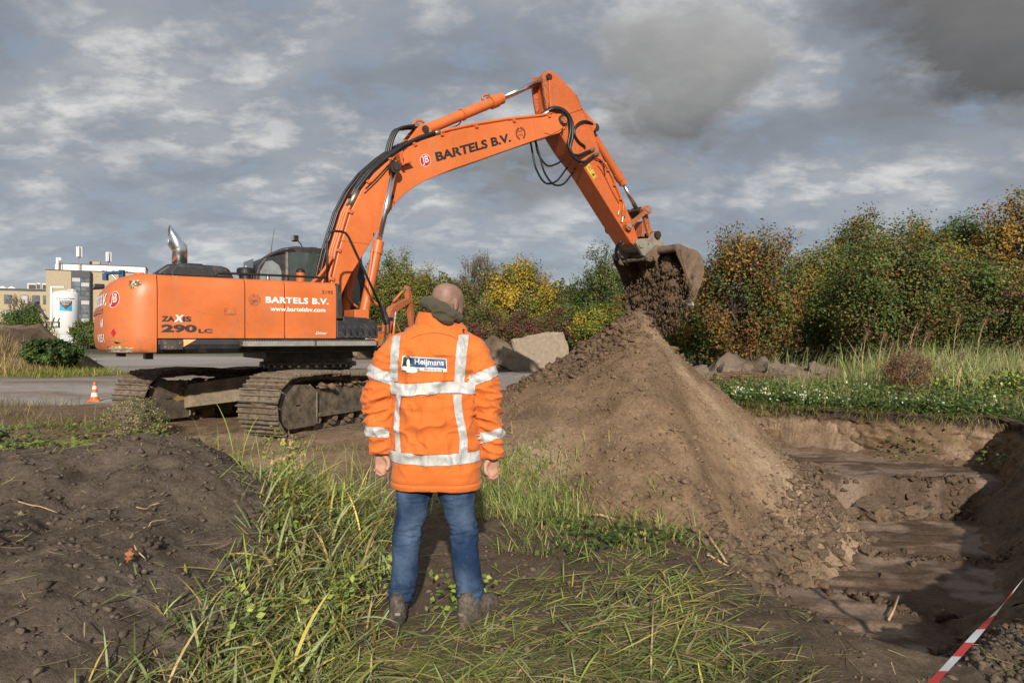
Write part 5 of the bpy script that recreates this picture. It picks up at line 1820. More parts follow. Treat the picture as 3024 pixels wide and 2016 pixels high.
    jk = minst('jacket', me, 'jacket_orange', pr)
    bv = BVHTree.FromPolygons([Vector(c) for c in co], [tuple(p.vertices) for p in me.polygons])

    def hit(o, dv):
        dn = Vector(dv).normalized()
        best = None
        for k in range(4):
            r = bv.ray_cast(Vector(o) + Vector((0.0003 * k, 0.0001 * k, 0.00023 * k)), dn)
            if r[0] is not None and (best is None or r[3] < best[3]):
                best = r
        return best if best is not None else r

    def strip(name, fn, nu, nv, mat='tape_silver', off=0.0055, maxd=0.05, par=jk, xmin=0.0):
        """drape a band over the jacket; fn(u, v) -> ray origin, direction"""
        vs, ok = [], []
        for i in range(nu + 1):
            for k in range(nv + 1):
                o, dv = fn(i / nu, k / nv)
                r = hit(o, dv)
                if r[0] is None or abs(r[0].x) < xmin:
                    vs.append(Vector((0, 0, -5)))
                    ok.append(False)
                else:
                    vs.append(r[0] + (r[1] if r[1].dot(Vector(dv)) < 0 else -r[1]) * off)
                    ok.append(True)
        fs = []
        for i in range(nu):
            for k in range(nv):
                q = (i * (nv + 1) + k, (i + 1) * (nv + 1) + k, (i + 1) * (nv + 1) + k + 1, i * (nv + 1) + k + 1)
                if all(ok[t2] for t2 in q) and max((vs[q[t2]] - vs[q[(t2 + 1) % 4]]).length for t2 in range(4)) < maxd:
                    fs.append(q)
        used = sorted({t2 for q in fs for t2 in q})
        mp = {t2: i for i, t2 in enumerate(used)}
        return mobj(name, [vs[t2] for t2 in used], [tuple(mp[t2] for t2 in q) for q in fs], mat, par, smooth=True)

    BK = Vector((0, 1, 0))
    def back(x_, z_):
        return (x_, -0.8, z_), BK
    strip('reflective_band', lambda u, v: back(-0.222 + 0.440 * u, 1.202 + 0.058 * v - 0.006 * math.sin(u * 7)), 90, 10)
    strip('reflective_band', lambda u, v: back(-0.228 + 0.466 * u, 0.842 + 0.056 * v + 0.010 * (2 * u - 1) ** 2), 90, 10)
    strip('reflective_brace', lambda u, v: back(-0.222 + 0.046 * v + 0.010 * u + 0.012 * (1 - u) * 0, 1.262 + 0.235 * u), 50, 8)
    strip('reflective_brace', lambda u, v: back(0.112 + 0.050 * v + 0.020 * u, 1.258 + 0.245 * u), 50, 8)
    strip('reflective_brace', lambda u, v: back(-0.196 + 0.030 * v + 0.012 * (2 * u - 1) ** 2, 0.900 + 0.298 * u), 50, 7)
    strip('reflective_brace', lambda u, v: back(0.142 + 0.038 * v - 0.028 * u + 0.006 * math.sin(u * 6), 0.900 + 0.298 * u), 50, 7)
    def sleeve_band(keys, z0, z1, slope, a0, a1, sgn):
        def fn(u, v):
            a = R(a0 + (a1 - a0) * u)
            zz = z0 + (z1 - z0) * v
            cx = float(np.interp(zz, [k[2] for k in keys[::-1]], [k[0] for k in keys[::-1]]))
            dv = Vector((math.sin(a) * sgn, -math.cos(a), 0))
            zz += slope * math.sin(a)
            return Vector((cx, 0, zz)) + dv * 0.3, -dv
        strip('reflective_cuff', fn, 60, 10, xmin=0.212 if sgn < 0 else 0.176)
    sleeve_band(LS, 1.262, 1.318, 0.035, -50, 150, -1)
    sleeve_band(RS, 1.255, 1.312, 0.035, -50, 150, 1)
    sleeve_band(LS, 0.972, 1.024, 0.006, -75, 170, -1)
    sleeve_band(RS, 0.950, 1.004, 0.018, -75, 170, 1)

    # sewn seams: side panels, yoke and hem
    for x0, x1, x2 in ((-0.150, -0.178, -0.205), (0.118, 0.150, 0.196)):
        strip('seam', lambda u, v: back(x0 + (x1 - x0) * min(1, u * 2) + (x2 - x1) * max(0, u * 2 - 1) + 0.0028 * v, 1.198 - 0.298 * u), 40, 1, 'jacket_seam', 0.0022)
    strip('seam', lambda u, v: back(-0.215 + 0.445 * u, 0.738 + 0.0028 * v), 60, 1, 'jacket_seam', 0.0022)
    strip('seam', lambda u, v: back(-0.11 + 0.24 * u, 1.512 - 0.03 * (2 * u - 1) ** 2 + 0.003 * v), 40, 1, 'jacket_seam', 0.0022)
    for z_, s_ in ((1.262, 1), (1.2005, 1), (0.8985, 2), (0.8415, 2)):
        strip('seam', lambda u, v: back(-0.222 + 0.446 * u, z_ + 0.0022 * v + (0.010 * (2 * u - 1) ** 2 if s_ == 2 else -0.006 * math.sin(u * 7))), 70, 1, 'jacket_seam', 0.0024)

    # back patch
    def pz(u, v, x0, x1, z0, z1):
        xx = x0 + (x1 - x0) * u
        return back(xx, z0 + (z1 - z0) * v - 0.045 * (xx + 0.04))
    pt = strip('back_patch', lambda u, v: pz(u, v, -0.152, 0.076, 1.320, 1.390), 40, 12, 'patch_white', 0.0055)
    strip('patch_tongue', lambda u, v: back(-0.095 + 0.030 * math.cos(6.283 * u) * v, 1.322 + 0.012 * math.sin(6.283 * u) * v), 24, 4, 'patch_white', 0.0066, par=pt)
    strip('patch_field', lambda u, v: pz(u, v, -0.098, 0.072, 1.338, 1.385), 34, 9, 'patch_blue', 0.0072, par=pt)
    strip('patch_square', lambda u, v: pz(u, v, -0.147, -0.098, 1.338, 1.385), 12, 9, 'letter_black', 0.0074, par=pt)
    for (cx, cz, rx_, rz_) in ((-0.123, 1.391, 0.014, 0.009), (-0.118, 1.358, 0.008, 0.020), (-0.075, 1.326, 0.018, 0.010)):
        strip('patch_emblem', lambda u, v: back(cx + rx_ * math.cos(6.283 * u) * v, cz + rz_ * math.sin(6.283 * u) * v), 16, 3, 'steel' if rx_ > .01 else 'patch_white', 0.009, par=pt)

    def cloth_text(nm, body_, x0, z0, wd, ht, mat, off, **kw):
        tm = text_mesh(body_, 1, **kw)
        xs = [v.co.x for v in tm.vertices]
        ys = [v.co.y for v in tm.vertices]
        ax, bx, ay, by = min(xs), max(xs), min(ys), max(ys)
        for v in tm.vertices:
            xx = x0 + (v.co.x - ax) / (bx - ax) * wd
            zz = z0 + (v.co.y - ay) / (by - ay) * ht - 0.045 * (xx + 0.04)
            r = hit((xx, -0.8, zz), BK)
            v.co = (r[0] + Vector((0, -1, 0)) * off) if r[0] is not None else Vector((xx, -0.2, zz))
        return minst(nm, tm, mat, pt)
    cloth_text('patch_name', 'Heijmans', -0.085, 1.343, 0.148, 0.038, 'letter_white', 0.0095, offset=0.012)
    cloth_text('patch_subtitle', 'dienstverlening', -0.037, 1.322, 0.098, 0.016, 'letter_black', 0.0095)

    # ---- collar, standing and spread to the right
    c = MB()
    rings = []
    n = 48
    for lvl, (dz, rx_, ry_, out) in enumerate(((0.0, 0.128, 0.112, 0.0), (0.03, 0.126, 0.110, 0.008), (0.058, 0.114, 0.100, 0.006), (0.078, 0.104, 0.092, 0.0), (0.082, 0.100, 0.088, -0.004), (0.075, 0.094, 0.083, -0.008), (0.02, 0.104, 0.09, -0.01))):
        ring = []
        for k in range(n):
            a = 2 * math.pi * k / n
            wing = max(0, math.cos(a - R(-25))) ** 3
            zz = 1.535 + dz * (1 - 0.35 * wing) - 0.030 * math.cos(a) * 0.4 - 0.012 * wing
            rr = 1 + 0.30 * wing * (1 if lvl < 3 else 0.6)
            wv = 1 + 0.02 * math.sin(7 * a + lvl)
            ring.append(Vector((0.018 + rx_ * rr * wv * math.cos(a), 0.005 + ry_ * wv * math.sin(a), zz)))
        rings.append(ring)
    c.rings(rings, cap=False)
    cl = c.build('collar', 'jacket_orange', jk, smooth=True)
    sm = cl.modifiers.new('round', 'SUBSURF')
    sm.levels = sm.render_levels = 2
    MB().cyl((0.158, -0.088, 1.530), (0.160, -0.094, 1.529), 0.006, 10).build('snap_button', 'snap', cl)

    # ---- hood of the sweater bunched round the neck
    hd = MB()
    P, rr = [], []
    for k in range(36):
        a = 2 * math.pi * k / 36
        bk = max(0, -math.sin(a))
        P.append(Vector((0.032 + 0.088 * math.cos(a), 0.018 + 0.078 * math.sin(a), 1.640 + 0.012 * bk - 0.030 * math.cos(a) - 0.016 * max(0, math.cos(a - R(-50))))))
        rr.append(0.024 + 0.016 * bk)
    hd.tube(P, rr, 16, closed=True)
    hd.tube(spline([(-0.045, -0.055, 1.662), (0.02, -0.085, 1.650), (0.085, -0.080, 1.612), (0.125, -0.035, 1.585)], 6), [0.018 + 0.016 * math.sin(math.pi * i / 18) for i in range(19)], 12)
    hd.tube(spline([(0.0, -0.08, 1.62), (0.06, -0.095, 1.592), (0.10, -0.075, 1.572)], 6), [0.016 + 0.012 * math.sin(math.pi * i / 12) for i in range(13)], 12)
    me = remeshed(hd, 0.005, 3)
    co, no = get_co(me), get_no(me)
    x, y, z = co.T
    fold = ridge(fbm(x + 0.5 * z, y, 13, 2, 97, z=z * 2.2)) ** 2
    set_co(me, co + no * (0.012 * (fold - 0.45) + 0.002 * fbm(x, y, 40, 2, 98, z=z))[:, None])
    minst('sweater_hood', me, 'hood_olive', pr)
    return pr


build_man()


# ------------------------------------------------------------------ distant buildings and yard
simple('brick_tan', (0.40, 0.33, 0.22), 0.85, var=0.14, scale=3.0, bmp=0.1)
simple('panel_white', (0.70, 0.69, 0.66), 0.6, var=0.05)
simple('fascia_dark', (0.035, 0.036, 0.042), 0.5, var=0.2)
simple('frame_dark', (0.03, 0.03, 0.034), 0.5, var=0.2)
simple('pane', (0.12, 0.14, 0.16), 0.1, var=0.6, scale=1.3, spec=0.8)
simple('pane_blind', (0.42, 0.41, 0.42), 0.4, var=0.1)
simple('unit_cream', (0.58, 0.55, 0.48), 0.6, var=0.1)
simple('silo_white', (0.74, 0.73, 0.71), 0.5, var=0.05)
simple('sign_brown', (0.10, 0.055, 0.025), 0.5, var=0.1)
simple('sign_blue', (0.03, 0.33, 0.58), 0.5, var=0.1)
simple('container_blue', (0.030, 0.060, 0.150), 0.5, var=0.2, scale=1.5)
simple('crane_blue', (0.025, 0.075, 0.16), 0.5, var=0.2)
simple('wrap_white', (0.60, 0.61, 0.63), 0.25, var=0.3, scale=4, spec=0.8)
simple('pallet_wood', (0.30, 0.21, 0.12), 0.8, var=0.3)
simple('cone_orange', (0.70, 0.14, 0.02), 0.5, var=0.1)
simple('cone_white', (0.68, 0.66, 0.62), 0.5, var=0.1, dirt=(0.3, 0.24, 0.18), dirt_amt=0.2)
simple('rust', (0.13, 0.060, 0.035), 0.85, var=0.4, scale=12)
simple('rubble', (0.165, 0.130, 0.096), 0.9, var=0.3, scale=5, dirt=(0.13, 0.095, 0.065), dirt_amt=0.4, bmp=0.4)
simple('concrete', (0.25, 0.20, 0.145), 0.9, var=0.3, scale=5, dirt=(0.19, 0.145, 0.10), dirt_amt=0.3, bmp=0.4)
simple('sticker_green', (0.12, 0.36, 0.08), 0.5, var=0.1)
simple('tape_red', (0.62, 0.035, 0.025), 0.4, var=0.08)
simple('tape_white', (0.74, 0.74, 0.74), 0.4, var=0.05)
simple('bark', (0.075, 0.055, 0.038), 0.9, var=0.3, scale=8)
simple('bark_pale', (0.16, 0.125, 0.09), 0.9, var=0.3, scale=8)
simple('wood_root', (0.42, 0.29, 0.16), 0.8, var=0.25, scale=20)
simple('fleece_black', (0.02, 0.02, 0.022), 0.8)


def build_office():
    g0 = gz(-60, 110)
    b = empty('office_building', (-81.9, 120.0, g0), R(25))
    tag(b, 'tan brick office block with white top storey and glazed stair tower', 'building')
    H = 13.6 - g0
    MB().box((7.5, 6.0, H / 2), (15.0, 12.0, H)).build('tall_wall', 'brick_tan', b)
    MB().box((-12.0, 5.5, 4.85), (24.0, 10.0, 9.7)).build('wing_wall', 'brick_tan', b)
    MB().box((7.5, 6.0, H + 0.06), (15.2, 12.2, 0.12)).build('parapet', 'fascia_dark', b)
    MB().box((-12.0, 5.5, 9.82), (24.1, 10.2, 0.36)).build('parapet', 'fascia_dark', b)
    MB().box((8.0, 7.5, H + 0.80), (14.4, 8.0, 1.45)).build('top_storey', 'panel_white', b)
    MB().box((8.0, 7.5, H + 1.56), (14.6, 8.2, 0.10)).build('top_fascia', 'fascia_dark', b)
    for zt, kinds in ((8.85, 'pbbp'), (6.2, 'bbbp'), (3.5, 'pppp')):
        for i, t in enumerate((-20.5, -18.5, -14.7, -12.7, -9.2, -7.6, -5.58, -3.22, -1.57, -0.27)):
            wd = 1.0 if t != -0.27 else 0.40
            w = MB().box((t, 0.47, zt - 0.74), (wd + 0.10, 0.10, 1.55)).build('window', 'frame_dark', b)
            bl = (i * 7 + int(zt)) % 3 == 0
            MB().box((t, 0.405, zt - 0.40), (wd - 0.06, 0.03, 0.66)).build('pane', 'pane_blind' if bl else 'pane', w)
            MB().box((t, 0.405, zt - 1.10), (wd - 0.06, 0.03, 0.62)).build('pane', 'pane_blind' if bl else 'pane', w)
    st = MB().box((5.30, -0.45, 6.7), (2.9, 0.9, 13.35)).build('stair_tower', 'frame_dark', b)
    MB().box((5.30, -0.92, 12.75), (2.9, 0.06, 1.2)).build('tower_fascia', 'fascia_dark', st)
    for r in range(14):
        for c in (0, 1):
            MB().box((4.62 + 1.36 * c, -0.935, 11.72 - r * 0.80), (1.22, 0.03, 0.70)).build('pane', 'pane' if (r * 3 + c * 5) % 4 else 'pane_blind', st)
    for t, z, w, h, m in ((8.4, H + 0.35, 0.8, 0.55, 'unit_cream'), (10.0, H + 0.35, 0.9, 0.6, 'unit_cream'), (12.2, H + 0.3, 0.9, 0.6, 'unit_cream')):
        u = MB().box((t, 3.2, z), (w, 0.5, h)).build('cooling_unit', m, b)
        MB().cyl((t, 2.94, z), (t, 2.90, z), h * 0.38, 14).build('fan', 'frame_dark', u)
    MB().box((6.6, 7.0, H + 2.0), (1.7, 1.2, 0.9)).build('roof_hut', 'brick_tan', b)
    for t, w, h, m in ((-2.25, 1.45, 1.05, 'unit_cream'), (-1.35, 0.62, 1.15, 'unit_cream'), (-0.42, 0.9, 1.10, 'unit_cream')):
        u = MB().box((t, 1.8, 10.0 + h / 2), (w, 0.9, h)).build('roof_unit', m, b)
        MB().box((t, 1.33, 10.0 + h * 0.42), (w * 0.72, 0.04, h * 0.66)).build('grille', 'frame_dark', u)
    for t in (-5.3, -6.6):
        MB().prism([(t - 0.75, 10.0), (t, 10.45), (t + 0.75, 10.0)], 1.5, 4.0).build('skylight', 'panel_white', b)
    return b, H


def build_antennas(b, H):
    rot = Matrix.Rotation(R(25), 4, 'Z')
    def at(t, y, z):
        return b.location + rot.to_3x3() @ Vector((t, y, z))
    def mast(name, t, y, z, ph, plh, lab, n):
        a = empty(name, at(t, y, z), R(25))
        tag(a, lab, 'antenna', 'antennas on the office roof')
        MB().tube([(0, 0, 0), (0, 0, ph)], 0.06, 8).tube([(0.16, 0, 0), (0.16, 0, ph * 0.55)], 0.05, 6).build('mast', 'steel', a)
        for k in range(n):
            an = 2 * math.pi * k / n + 0.5
            x, yy = 0.36 * math.cos(an), 0.36 * math.sin(an)
            p = MB().box((x, yy, ph - plh / 2), (0.28, 0.16, plh), Matrix.Rotation(an, 3, 'Z')).build('panel', 'panel_white', a)
            MB().tube([(0, 0, ph - plh - 0.25), (x * 0.8, yy * 0.8, ph - plh - 0.1), (x, yy, ph - plh + 0.2)], 0.035, 6).build('bracket', 'frame_dark', p)
    mast('roof_antenna', 4.55, 3.0, H + 0.12, 4.6, 1.85, 'tall antenna mast with three white panels above the stair tower', 3)
    mast('roof_antenna', 9.0, 5.0, H + 1.6, 2.6, 1.75, 'shorter antenna mast at the right end of the white roof', 3)
    a = empty('roof_antenna', at(1.35, 2.8, H + 0.12), R(25))
    tag(a, 'single white antenna panel at the left edge of the white roof', 'antenna', 'antennas on the office roof')
    MB().tube([(0.3, 0, 0), (0.3, 0, 2.0)], 0.06, 8).build('mast', 'steel', a)
    MB().box((-0.12, 0, 1.35), (0.38, 0.2, 2.1)).build('panel', 'panel_white', a)
    MB().box((0.30, 0, 2.15), (0.34, 0.3, 0.55)).build('radio_box', 'panel_white', a)
    MB().tube([(0.3, 0, 0.3), (-0.12, 0, 0.45)], 0.04, 6).build('bracket', 'frame_dark', a)


def build_silo():
    x, y = -60.1, 92.0
    g0 = gz(x, y)
    s = empty('storage_silo', (x, y, g0))
    tag(s, 'white round storage silo with brown and blue sign in front of the office block', 'silo')
    MB().lathe([(0.35, 1.2), (1.58, 2.9), (1.58, 7.2), (1.50, 7.42), (1.1, 7.62), (0.5, 7.75), (0.0, 7.78)], 36).build('tank', 'silo_white', s, auto=40)
    for k in range(4):
        a = R(45 + 90 * k)
        MB().cyl((1.45 * math.cos(a), 1.45 * math.sin(a), 0), (1.45 * math.cos(a), 1.45 * math.sin(a), 3.0), 0.12, 8).build('leg', 'silo_white', s)
    lad = MB()
    lad.box((-1.72, -0.35, 5.2), (0.22, 0.3, 6.2)).box((-0.9, -0.35, 8.2), (1.8, 0.25, 0.18))
    lad.build('filling_pipe', 'silo_white', s, bevel=0.02)
    MB().box((0.9, 0, 7.75), (0.25, 0.25, 0.4)).build('vent', 'silo_white', s)
    MB().tube([(1.45, -0.3, 7.1), (1.45, -0.3, 7.75), (0.6, -0.6, 7.85)], 0.05, 6).build('roof_rail', 'silo_white', s)
    # the sign and lettering follow the round wall, facing the camera
    f = math.atan2(-y, -x) - 0.02
    def wall(u, z, off):
        a = f + u / 1.58
        return Vector(((1.58 + off) * math.cos(a), (1.58 + off) * math.sin(a), z))
    def sheet(nm, poly, mat, off, par):
        bm = bmesh.new()
        n = 10
        rows = []
        for i in range(n + 1):
            t = i / n
            x_, z0, z1 = poly(t)
            rows.append((bm.verts.new(wall(x_, z0, off)), bm.verts.new(wall(x_, z1, off))))
        for i in range(n):
            bm.faces.new((rows[i][0], rows[i + 1][0], rows[i + 1][1], rows[i][1]))
        me = bpy.data.meshes.new(nm)
        bm.to_mesh(me)
        bm.free()
        return minst(nm, me, mat, par)
    sg = sheet('sign', lambda t: (-0.72 + 1.44 * t, 4.95, 6.32), 'sign_blue', 0.01, s)
    sheet('sign_funnel', lambda t: (-0.72 + 1.44 * t, 5.15 + 0.78 * abs(2 * t - 1), 6.32), 'sign_brown', 0.016, sg)
    def wtext(body, x0, z0, wd, ht, mat, par, off):
        tm = text_mesh(body, 1, 0.01)
        xs = [v.co.x for v in tm.vertices]
        ys = [v.co.y for v in tm.vertices]
        for v in tm.vertices:
            v.co = wall(x0 + (v.co.x - min(xs)) / (max(xs) - min(xs)) * wd, z0 + (v.co.y - min(ys)) / (max(ys) - min(ys)) * ht, off)
        minst('sign_words', tm, mat, par)
    wtext('De Bentoniet', -0.58, 6.06, 1.16, 0.17, 'letter_white', sg, 0.024)
    wtext('Fabriek', -0.36, 5.78, 0.72, 0.17, 'letter_white', sg, 0.024)
    wtext('De Bentoniet Fabriek', -1.15, 6.50, 2.2, 0.22, 'letter_grey', s, 0.012)


def container(x, y, rz, L, lab):
    g0 = gz(x, y)
    c = empty('shipping_container', (x, y, g0), rz)
    tag(c, lab, 'container')
    n = int(L / 0.14)
    pts = []
    for i in range(n + 1):
        u = -L / 2 + L * i / n
        pts.append((u, -1.2 + (0.045 if i % 2 else 0.0)))
    outline = pts + [(L / 2, 1.2), (-L / 2, 1.2)]
    MB().prism(outline, 0.14, 2.5, 'z').build('wall', 'container_blue', c)
    MB().box((0, 0, 0.09), (L, 2.44, 0.14)).build('base_rail', 'container_blue', c)
    MB().box((0, 0, 2.55), (L, 2.44, 0.12)).build('roof', 'container_blue', c)
    for sx in (-1, 1):
        MB().box((sx * L / 2, -1.2, 1.3), (0.15, 0.15, 2.55)).build('corner_post', 'container_blue', c)


def pallet_stack(x, y, lab, seed):
    rr = random.Random(seed)
    g0 = gz(x, y)
    p = empty('wrapped_pallet', (x, y, g0), R(rr.uniform(-8, 8)))
    tag(p, lab, 'pallet', 'wrapped pallets by the blue containers')
    MB().box((0, 0, 0.07), (1.2, 1.0, 0.14)).build('pallet', 'pallet_wood', p)
    for k in range(6):
        rings = [sup_ring(0.15 + 0.26 * k + dz, rr.uniform(-.03, .03), 0, 0.58 - ins, 0.48 - ins, 20, 5) for dz, ins in ((0, 0.06), (0.05, 0.0), (0.20, 0.0), (0.25, 0.06))]
        MB().rings(rings).build('bag_layer', 'wrap_white', p, smooth=True)


def build_yard():
    b, H = build_office()
    build_antennas(b, H)
    build_silo()
    container(-54.3, 92.5, R(4), 7.0, 'dark blue shipping container standing behind the wrapped pallets')
    container(-51.6, 87.0, R(10), 3.2, 'blue shipping container just left of the excavator counterweight')
    for i, (x, y, lab) in enumerate(((-57.2, 87.5, 'leftmost of three plastic-wrapped pallets by the blue containers'), (-55.9, 86.6, 'middle one of three plastic-wrapped pallets by the blue containers'), (-54.5, 86.4, 'rightmost of three plastic-wrapped pallets by the blue containers'))):
        pallet_stack(x, y, lab, i + 3)
    # far worker in orange beside the container
    x, y = -53.45, 86.4
    p = empty('person', (x, y, gz(x, y)))
    tag(p, 'distant worker in orange clothing standing by the blue container', 'person')
    m = MB()
    m.tube([(-0.10, 0, 0.02), (-0.10, 0, 0.5), (-0.08, 0, 0.95)], [0.06, 0.07, 0.10], 10).tube([(0.10, 0, 0.02), (0.10, 0, 0.5), (0.08, 0, 0.95)], [0.06, 0.07, 0.10], 10)
    m.rings(loft([(0.9, 0, 0, 0.17, 0.11), (1.2, 0, 0, 0.17, 0.11), (1.42, 0, 0, 0.19, 0.10), (1.5, 0, 0, 0.06, 0.06)], 8, 16))
    m.tube([(-0.2, 0, 1.4), (-0.25, 0, 1.1), (-0.22, 0.06, 0.82)], [0.06, 0.05, 0.035], 8).tube([(0.2, 0, 1.4), (0.25, 0, 1.1), (0.22, 0.06, 0.82)], [0.06, 0.05, 0.035], 8)
    m.tube([(0, 0, 1.46), (0, 0.01, 1.56)], 0.055, 10).lathe([(0.001, 1.53), (0.07, 1.58), (0.085, 1.66), (0.07, 1.74), (0.001, 1.78)], 12)
    bo = minst('body', remeshed(m, 0.02, 1), 'skin', p)
    MB().rings(loft([(0.78, 0, 0, 0.21, 0.14), (1.2, 0, 0, 0.20, 0.14), (1.42, 0, 0, 0.215, 0.125), (1.52, 0, 0, 0.08, 0.08)], 8, 16)).tube([(-0.2, 0, 1.42), (-0.26, 0, 1.1), (-0.235, 0.05, 0.88)], [0.08, 0.07, 0.055], 8).tube([(0.2, 0, 1.42), (0.26, 0, 1.1), (0.235, 0.05, 0.88)], [0.08, 0.07, 0.055], 8).build('work_jacket', 'jacket_orange', p, smooth=True)
    MB().tube([(-0.10, 0, 0.06), (-0.10, 0, 0.5), (-0.08, 0, 0.9)], [0.08, 0.09, 0.12], 10).tube([(0.10, 0, 0.06), (0.10, 0, 0.5), (0.08, 0, 0.9)], [0.08, 0.09, 0.12], 10).build('trousers', 'fleece_black', p, smooth=True)
    # blue lorry crane over the building edge
    x, y = -48.0, 84.0
    c = empty('loading_crane', (x, y, gz(x, y)), R(0))
    tag(c, 'folded dark blue loading crane rising behind the counterweight', 'crane')
    MB().box((0, 0, 0.9), (2.4, 5.0, 1.0)).build('lorry_bed', 'crane_blue', c)
    for wy in (-1.6, 1.4):
        for wx in (-1.1, 1.1):
            MB().cyl((wx - 0.14, wy, 0.48), (wx + 0.14, wy, 0.48), 0.48, 18).build('wheel', 'rubber', c)
    MB().box((0, 0, 5.4), (0.55, 0.6, 8.6)).build('mast', 'crane_blue', c, bevel=0.04)
    MB().tube([(0.15, -0.3, 9.4), (-1.9, -0.3, 9.25)], 0.20, 6).build('jib', 'crane_blue', c)
    MB().box((-1.85, -0.3, 8.85), (0.5, 0.5, 0.85)).build('jib_end', 'crane_blue', c)
    MB().tube([(0.0, -0.35, 8.0), (-1.0, -0.35, 9.1)], 0.10, 8).build('ram', 'steel', c)
    # dark grab crane with a pallet fork in front of the silo
    x, y = -42.3, 60.5
    k = empty('fork_loader', (x, y, gz(x, y)))
    tag(k, 'dark hydraulic arm with pallet fork in front of the white silo', 'loader')
    MB().box((-0.3, 0.4, 0.75), (1.6, 2.4, 0.7)).build('chassis', 'fascia_dark', k, bevel=0.05)
    for wy in (-0.5, 1.3):
        for wx in (-1.05, 0.45):
            MB().cyl((wx - 0.15, wy, 0.45), (wx + 0.15, wy, 0.45), 0.45, 16).build('wheel', 'rubber', k)
    MB().tube([(-0.55, 0, 0.8), (-0.62, 0, 1.6), (-0.45, 0, 2.6), (0.18, 0, 4.35)], [0.16, 0.15, 0.14, 0.12], 6).build('lower_boom', 'fascia_dark', k)
    MB().tube([(-0.30, -0.15, 2.0), (0.10, -0.15, 3.9)], 0.07, 8).build('ram', 'steel', k)
    MB().tube([(0.18, 0, 4.38), (0.60, 0, 3.75), (1.15, 0, 2.95)], [0.13, 0.11, 0.09], 6).build('upper_boom', 'fascia_dark', k)
    MB().tube([(0.05, 0, 4.45), (0.30, 0, 4.42)], 0.18, 8).build('knuckle', 'fascia_dark', k)
    fk = MB().box((1.35, 0, 2.72), (1.75, 0.10, 0.10)).box((1.35, 0, 2.28), (1.75, 0.10, 0.10)).build('fork_frame', 'fascia_dark', k)
    for q in (-0.8, -0.3, 0.2, 0.8):
        MB().box((1.35 + q, 0, 2.5), (0.10, 0.12, 0.5)).build('fork_bar', 'fascia_dark', fk)
    MB().tube([(1.6, 0, 2.75), (1.75, 0, 3.15)], 0.05, 6).tube([(2.05, 0, 2.75), (2.2, 0, 3.1)], 0.05, 6).build('fork_horn', 'fascia_dark', fk)


build_yard()


def traffic_cone():
    x, y = -8.62, 14.1
    c = empty('traffic_cone', (x, y, gz(x, y)), R(15))
    c.scale = (0.76, 0.76, 0.76)
    tag(c, 'orange and white traffic cone on the wet mud left of the tracks', 'traffic cone')
    MB().box((0, 0, 0.02), (0.30, 0.30, 0.04)).build('base', 'cone_orange', c, bevel=0.01)
    R_ = lambda z: 0.115 - 0.16 * z
    for z0, z1, m in ((0.04, 0.13, 'cone_orange'), (0.13, 0.24, 'cone_white'), (0.24, 0.33, 'cone_orange'), (0.33, 0.42, 'cone_white'), (0.42, 0.52, 'cone_orange')):
        MB().lathe([(R_(z0), z0), (R_(z1), z1)], 20).build('band', m, c, auto=40)


traffic_cone()


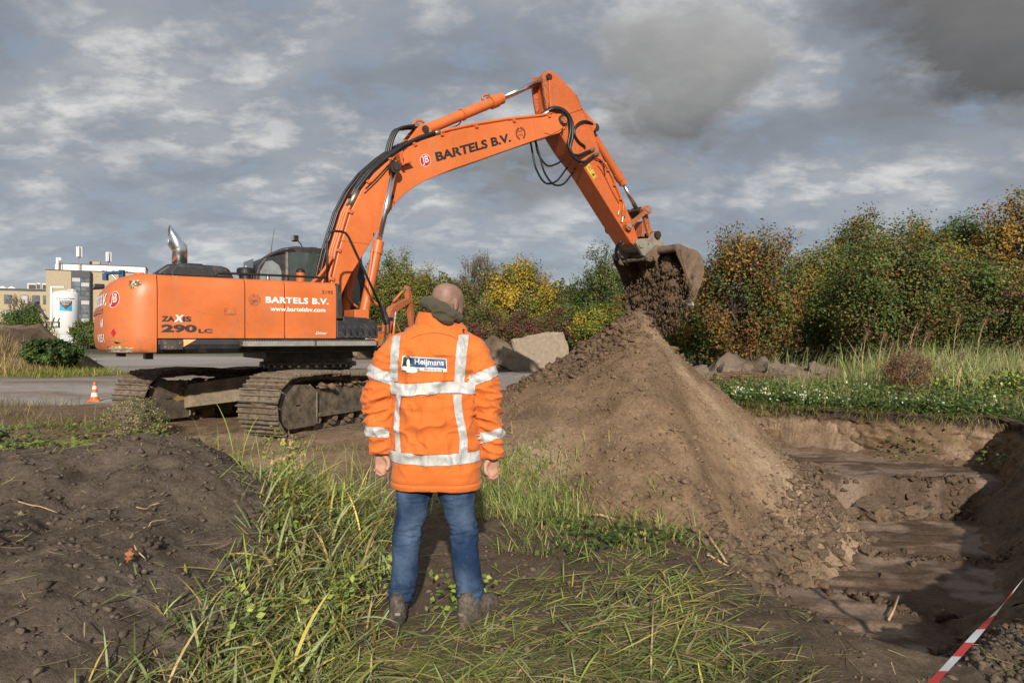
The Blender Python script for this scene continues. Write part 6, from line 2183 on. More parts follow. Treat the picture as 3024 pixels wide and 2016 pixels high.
# ------------------------------------------------------------------ second excavator, far off
def far_excavator():
    x, y = -7.95, 42.0
    e = empty('excavator', (x, y, gz(x, y)), R(62))
    e.scale = (0.76, 0.76, 0.76)
    tag(e, 'smaller orange excavator with green stickers parked before the hedge', 'excavator')
    # local: x forward, y left. The rear and right side look towards the camera
    for yy in (-1.15, 1.15):
        t = MB().prism([(-1.9, 0.1), (-2.2, 0.35), (-2.1, 0.75), (-1.8, 0.9), (1.8, 0.9), (2.1, 0.75), (2.2, 0.35), (1.9, 0.1)], yy - 0.3, yy + 0.3).build('track', 'muddy_steel', e, bevel=0.05)
        for q in range(-5, 6):
            MB().box((q * 0.36, yy, 0.915), (0.26, 0.62, 0.03)).build('track_shoe', 'shoe_mud', t)
    MB().lathe([(0.7, 0.7), (0.7, 1.1)], 20).build('slew_ring', 'dark_metal', e)
    MB().prism([(-2.2, 1.10), (-2.2, 2.05), (1.2, 2.05), (1.2, 1.10)], -1.35, 1.35).build('engine_house', 'orange', e, bevel=0.05)
    MB().rings([[(p[0] * 0.92, p[1] * 0.94, 1.05 + 1.05 * f) for p in cw_outline(25, bq, 1.0)][::-1] for f, bq in ((0, 0.8), (0.1, 1.0), (0.8, 1.0), (1.0, 0.75))]).build('counterweight', 'orange', e, auto=40)
    MB().box((-1.2, 0.1, 2.15), (1.5, 2.0, 0.2)).build('engine_hood', 'orange_dull', e, bevel=0.05)
    cb = MB().prism([(-0.3, 1.1), (-0.3, 2.75), (1.2, 2.75), (1.45, 2.0), (1.4, 1.1)], 0.45, 1.4).build('cab', 'orange_dull', e, bevel=0.06)
    MB().prism([(-0.15, 1.9), (-0.15, 2.6), (1.1, 2.6), (1.28, 1.9)], 0.435, 0.45).build('cab_window', 'glass_dark', cb)
    st = MB().prism([(1.15, 1.22), (1.15, 1.62), (0.3, 1.80), (-0.75, 1.74), (-0.85, 1.24)], -2.79, -2.775, 'x').build('rear_sticker', 'letter_white', e)
    MB().prism([(1.15, 1.2), (1.15, 1.34), (0.2, 1.27), (-0.6, 1.22)], -2.80, -2.791, 'x').build('sticker_leaf', 'sticker_green', st)
    for q in range(7):
        MB().box((-2.80, 1.0 - q * 0.26, 1.44), (0.01, 0.18 + 0.03 * (q % 3), 0.10)).build('faint_print', 'letter_grey', st)
    MB().prism([(-1.85, 1.2), (-1.85, 1.62), (-1.2, 1.62), (-1.0, 1.2)], -1.375, -1.366).build('side_leaf_sticker', 'sticker_green', e)
    bm_ = [(0.15, 1.7), (0.2, 2.4), (0.45, 3.5), (0.9, 4.2), (1.5, 4.55), (3.2, 5.1), (3.45, 5.0), (3.4, 4.75), (1.75, 4.0), (1.2, 3.5), (0.8, 2.6), (0.5, 1.7)]
    bo = MB().prism(bm_, -0.28, 0.28).build('boom', 'orange_dull', e, bevel=0.02)
    for yy in (-0.42, 0.42):
        MB().cyl((0.75, yy, 1.5), (0.95, yy, 2.7), 0.09, 12).build('boom_cylinder', 'orange', e)
        MB().cyl((0.95, yy, 2.7), (1.15, yy, 3.85), 0.06, 10).build('piston_rod', 'chrome', e)
    MB().cyl((1.4, 0, 4.75), (2.6, 0, 5.65), 0.10, 12).build('arm_cylinder', 'orange', e)
    MB().cyl((2.6, 0, 5.65), (3.2, 0, 6.05), 0.055, 10).build('piston_rod', 'chrome', e)
    MB().prism([(3.1, 6.1), (3.35, 6.15), (3.65, 5.4), (3.75, 4.8), (4.05, 2.6), (3.8, 2.5), (3.35, 4.4), (3.2, 5.2)], -0.22, 0.22).build('arm', 'orange_dull', e, bevel=0.02)
    MB().cyl((3.85, 0, 5.0), (4.2, 0, 3.6), 0.08, 12).build('bucket_cylinder', 'orange_dull', e)
    MB().prism([(3.75, 2.6), (4.15, 2.7), (4.35, 2.3), (4.1, 1.75), (3.6, 1.7), (3.5, 2.1)], -0.6, 0.6).build('bucket', 'bucket_steel', e, bevel=0.03)
    MB().tube([(-0.2, -1.25, 2.05), (-0.2, -1.25, 2.95), (0.2, -1.25, 2.95), (0.8, -1.25, 2.05)], 0.03, 6).build('handrail', 'orange', e)
    MB().tube([(1.42, 0.4, 2.2), (1.6, 0.2, 2.9)], 0.03, 6).build('mirror_arm', 'rubber', e)


far_excavator()


# ------------------------------------------------------------------ plants
def leaf_quads(c, nrm, size, asp=0.62, rng=RNG):
    """diamond leaves at centres c facing nrm"""
    n = len(c)
    t = rng.normal(size=(n, 3))
    t -= nrm * (t * nrm).sum(1, keepdims=True)
    t /= np.linalg.norm(t, axis=1, keepdims=True) + 1e-9
    b = np.cross(nrm, t)
    s = size[:, None]
    v = np.empty((n, 4, 3))
    v[:, 0] = c - t * s
    v[:, 1] = c + b * s * asp + nrm * s * 0.12
    v[:, 2] = c + t * s
    v[:, 3] = c - b * s * asp + nrm * s * 0.12
    f = np.arange(n * 4).reshape(n, 4)
    return v.reshape(-1, 3), f


def pick(pal, n, rng, cl=None, j=0.22):
    """colours from a weighted palette; clumps keep to one hue"""
    w = np.array([p[0] for p in pal], float)
    cs = np.array([p[1] for p in pal], float)
    k = rng.choice(len(pal), n, p=w / w.sum())
    c = cs[k] * (1 + j * rng.normal(size=(n, 1)))
    return np.clip(c, 0.004, 1)


GREEN = (0.081, 0.132, 0.030)
DGREEN = (0.041, 0.074, 0.022)
OLIVE = (0.142, 0.142, 0.041)
YGREEN = (0.206, 0.200, 0.037)
YELLOW = (0.408, 0.282, 0.036)
RUST = (0.203, 0.097, 0.035)
BROWN = (0.142, 0.084, 0.043)
RED = (0.137, 0.047, 0.039)
GOLD = (0.312, 0.181, 0.037)


def tree(name, label, x, y, h, rx, ry, pal, seed, n=6000, leaf=0.075, low=0.1, clumps=70, bare=0.0, cat='tree', group=None, spread=0.135, bark='bark', lean=0.0, topheavy=0.0):
    """woody plant: branching stems plus a crown of loose leaf clumps"""
    rng = np.random.default_rng(seed)
    g0 = gz(x, y) - 0.03
    root = empty(name, (x, y, g0))
    tag(root, label, cat, group)
    # clump centres fill a lumpy ellipsoid, biased to its outside
    cz = h * (1 + low) / 2
    rz = h * (1 - low) / 2
    d = rng.normal(size=(clumps, 3))
    d /= np.linalg.norm(d, axis=1, keepdims=True)
    r = rng.uniform(0.25, 1.0, clumps) ** 0.5
    lump = 0.78 + 0.30 * rng.random(clumps)
    c = d * (r * lump)[:, None] * np.array([rx, ry, rz]) + np.array([0, 0, cz])
    shape = 1 - 0.28 * np.clip((c[:, 2] - cz) / rz, 0, 1) ** 1.6 * (1 - topheavy)
    c[:, 0] = c[:, 0] * shape + lean * c[:, 2]
    c[:, 1] *= shape
    c[:, 2] = np.maximum(c[:, 2], 0.12 * h * rng.random(clumps) + 0.1)
    # stems
    st = MB()
    k = max(2, int(rx * 1.4))
    bases = []
    for i in range(k):
        a = 2 * math.pi * i / k + rng.random()
        b0 = Vector((0.10 * rx * math.cos(a), 0.10 * ry * math.sin(a), 0))
        top = Vector((0.45 * rx * math.cos(a) + lean * h, 0.45 * ry * math.sin(a), h * (0.60 + 0.25 * rng.random())))
        P = [b0.lerp(top, t) + Vector((0.06 * rx * rng.normal(), 0.06 * ry * rng.normal(), 0)) * (t > 0.05) for t in (0, 0.25, 0.5, 0.75, 1.0)]
        st.tube(P, [0.016 * h * q for q in (1, 0.8, 0.6, 0.38, 0.12)], 6)
        bases.append(P)
    for i in range(clumps):
        cc = Vector(c[i])
        P = bases[int(rng.integers(k))]
        s0 = min(P[1:], key=lambda q: abs(q.z - cc.z * 0.65))
        mid = s0.lerp(cc, 0.55) + Vector(rng.normal(size=3)) * 0.05 * rx
        st.tube([s0, mid, cc], [0.006 * h, 0.0035 * h, 0.0012 * h], 4, cap=False)
        if bare > 0 and cc.z > cz:
            for q in range(int(4 + 5 * bare)):
                e = cc + Vector((rng.normal() * 0.12 * rx, rng.normal() * 0.12 * ry, (0.06 + 0.16 * rng.random()) * rz + 0.0))
                st.tube([mid.lerp(cc, 0.6), cc.lerp(e, 0.5) + Vector(rng.normal(size=3)) * 0.02 * rx, e], [0.0022 * h, 0.0016 * h, 0.0008 * h], 3, cap=False)
    st.build('trunk', bark, root)
    # leaves
    ci = rng.integers(0, clumps, n)
    if bare > 0:
        keep = rng.random(n) > bare * sstep(cz, h, c[ci, 2]) * 1.25
        ci = ci[keep]
    n = len(ci)
    sg = spread * np.array([rx, ry, rz])
    p = c[ci] + np.clip(rng.normal(size=(n, 3)), -1.7, 1.7) * sg * (0.5 + 0.6 * rng.random((n, 1)))
    p[:, 2] = np.maximum(p[:, 2], 0.04)
    nr = rng.normal(size=(n, 3)) * 0.8 + (p - np.array([0, 0, cz])) / np.array([rx, ry, rz]) * 0.9 + np.array([0, -0.15, 0.35])
    nr /= np.linalg.norm(nr, axis=1, keepdims=True)
    sz = leaf * (0.55 + 0.8 * rng.random(n))
    v, f = leaf_quads(p, nr, sz, 0.62, rng)
    # each clump keeps its own mixture; whole-leaf colour
    ccol = pick(pal, clumps, rng)[ci]
    lcol = pick(pal, n, rng, j=0.16)
    mixf = (rng.random(n) < 0.74)[:, None]
    col = np.where(mixf, ccol, lcol)
    npmesh('crown', v, f, 'leaf', np.repeat(col, 4, 0), root)
    return root


TR = 0
def P2(px, Z):
    return (px - 1176.0) / 1568.0 * Z


def hedges():
    # right-hand thicket, about 25 m off
    A = [  # px, Z, height, rx, ry, palette, label, kw
        (1722, 24.0, 5.3, 2.05, 1.6, ((3, RUST), (3, BROWN), (3, OLIVE), (1.4, GOLD), (2, GREEN)), 'rust-brown rounded bush right behind the excavator bucket', dict(n=26362, leaf=0.052, clumps=195, low=0.02, bare=0.25)),
        (1885, 28.0, 4.9, 1.7, 1.5, ((3, OLIVE), (2, YGREEN), (2, GREEN), (1, GOLD)), 'yellow-green bush between the rust-brown and the big green bush', dict(n=15817, leaf=0.054, clumps=120, low=0.02)),
        (2075, 22.5, 4.75, 2.75, 1.9, ((5, GREEN), (3.5, OLIVE), (1.4, BROWN), (0.8, RUST), (0.8, GOLD), (2.5, DGREEN)), 'broad dark green bush with brown twigs above the grassy bank', dict(n=38665, leaf=0.046, clumps=270, low=0.02)),
        (1985, 31.0, 6.9, 2.2, 1.7, ((3, OLIVE), (3, GREEN), (1.6, GOLD), (1, RUST)), 'tall olive tree rising behind the left side of the broad bush', dict(n=19332, leaf=0.059, clumps=135, low=0.2, topheavy=0.4)),
        (2120, 32.0, 6.7, 1.9, 1.5, ((3, GREEN), (3, OLIVE), (1, GOLD)), 'tall green tree behind the middle of the broad bush', dict(n=15817, leaf=0.059, clumps=120, low=0.2, topheavy=0.3)),
        (2225, 30.0, 6.6, 2.0, 1.5, ((4, GREEN), (2, DGREEN), (1.5, OLIVE)), 'dark green tree with see-through crown left of the yellow-brown tree', dict(n=14060, leaf=0.063, clumps=105, low=0.25, topheavy=0.4, spread=0.13)),
        (2335, 27.0, 6.7, 2.1, 1.6, ((4, GOLD), (3, OLIVE), (2, RUST), (1, YGREEN)), 'tall yellow-brown tree at the right edge of the picture', dict(n=16695, leaf=0.063, clumps=120, low=0.2, topheavy=0.5, spread=0.13)),
        (2305, 21.5, 3.4, 1.9, 1.4, ((4, OLIVE), (3, BROWN), (2, GREEN)), 'low olive bush below the yellow-brown tree', dict(n=15817, leaf=0.046, clumps=120, low=0.02)),
        (2180, 25.5, 4.6, 1.5, 1.2, ((4, YGREEN), (3, GREEN), (1, GOLD)), 'yellow-green bush peeking out right of the broad bush', dict(n=12302, leaf=0.051, clumps=90, low=0.02)),
        (1610, 30.0, 4.7, 1.5, 1.3, ((4, YGREEN), (3, GREEN), (1, GOLD)), 'pale yellow-green bush just behind the bucket edge', dict(n=11423, leaf=0.059, clumps=90, low=0.02)),
        (1530, 33.0, 4.2, 1.9, 1.5, ((3, GREEN), (2, DGREEN), (2, OLIVE), (1, GOLD)), 'green bush behind the falling soil', dict(n=14060, leaf=0.059, clumps=105, low=0.02)),
        # middle hedge, 36 to 60 m off
        (1378, 36.0, 3.3, 1.75, 1.3, ((4, YELLOW), (4, GREEN), (2, YGREEN)), 'shrub dotted with bright yellow leaves left of the heap summit', dict(n=16695, leaf=0.054, clumps=135, low=0.02)),
        (1385, 46.0, 7.2, 2.2, 1.8, ((4, GREEN), (3, DGREEN), (2, OLIVE), (1, YGREEN)), 'tall green tree behind the yellow-dotted shrub', dict(n=16695, leaf=0.071, clumps=135, low=0.05, bare=0.2)),
        (1195, 46.0, 6.8, 2.6, 1.9, ((6, YELLOW), (4, YGREEN), (2, GREEN)), 'bright yellow tree in the middle of the hedge', dict(n=21090, leaf=0.071, clumps=165, low=0.05)),
        (1100, 52.0, 8.1, 1.9, 1.7, ((3, OLIVE), (3, GREEN), (1.4, BROWN)), 'tall tree with bare twiggy top left of the yellow tree', dict(n=12302, leaf=0.071, clumps=120, low=0.05, bare=0.85, bark='bark_pale')),
        (1215, 55.0, 8.0, 2.4, 1.8, ((3, OLIVE), (2, YGREEN), (2, BROWN)), 'bare-twigged tree rising behind the bright yellow tree', dict(n=8787, leaf=0.071, clumps=135, low=0.1, bare=0.95, bark='bark_pale')),
        (1300, 48.0, 5.3, 1.9, 1.6, ((3, OLIVE), (3, GREEN), (1, BROWN)), 'low olive tree between the yellow tree and the tall green one', dict(n=13180, leaf=0.068, clumps=105, low=0.02)),
        (905, 50.0, 8.1, 2.3, 1.8, ((4, YGREEN), (4, OLIVE), (2, GREEN), (1, YELLOW)), 'tall yellow-green tree right of the boom cylinders', dict(n=17575, leaf=0.071, clumps=135, low=0.05)),
        (985, 50.0, 6.6, 2.4, 1.8, ((4, YGREEN), (3, OLIVE), (2, YELLOW), (1, BROWN)), 'yellow-olive tree above the smaller excavator', dict(n=17575, leaf=0.068, clumps=135, low=0.03)),
        (1050, 50.0, 5.5, 2.0, 1.6, ((3, OLIVE), (3, BROWN), (2, GREEN), (1, YGREEN)), 'brown-olive bush behind the head of the man', dict(n=15817, leaf=0.063, clumps=120, low=0.02)),
        (1110, 42.0, 3.4, 2.0, 1.4, ((4, BROWN), (3, OLIVE), (2, RED), (2, GREEN)), 'brown-leaved shrub right of the head of the man', dict(n=15817, leaf=0.054, clumps=120, low=0.02)),
        (1205, 40.0, 3.0, 1.8, 1.3, ((4, RED), (3, BROWN), (2, GREEN), (1, OLIVE)), 'dark red shrub below the bright yellow tree', dict(n=14938, leaf=0.052, clumps=120, low=0.02)),
        (1290, 41.0, 3.3, 1.5, 1.3, ((4, RED), (3, OLIVE), (2, GREEN)), 'reddish shrub left of the yellow-dotted shrub', dict(n=12302, leaf=0.054, clumps=105, low=0.02)),
        (1455, 44.0, 4.4, 2.0, 1.5, ((3, OLIVE), (3, GREEN), (1, GOLD)), 'olive bush behind the tip of the heap', dict(n=13180, leaf=0.068, clumps=105, low=0.02)),
        (830, 52.0, 6.0, 2.2, 1.7, ((3, OLIVE), (3, GREEN), (1, YGREEN)), 'olive tree seen between the boom cylinders', dict(n=12302, leaf=0.071, clumps=105, low=0.05)),
        (935, 49.5, 3.6, 1.6, 1.3, ((3, BROWN), (3, OLIVE), (1, GREEN)), 'brown shrub right behind the smaller excavator', dict(n=12302, leaf=0.059, clumps=105, low=0.02)),
        # left side
        (20, 34.0, 2.6, 1.5, 1.2, ((4, GREEN), (3, OLIVE), (2, DGREEN)), 'green bush at the left edge above the overgrown mound', dict(n=11423, leaf=0.046, clumps=90, low=0.02)),
        (62, 33.0, 2.9, 1.2, 1.0, ((5, GREEN), (3, DGREEN), (1, YGREEN)), 'taller green bush below the office windows', dict(n=10545, leaf=0.046, clumps=90, low=0.02)),
        (122, 24.6, 1.15, 0.95, 0.8, ((5, DGREEN), (5, GREEN)), 'dark glossy broad-leaved bush on the shoulder of the overgrown mound', dict(n=7908, leaf=0.063, clumps=90, low=0.02)),
        (200, 84.0, 3.7, 2.6, 1.2, ((4, GREEN), (3, OLIVE)), 'green bush in front of the glazed stair tower', dict(n=7908, leaf=0.102, clumps=75, low=0.02)),
    ]
    for i, (px, Z, h, rx, ry, pal, lab, kw) in enumerate(A):
        nm = 'shrub' if ('bush' in lab or 'shrub' in lab) else 'tree'
        tree(nm, lab, P2(px, Z), Z, h, rx, ry, pal, 100 + i, cat='bush' if nm == 'shrub' else 'tree', **kw)
    # bare sapling before the office
    tree('sapling', 'bare young tree in front of the office windows', P2(52, 40.0), 40.0, 4.1, 1.0, 0.9, ((1, OLIVE), (1, BROWN)), 150, n=878, leaf=0.042, clumps=67, low=0.35, bare=0.6, cat='tree', bark='bark_pale')
    # closed wall of leaves farther behind, reads as one mass
    rng = np.random.default_rng(77)
    vs, fs, cs = [], [], []
    n = 36000
    px = rng.uniform(760, 2700, n)
    Z = np.where(px < 1560, rng.uniform(56, 62, n), rng.uniform(36, 42, n))
    x = (px - 1176) / 1568 * Z
    top = np.where(px < 1560, 6.3, 4.9) + 0.9 * vnoise(x * 0.5, Z * 0 + 3.0, 5) + 0.4 * vnoise(x * 1.7, Z * 0 + 1.0, 6)
    z = 0.2 + rng.random(n) ** 0.8 * top
    p = np.stack([x, Z, z], 1)
    nr = rng.normal(size=(n, 3)) + np.array([0, -1.0, 0.5])
    nr /= np.linalg.norm(nr, axis=1, keepdims=True)
    v, f = leaf_quads(p, nr, rng.uniform(0.11, 0.20, n), 0.7, rng)
    col = pick(((3, DGREEN), (3, OLIVE), (2, BROWN), (1, YGREEN)), n, rng)
    o = npmesh('far_thicket', v, f, 'leaf', np.repeat(col * 0.9, 4, 0))
    tag(o, 'dense far thicket closing the gaps behind the hedge trees', 'thicket', kind='stuff')


hedges()


# ------------------------------------------------------------------ earthworks: walls of the pit, rubble, clods
def pit_wall(name, rim, base_z, lean, seed, pale=True):
    """cut soil face: strip below a rim polyline, roughened in 3D"""
    P = []
    for a, b in zip(rim, rim[1:]):
        n = max(2, int(math.dist(a, b) / 0.03))
        for i in range(n):
            P.append((a[0] + (b[0] - a[0]) * i / n, a[1] + (b[1] - a[1]) * i / n))
    P.append(rim[-1])
    P = np.array(P)
    T = np.gradient(P, axis=0)
    T /= np.linalg.norm(T, axis=1, keepdims=True)
    N = np.stack([-T[:, 1], T[:, 0]], 1)          # into the pit
    nv = 44
    zt = ground_z(P[:, 0] - N[:, 0] * 0.25, P[:, 1] - N[:, 1] * 0.25)
    V, C = [], []
    s = np.cumsum(np.r_[0, np.linalg.norm(np.diff(P, axis=0), axis=1)])
    for j in range(nv + 1):
        t = j / nv
        zz = zt + 0.02 - (zt + 0.02 - base_z) * t
        off = lean * t + 0.03
        w = 0.11 * fbm(s, zz, 1.3, 4, seed) + 0.075 * fbm(s, zz * 1.6, 6, 4, seed + 1, 0.6) + 0.02 * fbm(s * 0.35, zz, 22, 3, seed + 2)
        w = w + 0.07 * np.exp(-((t - 0.02) / 0.06) ** 2) + 0.18 * sstep(0.82, 1.0, t)      # overhanging sod, slumped foot
        if j == 0:
            w = w - 0.22
        q = P + N * (off + w)[:, None]
        V.append(np.c_[q, zz + 0.02 * fbm(s, zz, 5, 3, seed + 3)])
        dep = zt - zz
        n1 = fbm(s, zz * 4, 1.1, 4, seed + 4)
        c = np.tile(np.array([0.150, 0.100, 0.060]), (len(P), 1))
        if pale:
            c = mixc(c, np.array([0.34, 0.25, 0.165]), np.exp(-((dep - 0.24 - 0.05 * n1) / 0.05) ** 2) * (0.45 + 0.9 * n1))
            c = mixc(c, np.array([0.30, 0.205, 0.125]), np.exp(-((dep - 0.36 - 0.05 * n1) / 0.035) ** 2) * (0.55 + 0.8 * n1))
        c = mixc(c, np.array([0.060, 0.045, 0.034]), 1 - sstep(0.07, 0.17, dep + 0.06 * n1))
        c = mixc(c, np.array([0.13, 0.090, 0.060]), sstep(0.45, 0.6, dep) * 0.6)
        C.append(c)
    V = np.concatenate(V)
    C = np.concatenate(C)
    f = grid_faces(len(P), nv + 1)
    o = npmesh(name, V, f, 'clod', C, smooth=True, kind='structure')
    return o


pit_wall('pit_wall_back', [(7.42, 9.97), (6.3, 10.55), (5.4, 11.15), (4.6, 11.75), (3.7, 12.3), (3.2, 12.0)], -0.38, 0.14, 200)
pit_wall('pit_wall_right', [(3.3, 4.05), (4.85, 5.1), (5.85, 6.65), (6.5, 7.95), (7.1, 9.15), (7.42, 9.97)], -0.84, 0.75, 210, False)


def rubble_heap(name, cx, cy, r, h, seed, col, label, cat, ky=1.0, step=0.07, rough=0.12):
    def fn(x, y):
        cap = 1.75 if name == 'overgrown_mound' else 1.0
        wx = x + 0.25 * fbm(x, y, 0.7, 3, seed)
        d = np.sqrt(((wx - cx) / r) ** 2 + ((y - cy) / (r * ky)) ** 2)
        return terrain_z(x, y) - 0.1 + (h + 0.1) * np.clip(cap * (1 - d), -1, 1) * (1 + 0.2 * fbm(x, y, 1.1, 3, seed + 1)) + rough * fbm(x, y, 1.6, 4, seed + 2, 0.6) * (d < 1.15)
    def cf(x, y, z):
        n1 = fbm(x, y, 1.1, 4, seed + 3)
        c = np.tile(np.array(col), (len(x), 1))
        c = mixc(c, np.array(col) * 0.55, sstep(0, 0.5, n1))
        return mixc(c, np.array(col) * 1.5, sstep(0.1, 0.5, -n1))
    return patch(name, fn, cx - r * 1.25, cx + r * 1.25, cy - r * ky * 1.25, cy + r * ky * 1.25, step, cf, 'clod', label, cat)


rubble_heap('rubble_heap', 6.0, 18.0, 2.9, 0.66, 300, (0.17, 0.128, 0.094), 'low grey-brown rubble heap behind the rusty bars', 'rubble heap', 0.5, 0.05, 0.34)
rubble_heap('earth_pile', -0.65, 27.5, 2.2, 1.35, 310, (0.20, 0.145, 0.10), 'brown earth pile left of the pale concrete slab', 'soil heap', 0.6)
rubble_heap('overgrown_mound', -20.3, 26.0, 5.0, 1.65, 320, (0.15, 0.105, 0.070), 'overgrown brown earth mound at the far left by the wet road', 'soil heap', 0.54, 0.11, 0.16)


def rock(name, loc, size, rot, seed, mat, label, cat, amp=0.14, cuts=5):
    bm = bmesh.new()
    bmesh.ops.create_cube(bm, size=1.0)
    bmesh.ops.subdivide_edges(bm, edges=bm.edges[:], cuts=cuts, use_grid_fill=True)
    co = np.array([v.co for v in bm.verts])
    co = co * (1 - 0.10 * (np.abs(co).sum(1, keepdims=True) > 1.25))
    d = fbm(co[:, 0], co[:, 1], 2.6, 4, seed, z=co[:, 2])
    co = co * (1 + amp * d[:, None])
    for v, c in zip(bm.verts, co):
        v.co = Vector((c[0] * size[0], c[1] * size[1], c[2] * size[2]))
    me = bpy.data.meshes.new(name)
    bm.to_mesh(me)
    bm.free()
    o = minst(name, me, mat)
    o.location = loc
    o.rotation_euler = rot
    if label:
        tag(o, label, cat)
    return o


rock('concrete_slab', (1.15, 27.0, 0.95), (2.1, 0.45, 1.45), (R(-24), R(-8), R(8)), 1, 'concrete', 'pale tilted concrete slab lying before the dark red shrubs', 'concrete slab', 0.10, 9)
rock('concrete_lump', (0.25, 26.6, 0.55), (1.5, 0.7, 0.7), (R(10), R(22), R(20)), 2, 'concrete', 'broken concrete lump leaning between the earth pile and the slab', 'concrete slab', 0.22, 7)
rock('stone_block', (4.0, 15.6, 0.40), (0.42, 0.3, 0.24), (R(10), R(12), R(30)), 3, 'rubble', 'small pale stone right behind the falling soil', 'stone', 0.22, 5)
rock('stone_block', (4.55, 17.1, 0.62), (0.6, 0.45, 0.35), (R(0), R(-14), R(10)), 4, 'rubble', 'pale stone block on the left end of the rubble heap', 'stone', 0.22, 5)
rock('stone_block', (8.1, 17.5, 0.55), (0.85, 0.5, 0.42), (R(0), R(18), R(-10)), 5, 'rubble', 'tilted stone block on the right end of the rubble heap', 'stone', 0.24, 5)


for i, (x, y, s_) in enumerate(((6.5, 16.9, .5), (7.1, 17.0, .42), (7.7, 16.9, .55), (6.1, 17.3, .35), (8.1, 17.1, .38), (9.0, 17.5, .5), (5.3, 17.0, .4), (6.85, 17.4, .6))):
    x -= 1.25
    o = rock('rubble_piece', (x, y, gz(x, y) + 0.12 + 0.05 * (i % 3)), (s_, s_ * 0.7, s_ * 0.55), (0.3 * i, 0.5 * i, 0.9 * i), 30 + i, 'rubble', ('third', 'fifth', 'sixth', 'second', 'seventh', 'eighth', 'first', 'fourth')[i] + ' rubble piece from the left on the low heap behind the rusty bars', 'rubble', 0.3, 4)
    o['group'] = 'broken pieces on the rubble heap'


def rebar():
    rr = random.Random(4)
    b = empty('rusty_bars', (5.05, 15.0, gz(5.05, 15.0)))
    tag(b, 'tangle of rusty steel bars on the grass beside the heap', 'steel bars')
    for i in range(16):
        a = R(rr.uniform(-14, 14))
        x0, y0 = rr.uniform(-0.9, -0.2), rr.uniform(-0.35, 0.35)
        L = rr.uniform(0.7, 1.3)
        z0 = 0.06 + 0.018 * i
        P = [Vector((x0 + L * t * math.cos(a), y0 + L * t * math.sin(a), z0 + 0.05 * math.sin(3 * t + i) + 0.03 * rr.random())) for t in (0, 0.25, 0.5, 0.75, 1)]
        MB().tube(spline(P, 3), 0.013, 6).build('bar', 'rust', b, smooth=True)
    MB().tube(spline([(0.50, 0, 0.15), (0.42, 0, 0.36), (0.28, 0, 0.50), (0.20, 0, 0.68), (0.20, 0, 0.90)], 5), 0.014, 6).build('bar', 'rust', b, smooth=True)


rebar()

_PHI = (1 + 5 ** 0.5) / 2
ICO_V = np.array([(-1, _PHI, 0), (1, _PHI, 0), (-1, -_PHI, 0), (1, -_PHI, 0), (0, -1, _PHI), (0, 1, _PHI), (0, -1, -_PHI), (0, 1, -_PHI), (_PHI, 0, -1), (_PHI, 0, 1), (-_PHI, 0, -1), (-_PHI, 0, 1)]) / 1.902
ICO_F = np.array([(0, 11, 5), (0, 5, 1), (0, 1, 7), (0, 7, 10), (0, 10, 11), (1, 5, 9), (5, 11, 4), (11, 10, 2), (10, 7, 6), (7, 1, 8), (3, 9, 4), (3, 4, 2), (3, 2, 6), (3, 6, 8), (3, 8, 9), (4, 9, 5), (2, 4, 11), (6, 2, 10), (8, 6, 7), (9, 8, 1)])


def ico_sub():
    V = [tuple(v) for v in ICO_V]
    F = []
    mid = {}
    def m(a, b):
        k = (min(a, b), max(a, b))
        if k not in mid:
            p = (np.array(V[a]) + np.array(V[b])) / 2
            V.append(tuple(p / np.linalg.norm(p)))
            mid[k] = len(V) - 1
        return mid[k]
    for a, b, c in ICO_F:
        ab, bc, ca = m(a, b), m(b, c), m(c, a)
        F += [(a, ab, ca), (b, bc, ab), (c, ca, bc), (ab, bc, ca)]
    return np.array(V), np.array(F)


ICO2_V, ICO2_F = ico_sub()


def clod_arrays(p, size, rng, stretch=(1, 1, 0.75), big=False, jag=0.36):
    n = len(p)
    bv, bf = (ICO2_V, ICO2_F) if big else (ICO_V, ICO_F)
    k = len(bv)
    q = rng.normal(size=(n, 4))
    q /= np.linalg.norm(q, axis=1, keepdims=True)
    w, x, y, z = q.T
    Rm = np.stack([1 - 2 * (y * y + z * z), 2 * (x * y - z * w), 2 * (x * z + y * w), 2 * (x * y + z * w), 1 - 2 * (x * x + z * z), 2 * (y * z - x * w), 2 * (x * z - y * w), 2 * (y * z + x * w), 1 - 2 * (x * x + y * y)], 1).reshape(n, 3, 3)
    v = bv[None] * (1 + (0.55 if big else 1.0) * jag * np.clip(rng.normal(size=(n, k, 1)), -1.8, 1.8)) * np.clip(1 + 0.38 * rng.normal(size=(n, 1, 3)), 0.35, 2)
    v = np.einsum('nij,nkj->nki', Rm, v) * np.array(stretch) * size[:, None, None] + p[:, None, :]
    f = bf[None] + (np.arange(n) * k)[:, None, None]
    return v.reshape(-1, 3), f.reshape(-1, 3), k


def clods(name, xy, size, colfn, seed, label, cat='soil', big=False, zf=ground_z, sink=0.35, mat='clod', parent=None):
    rng = np.random.default_rng(seed)
    z = zf(xy[:, 0], xy[:, 1])
    p = np.c_[xy, z + size * (0.5 - sink)]
    v, f, k = clod_arrays(p, size, rng, big=big)
    col = colfn(xy[:, 0], xy[:, 1], z) * (0.85 + 0.35 * rng.random((len(xy), 1)))
    o = npmesh(name, v, f, mat, np.repeat(col, k, 0), smooth=False, parent=parent)
    if label:
        tag(o, label, cat, kind='stuff')
    else:
        o['kind'] = 'stuff'
    return o


def sizes(rng, n, lo, hi, p=2.6):
    return lo + (hi - lo) * rng.random(n) ** p


def in_poly(xy, poly, soft=0.0, rng=None):
    d = poly_dist(xy[:, 0], xy[:, 1], poly)
    if soft > 0:
        return d > soft * (rng.random(len(xy)) - 0.5) * 2
    return d > 0


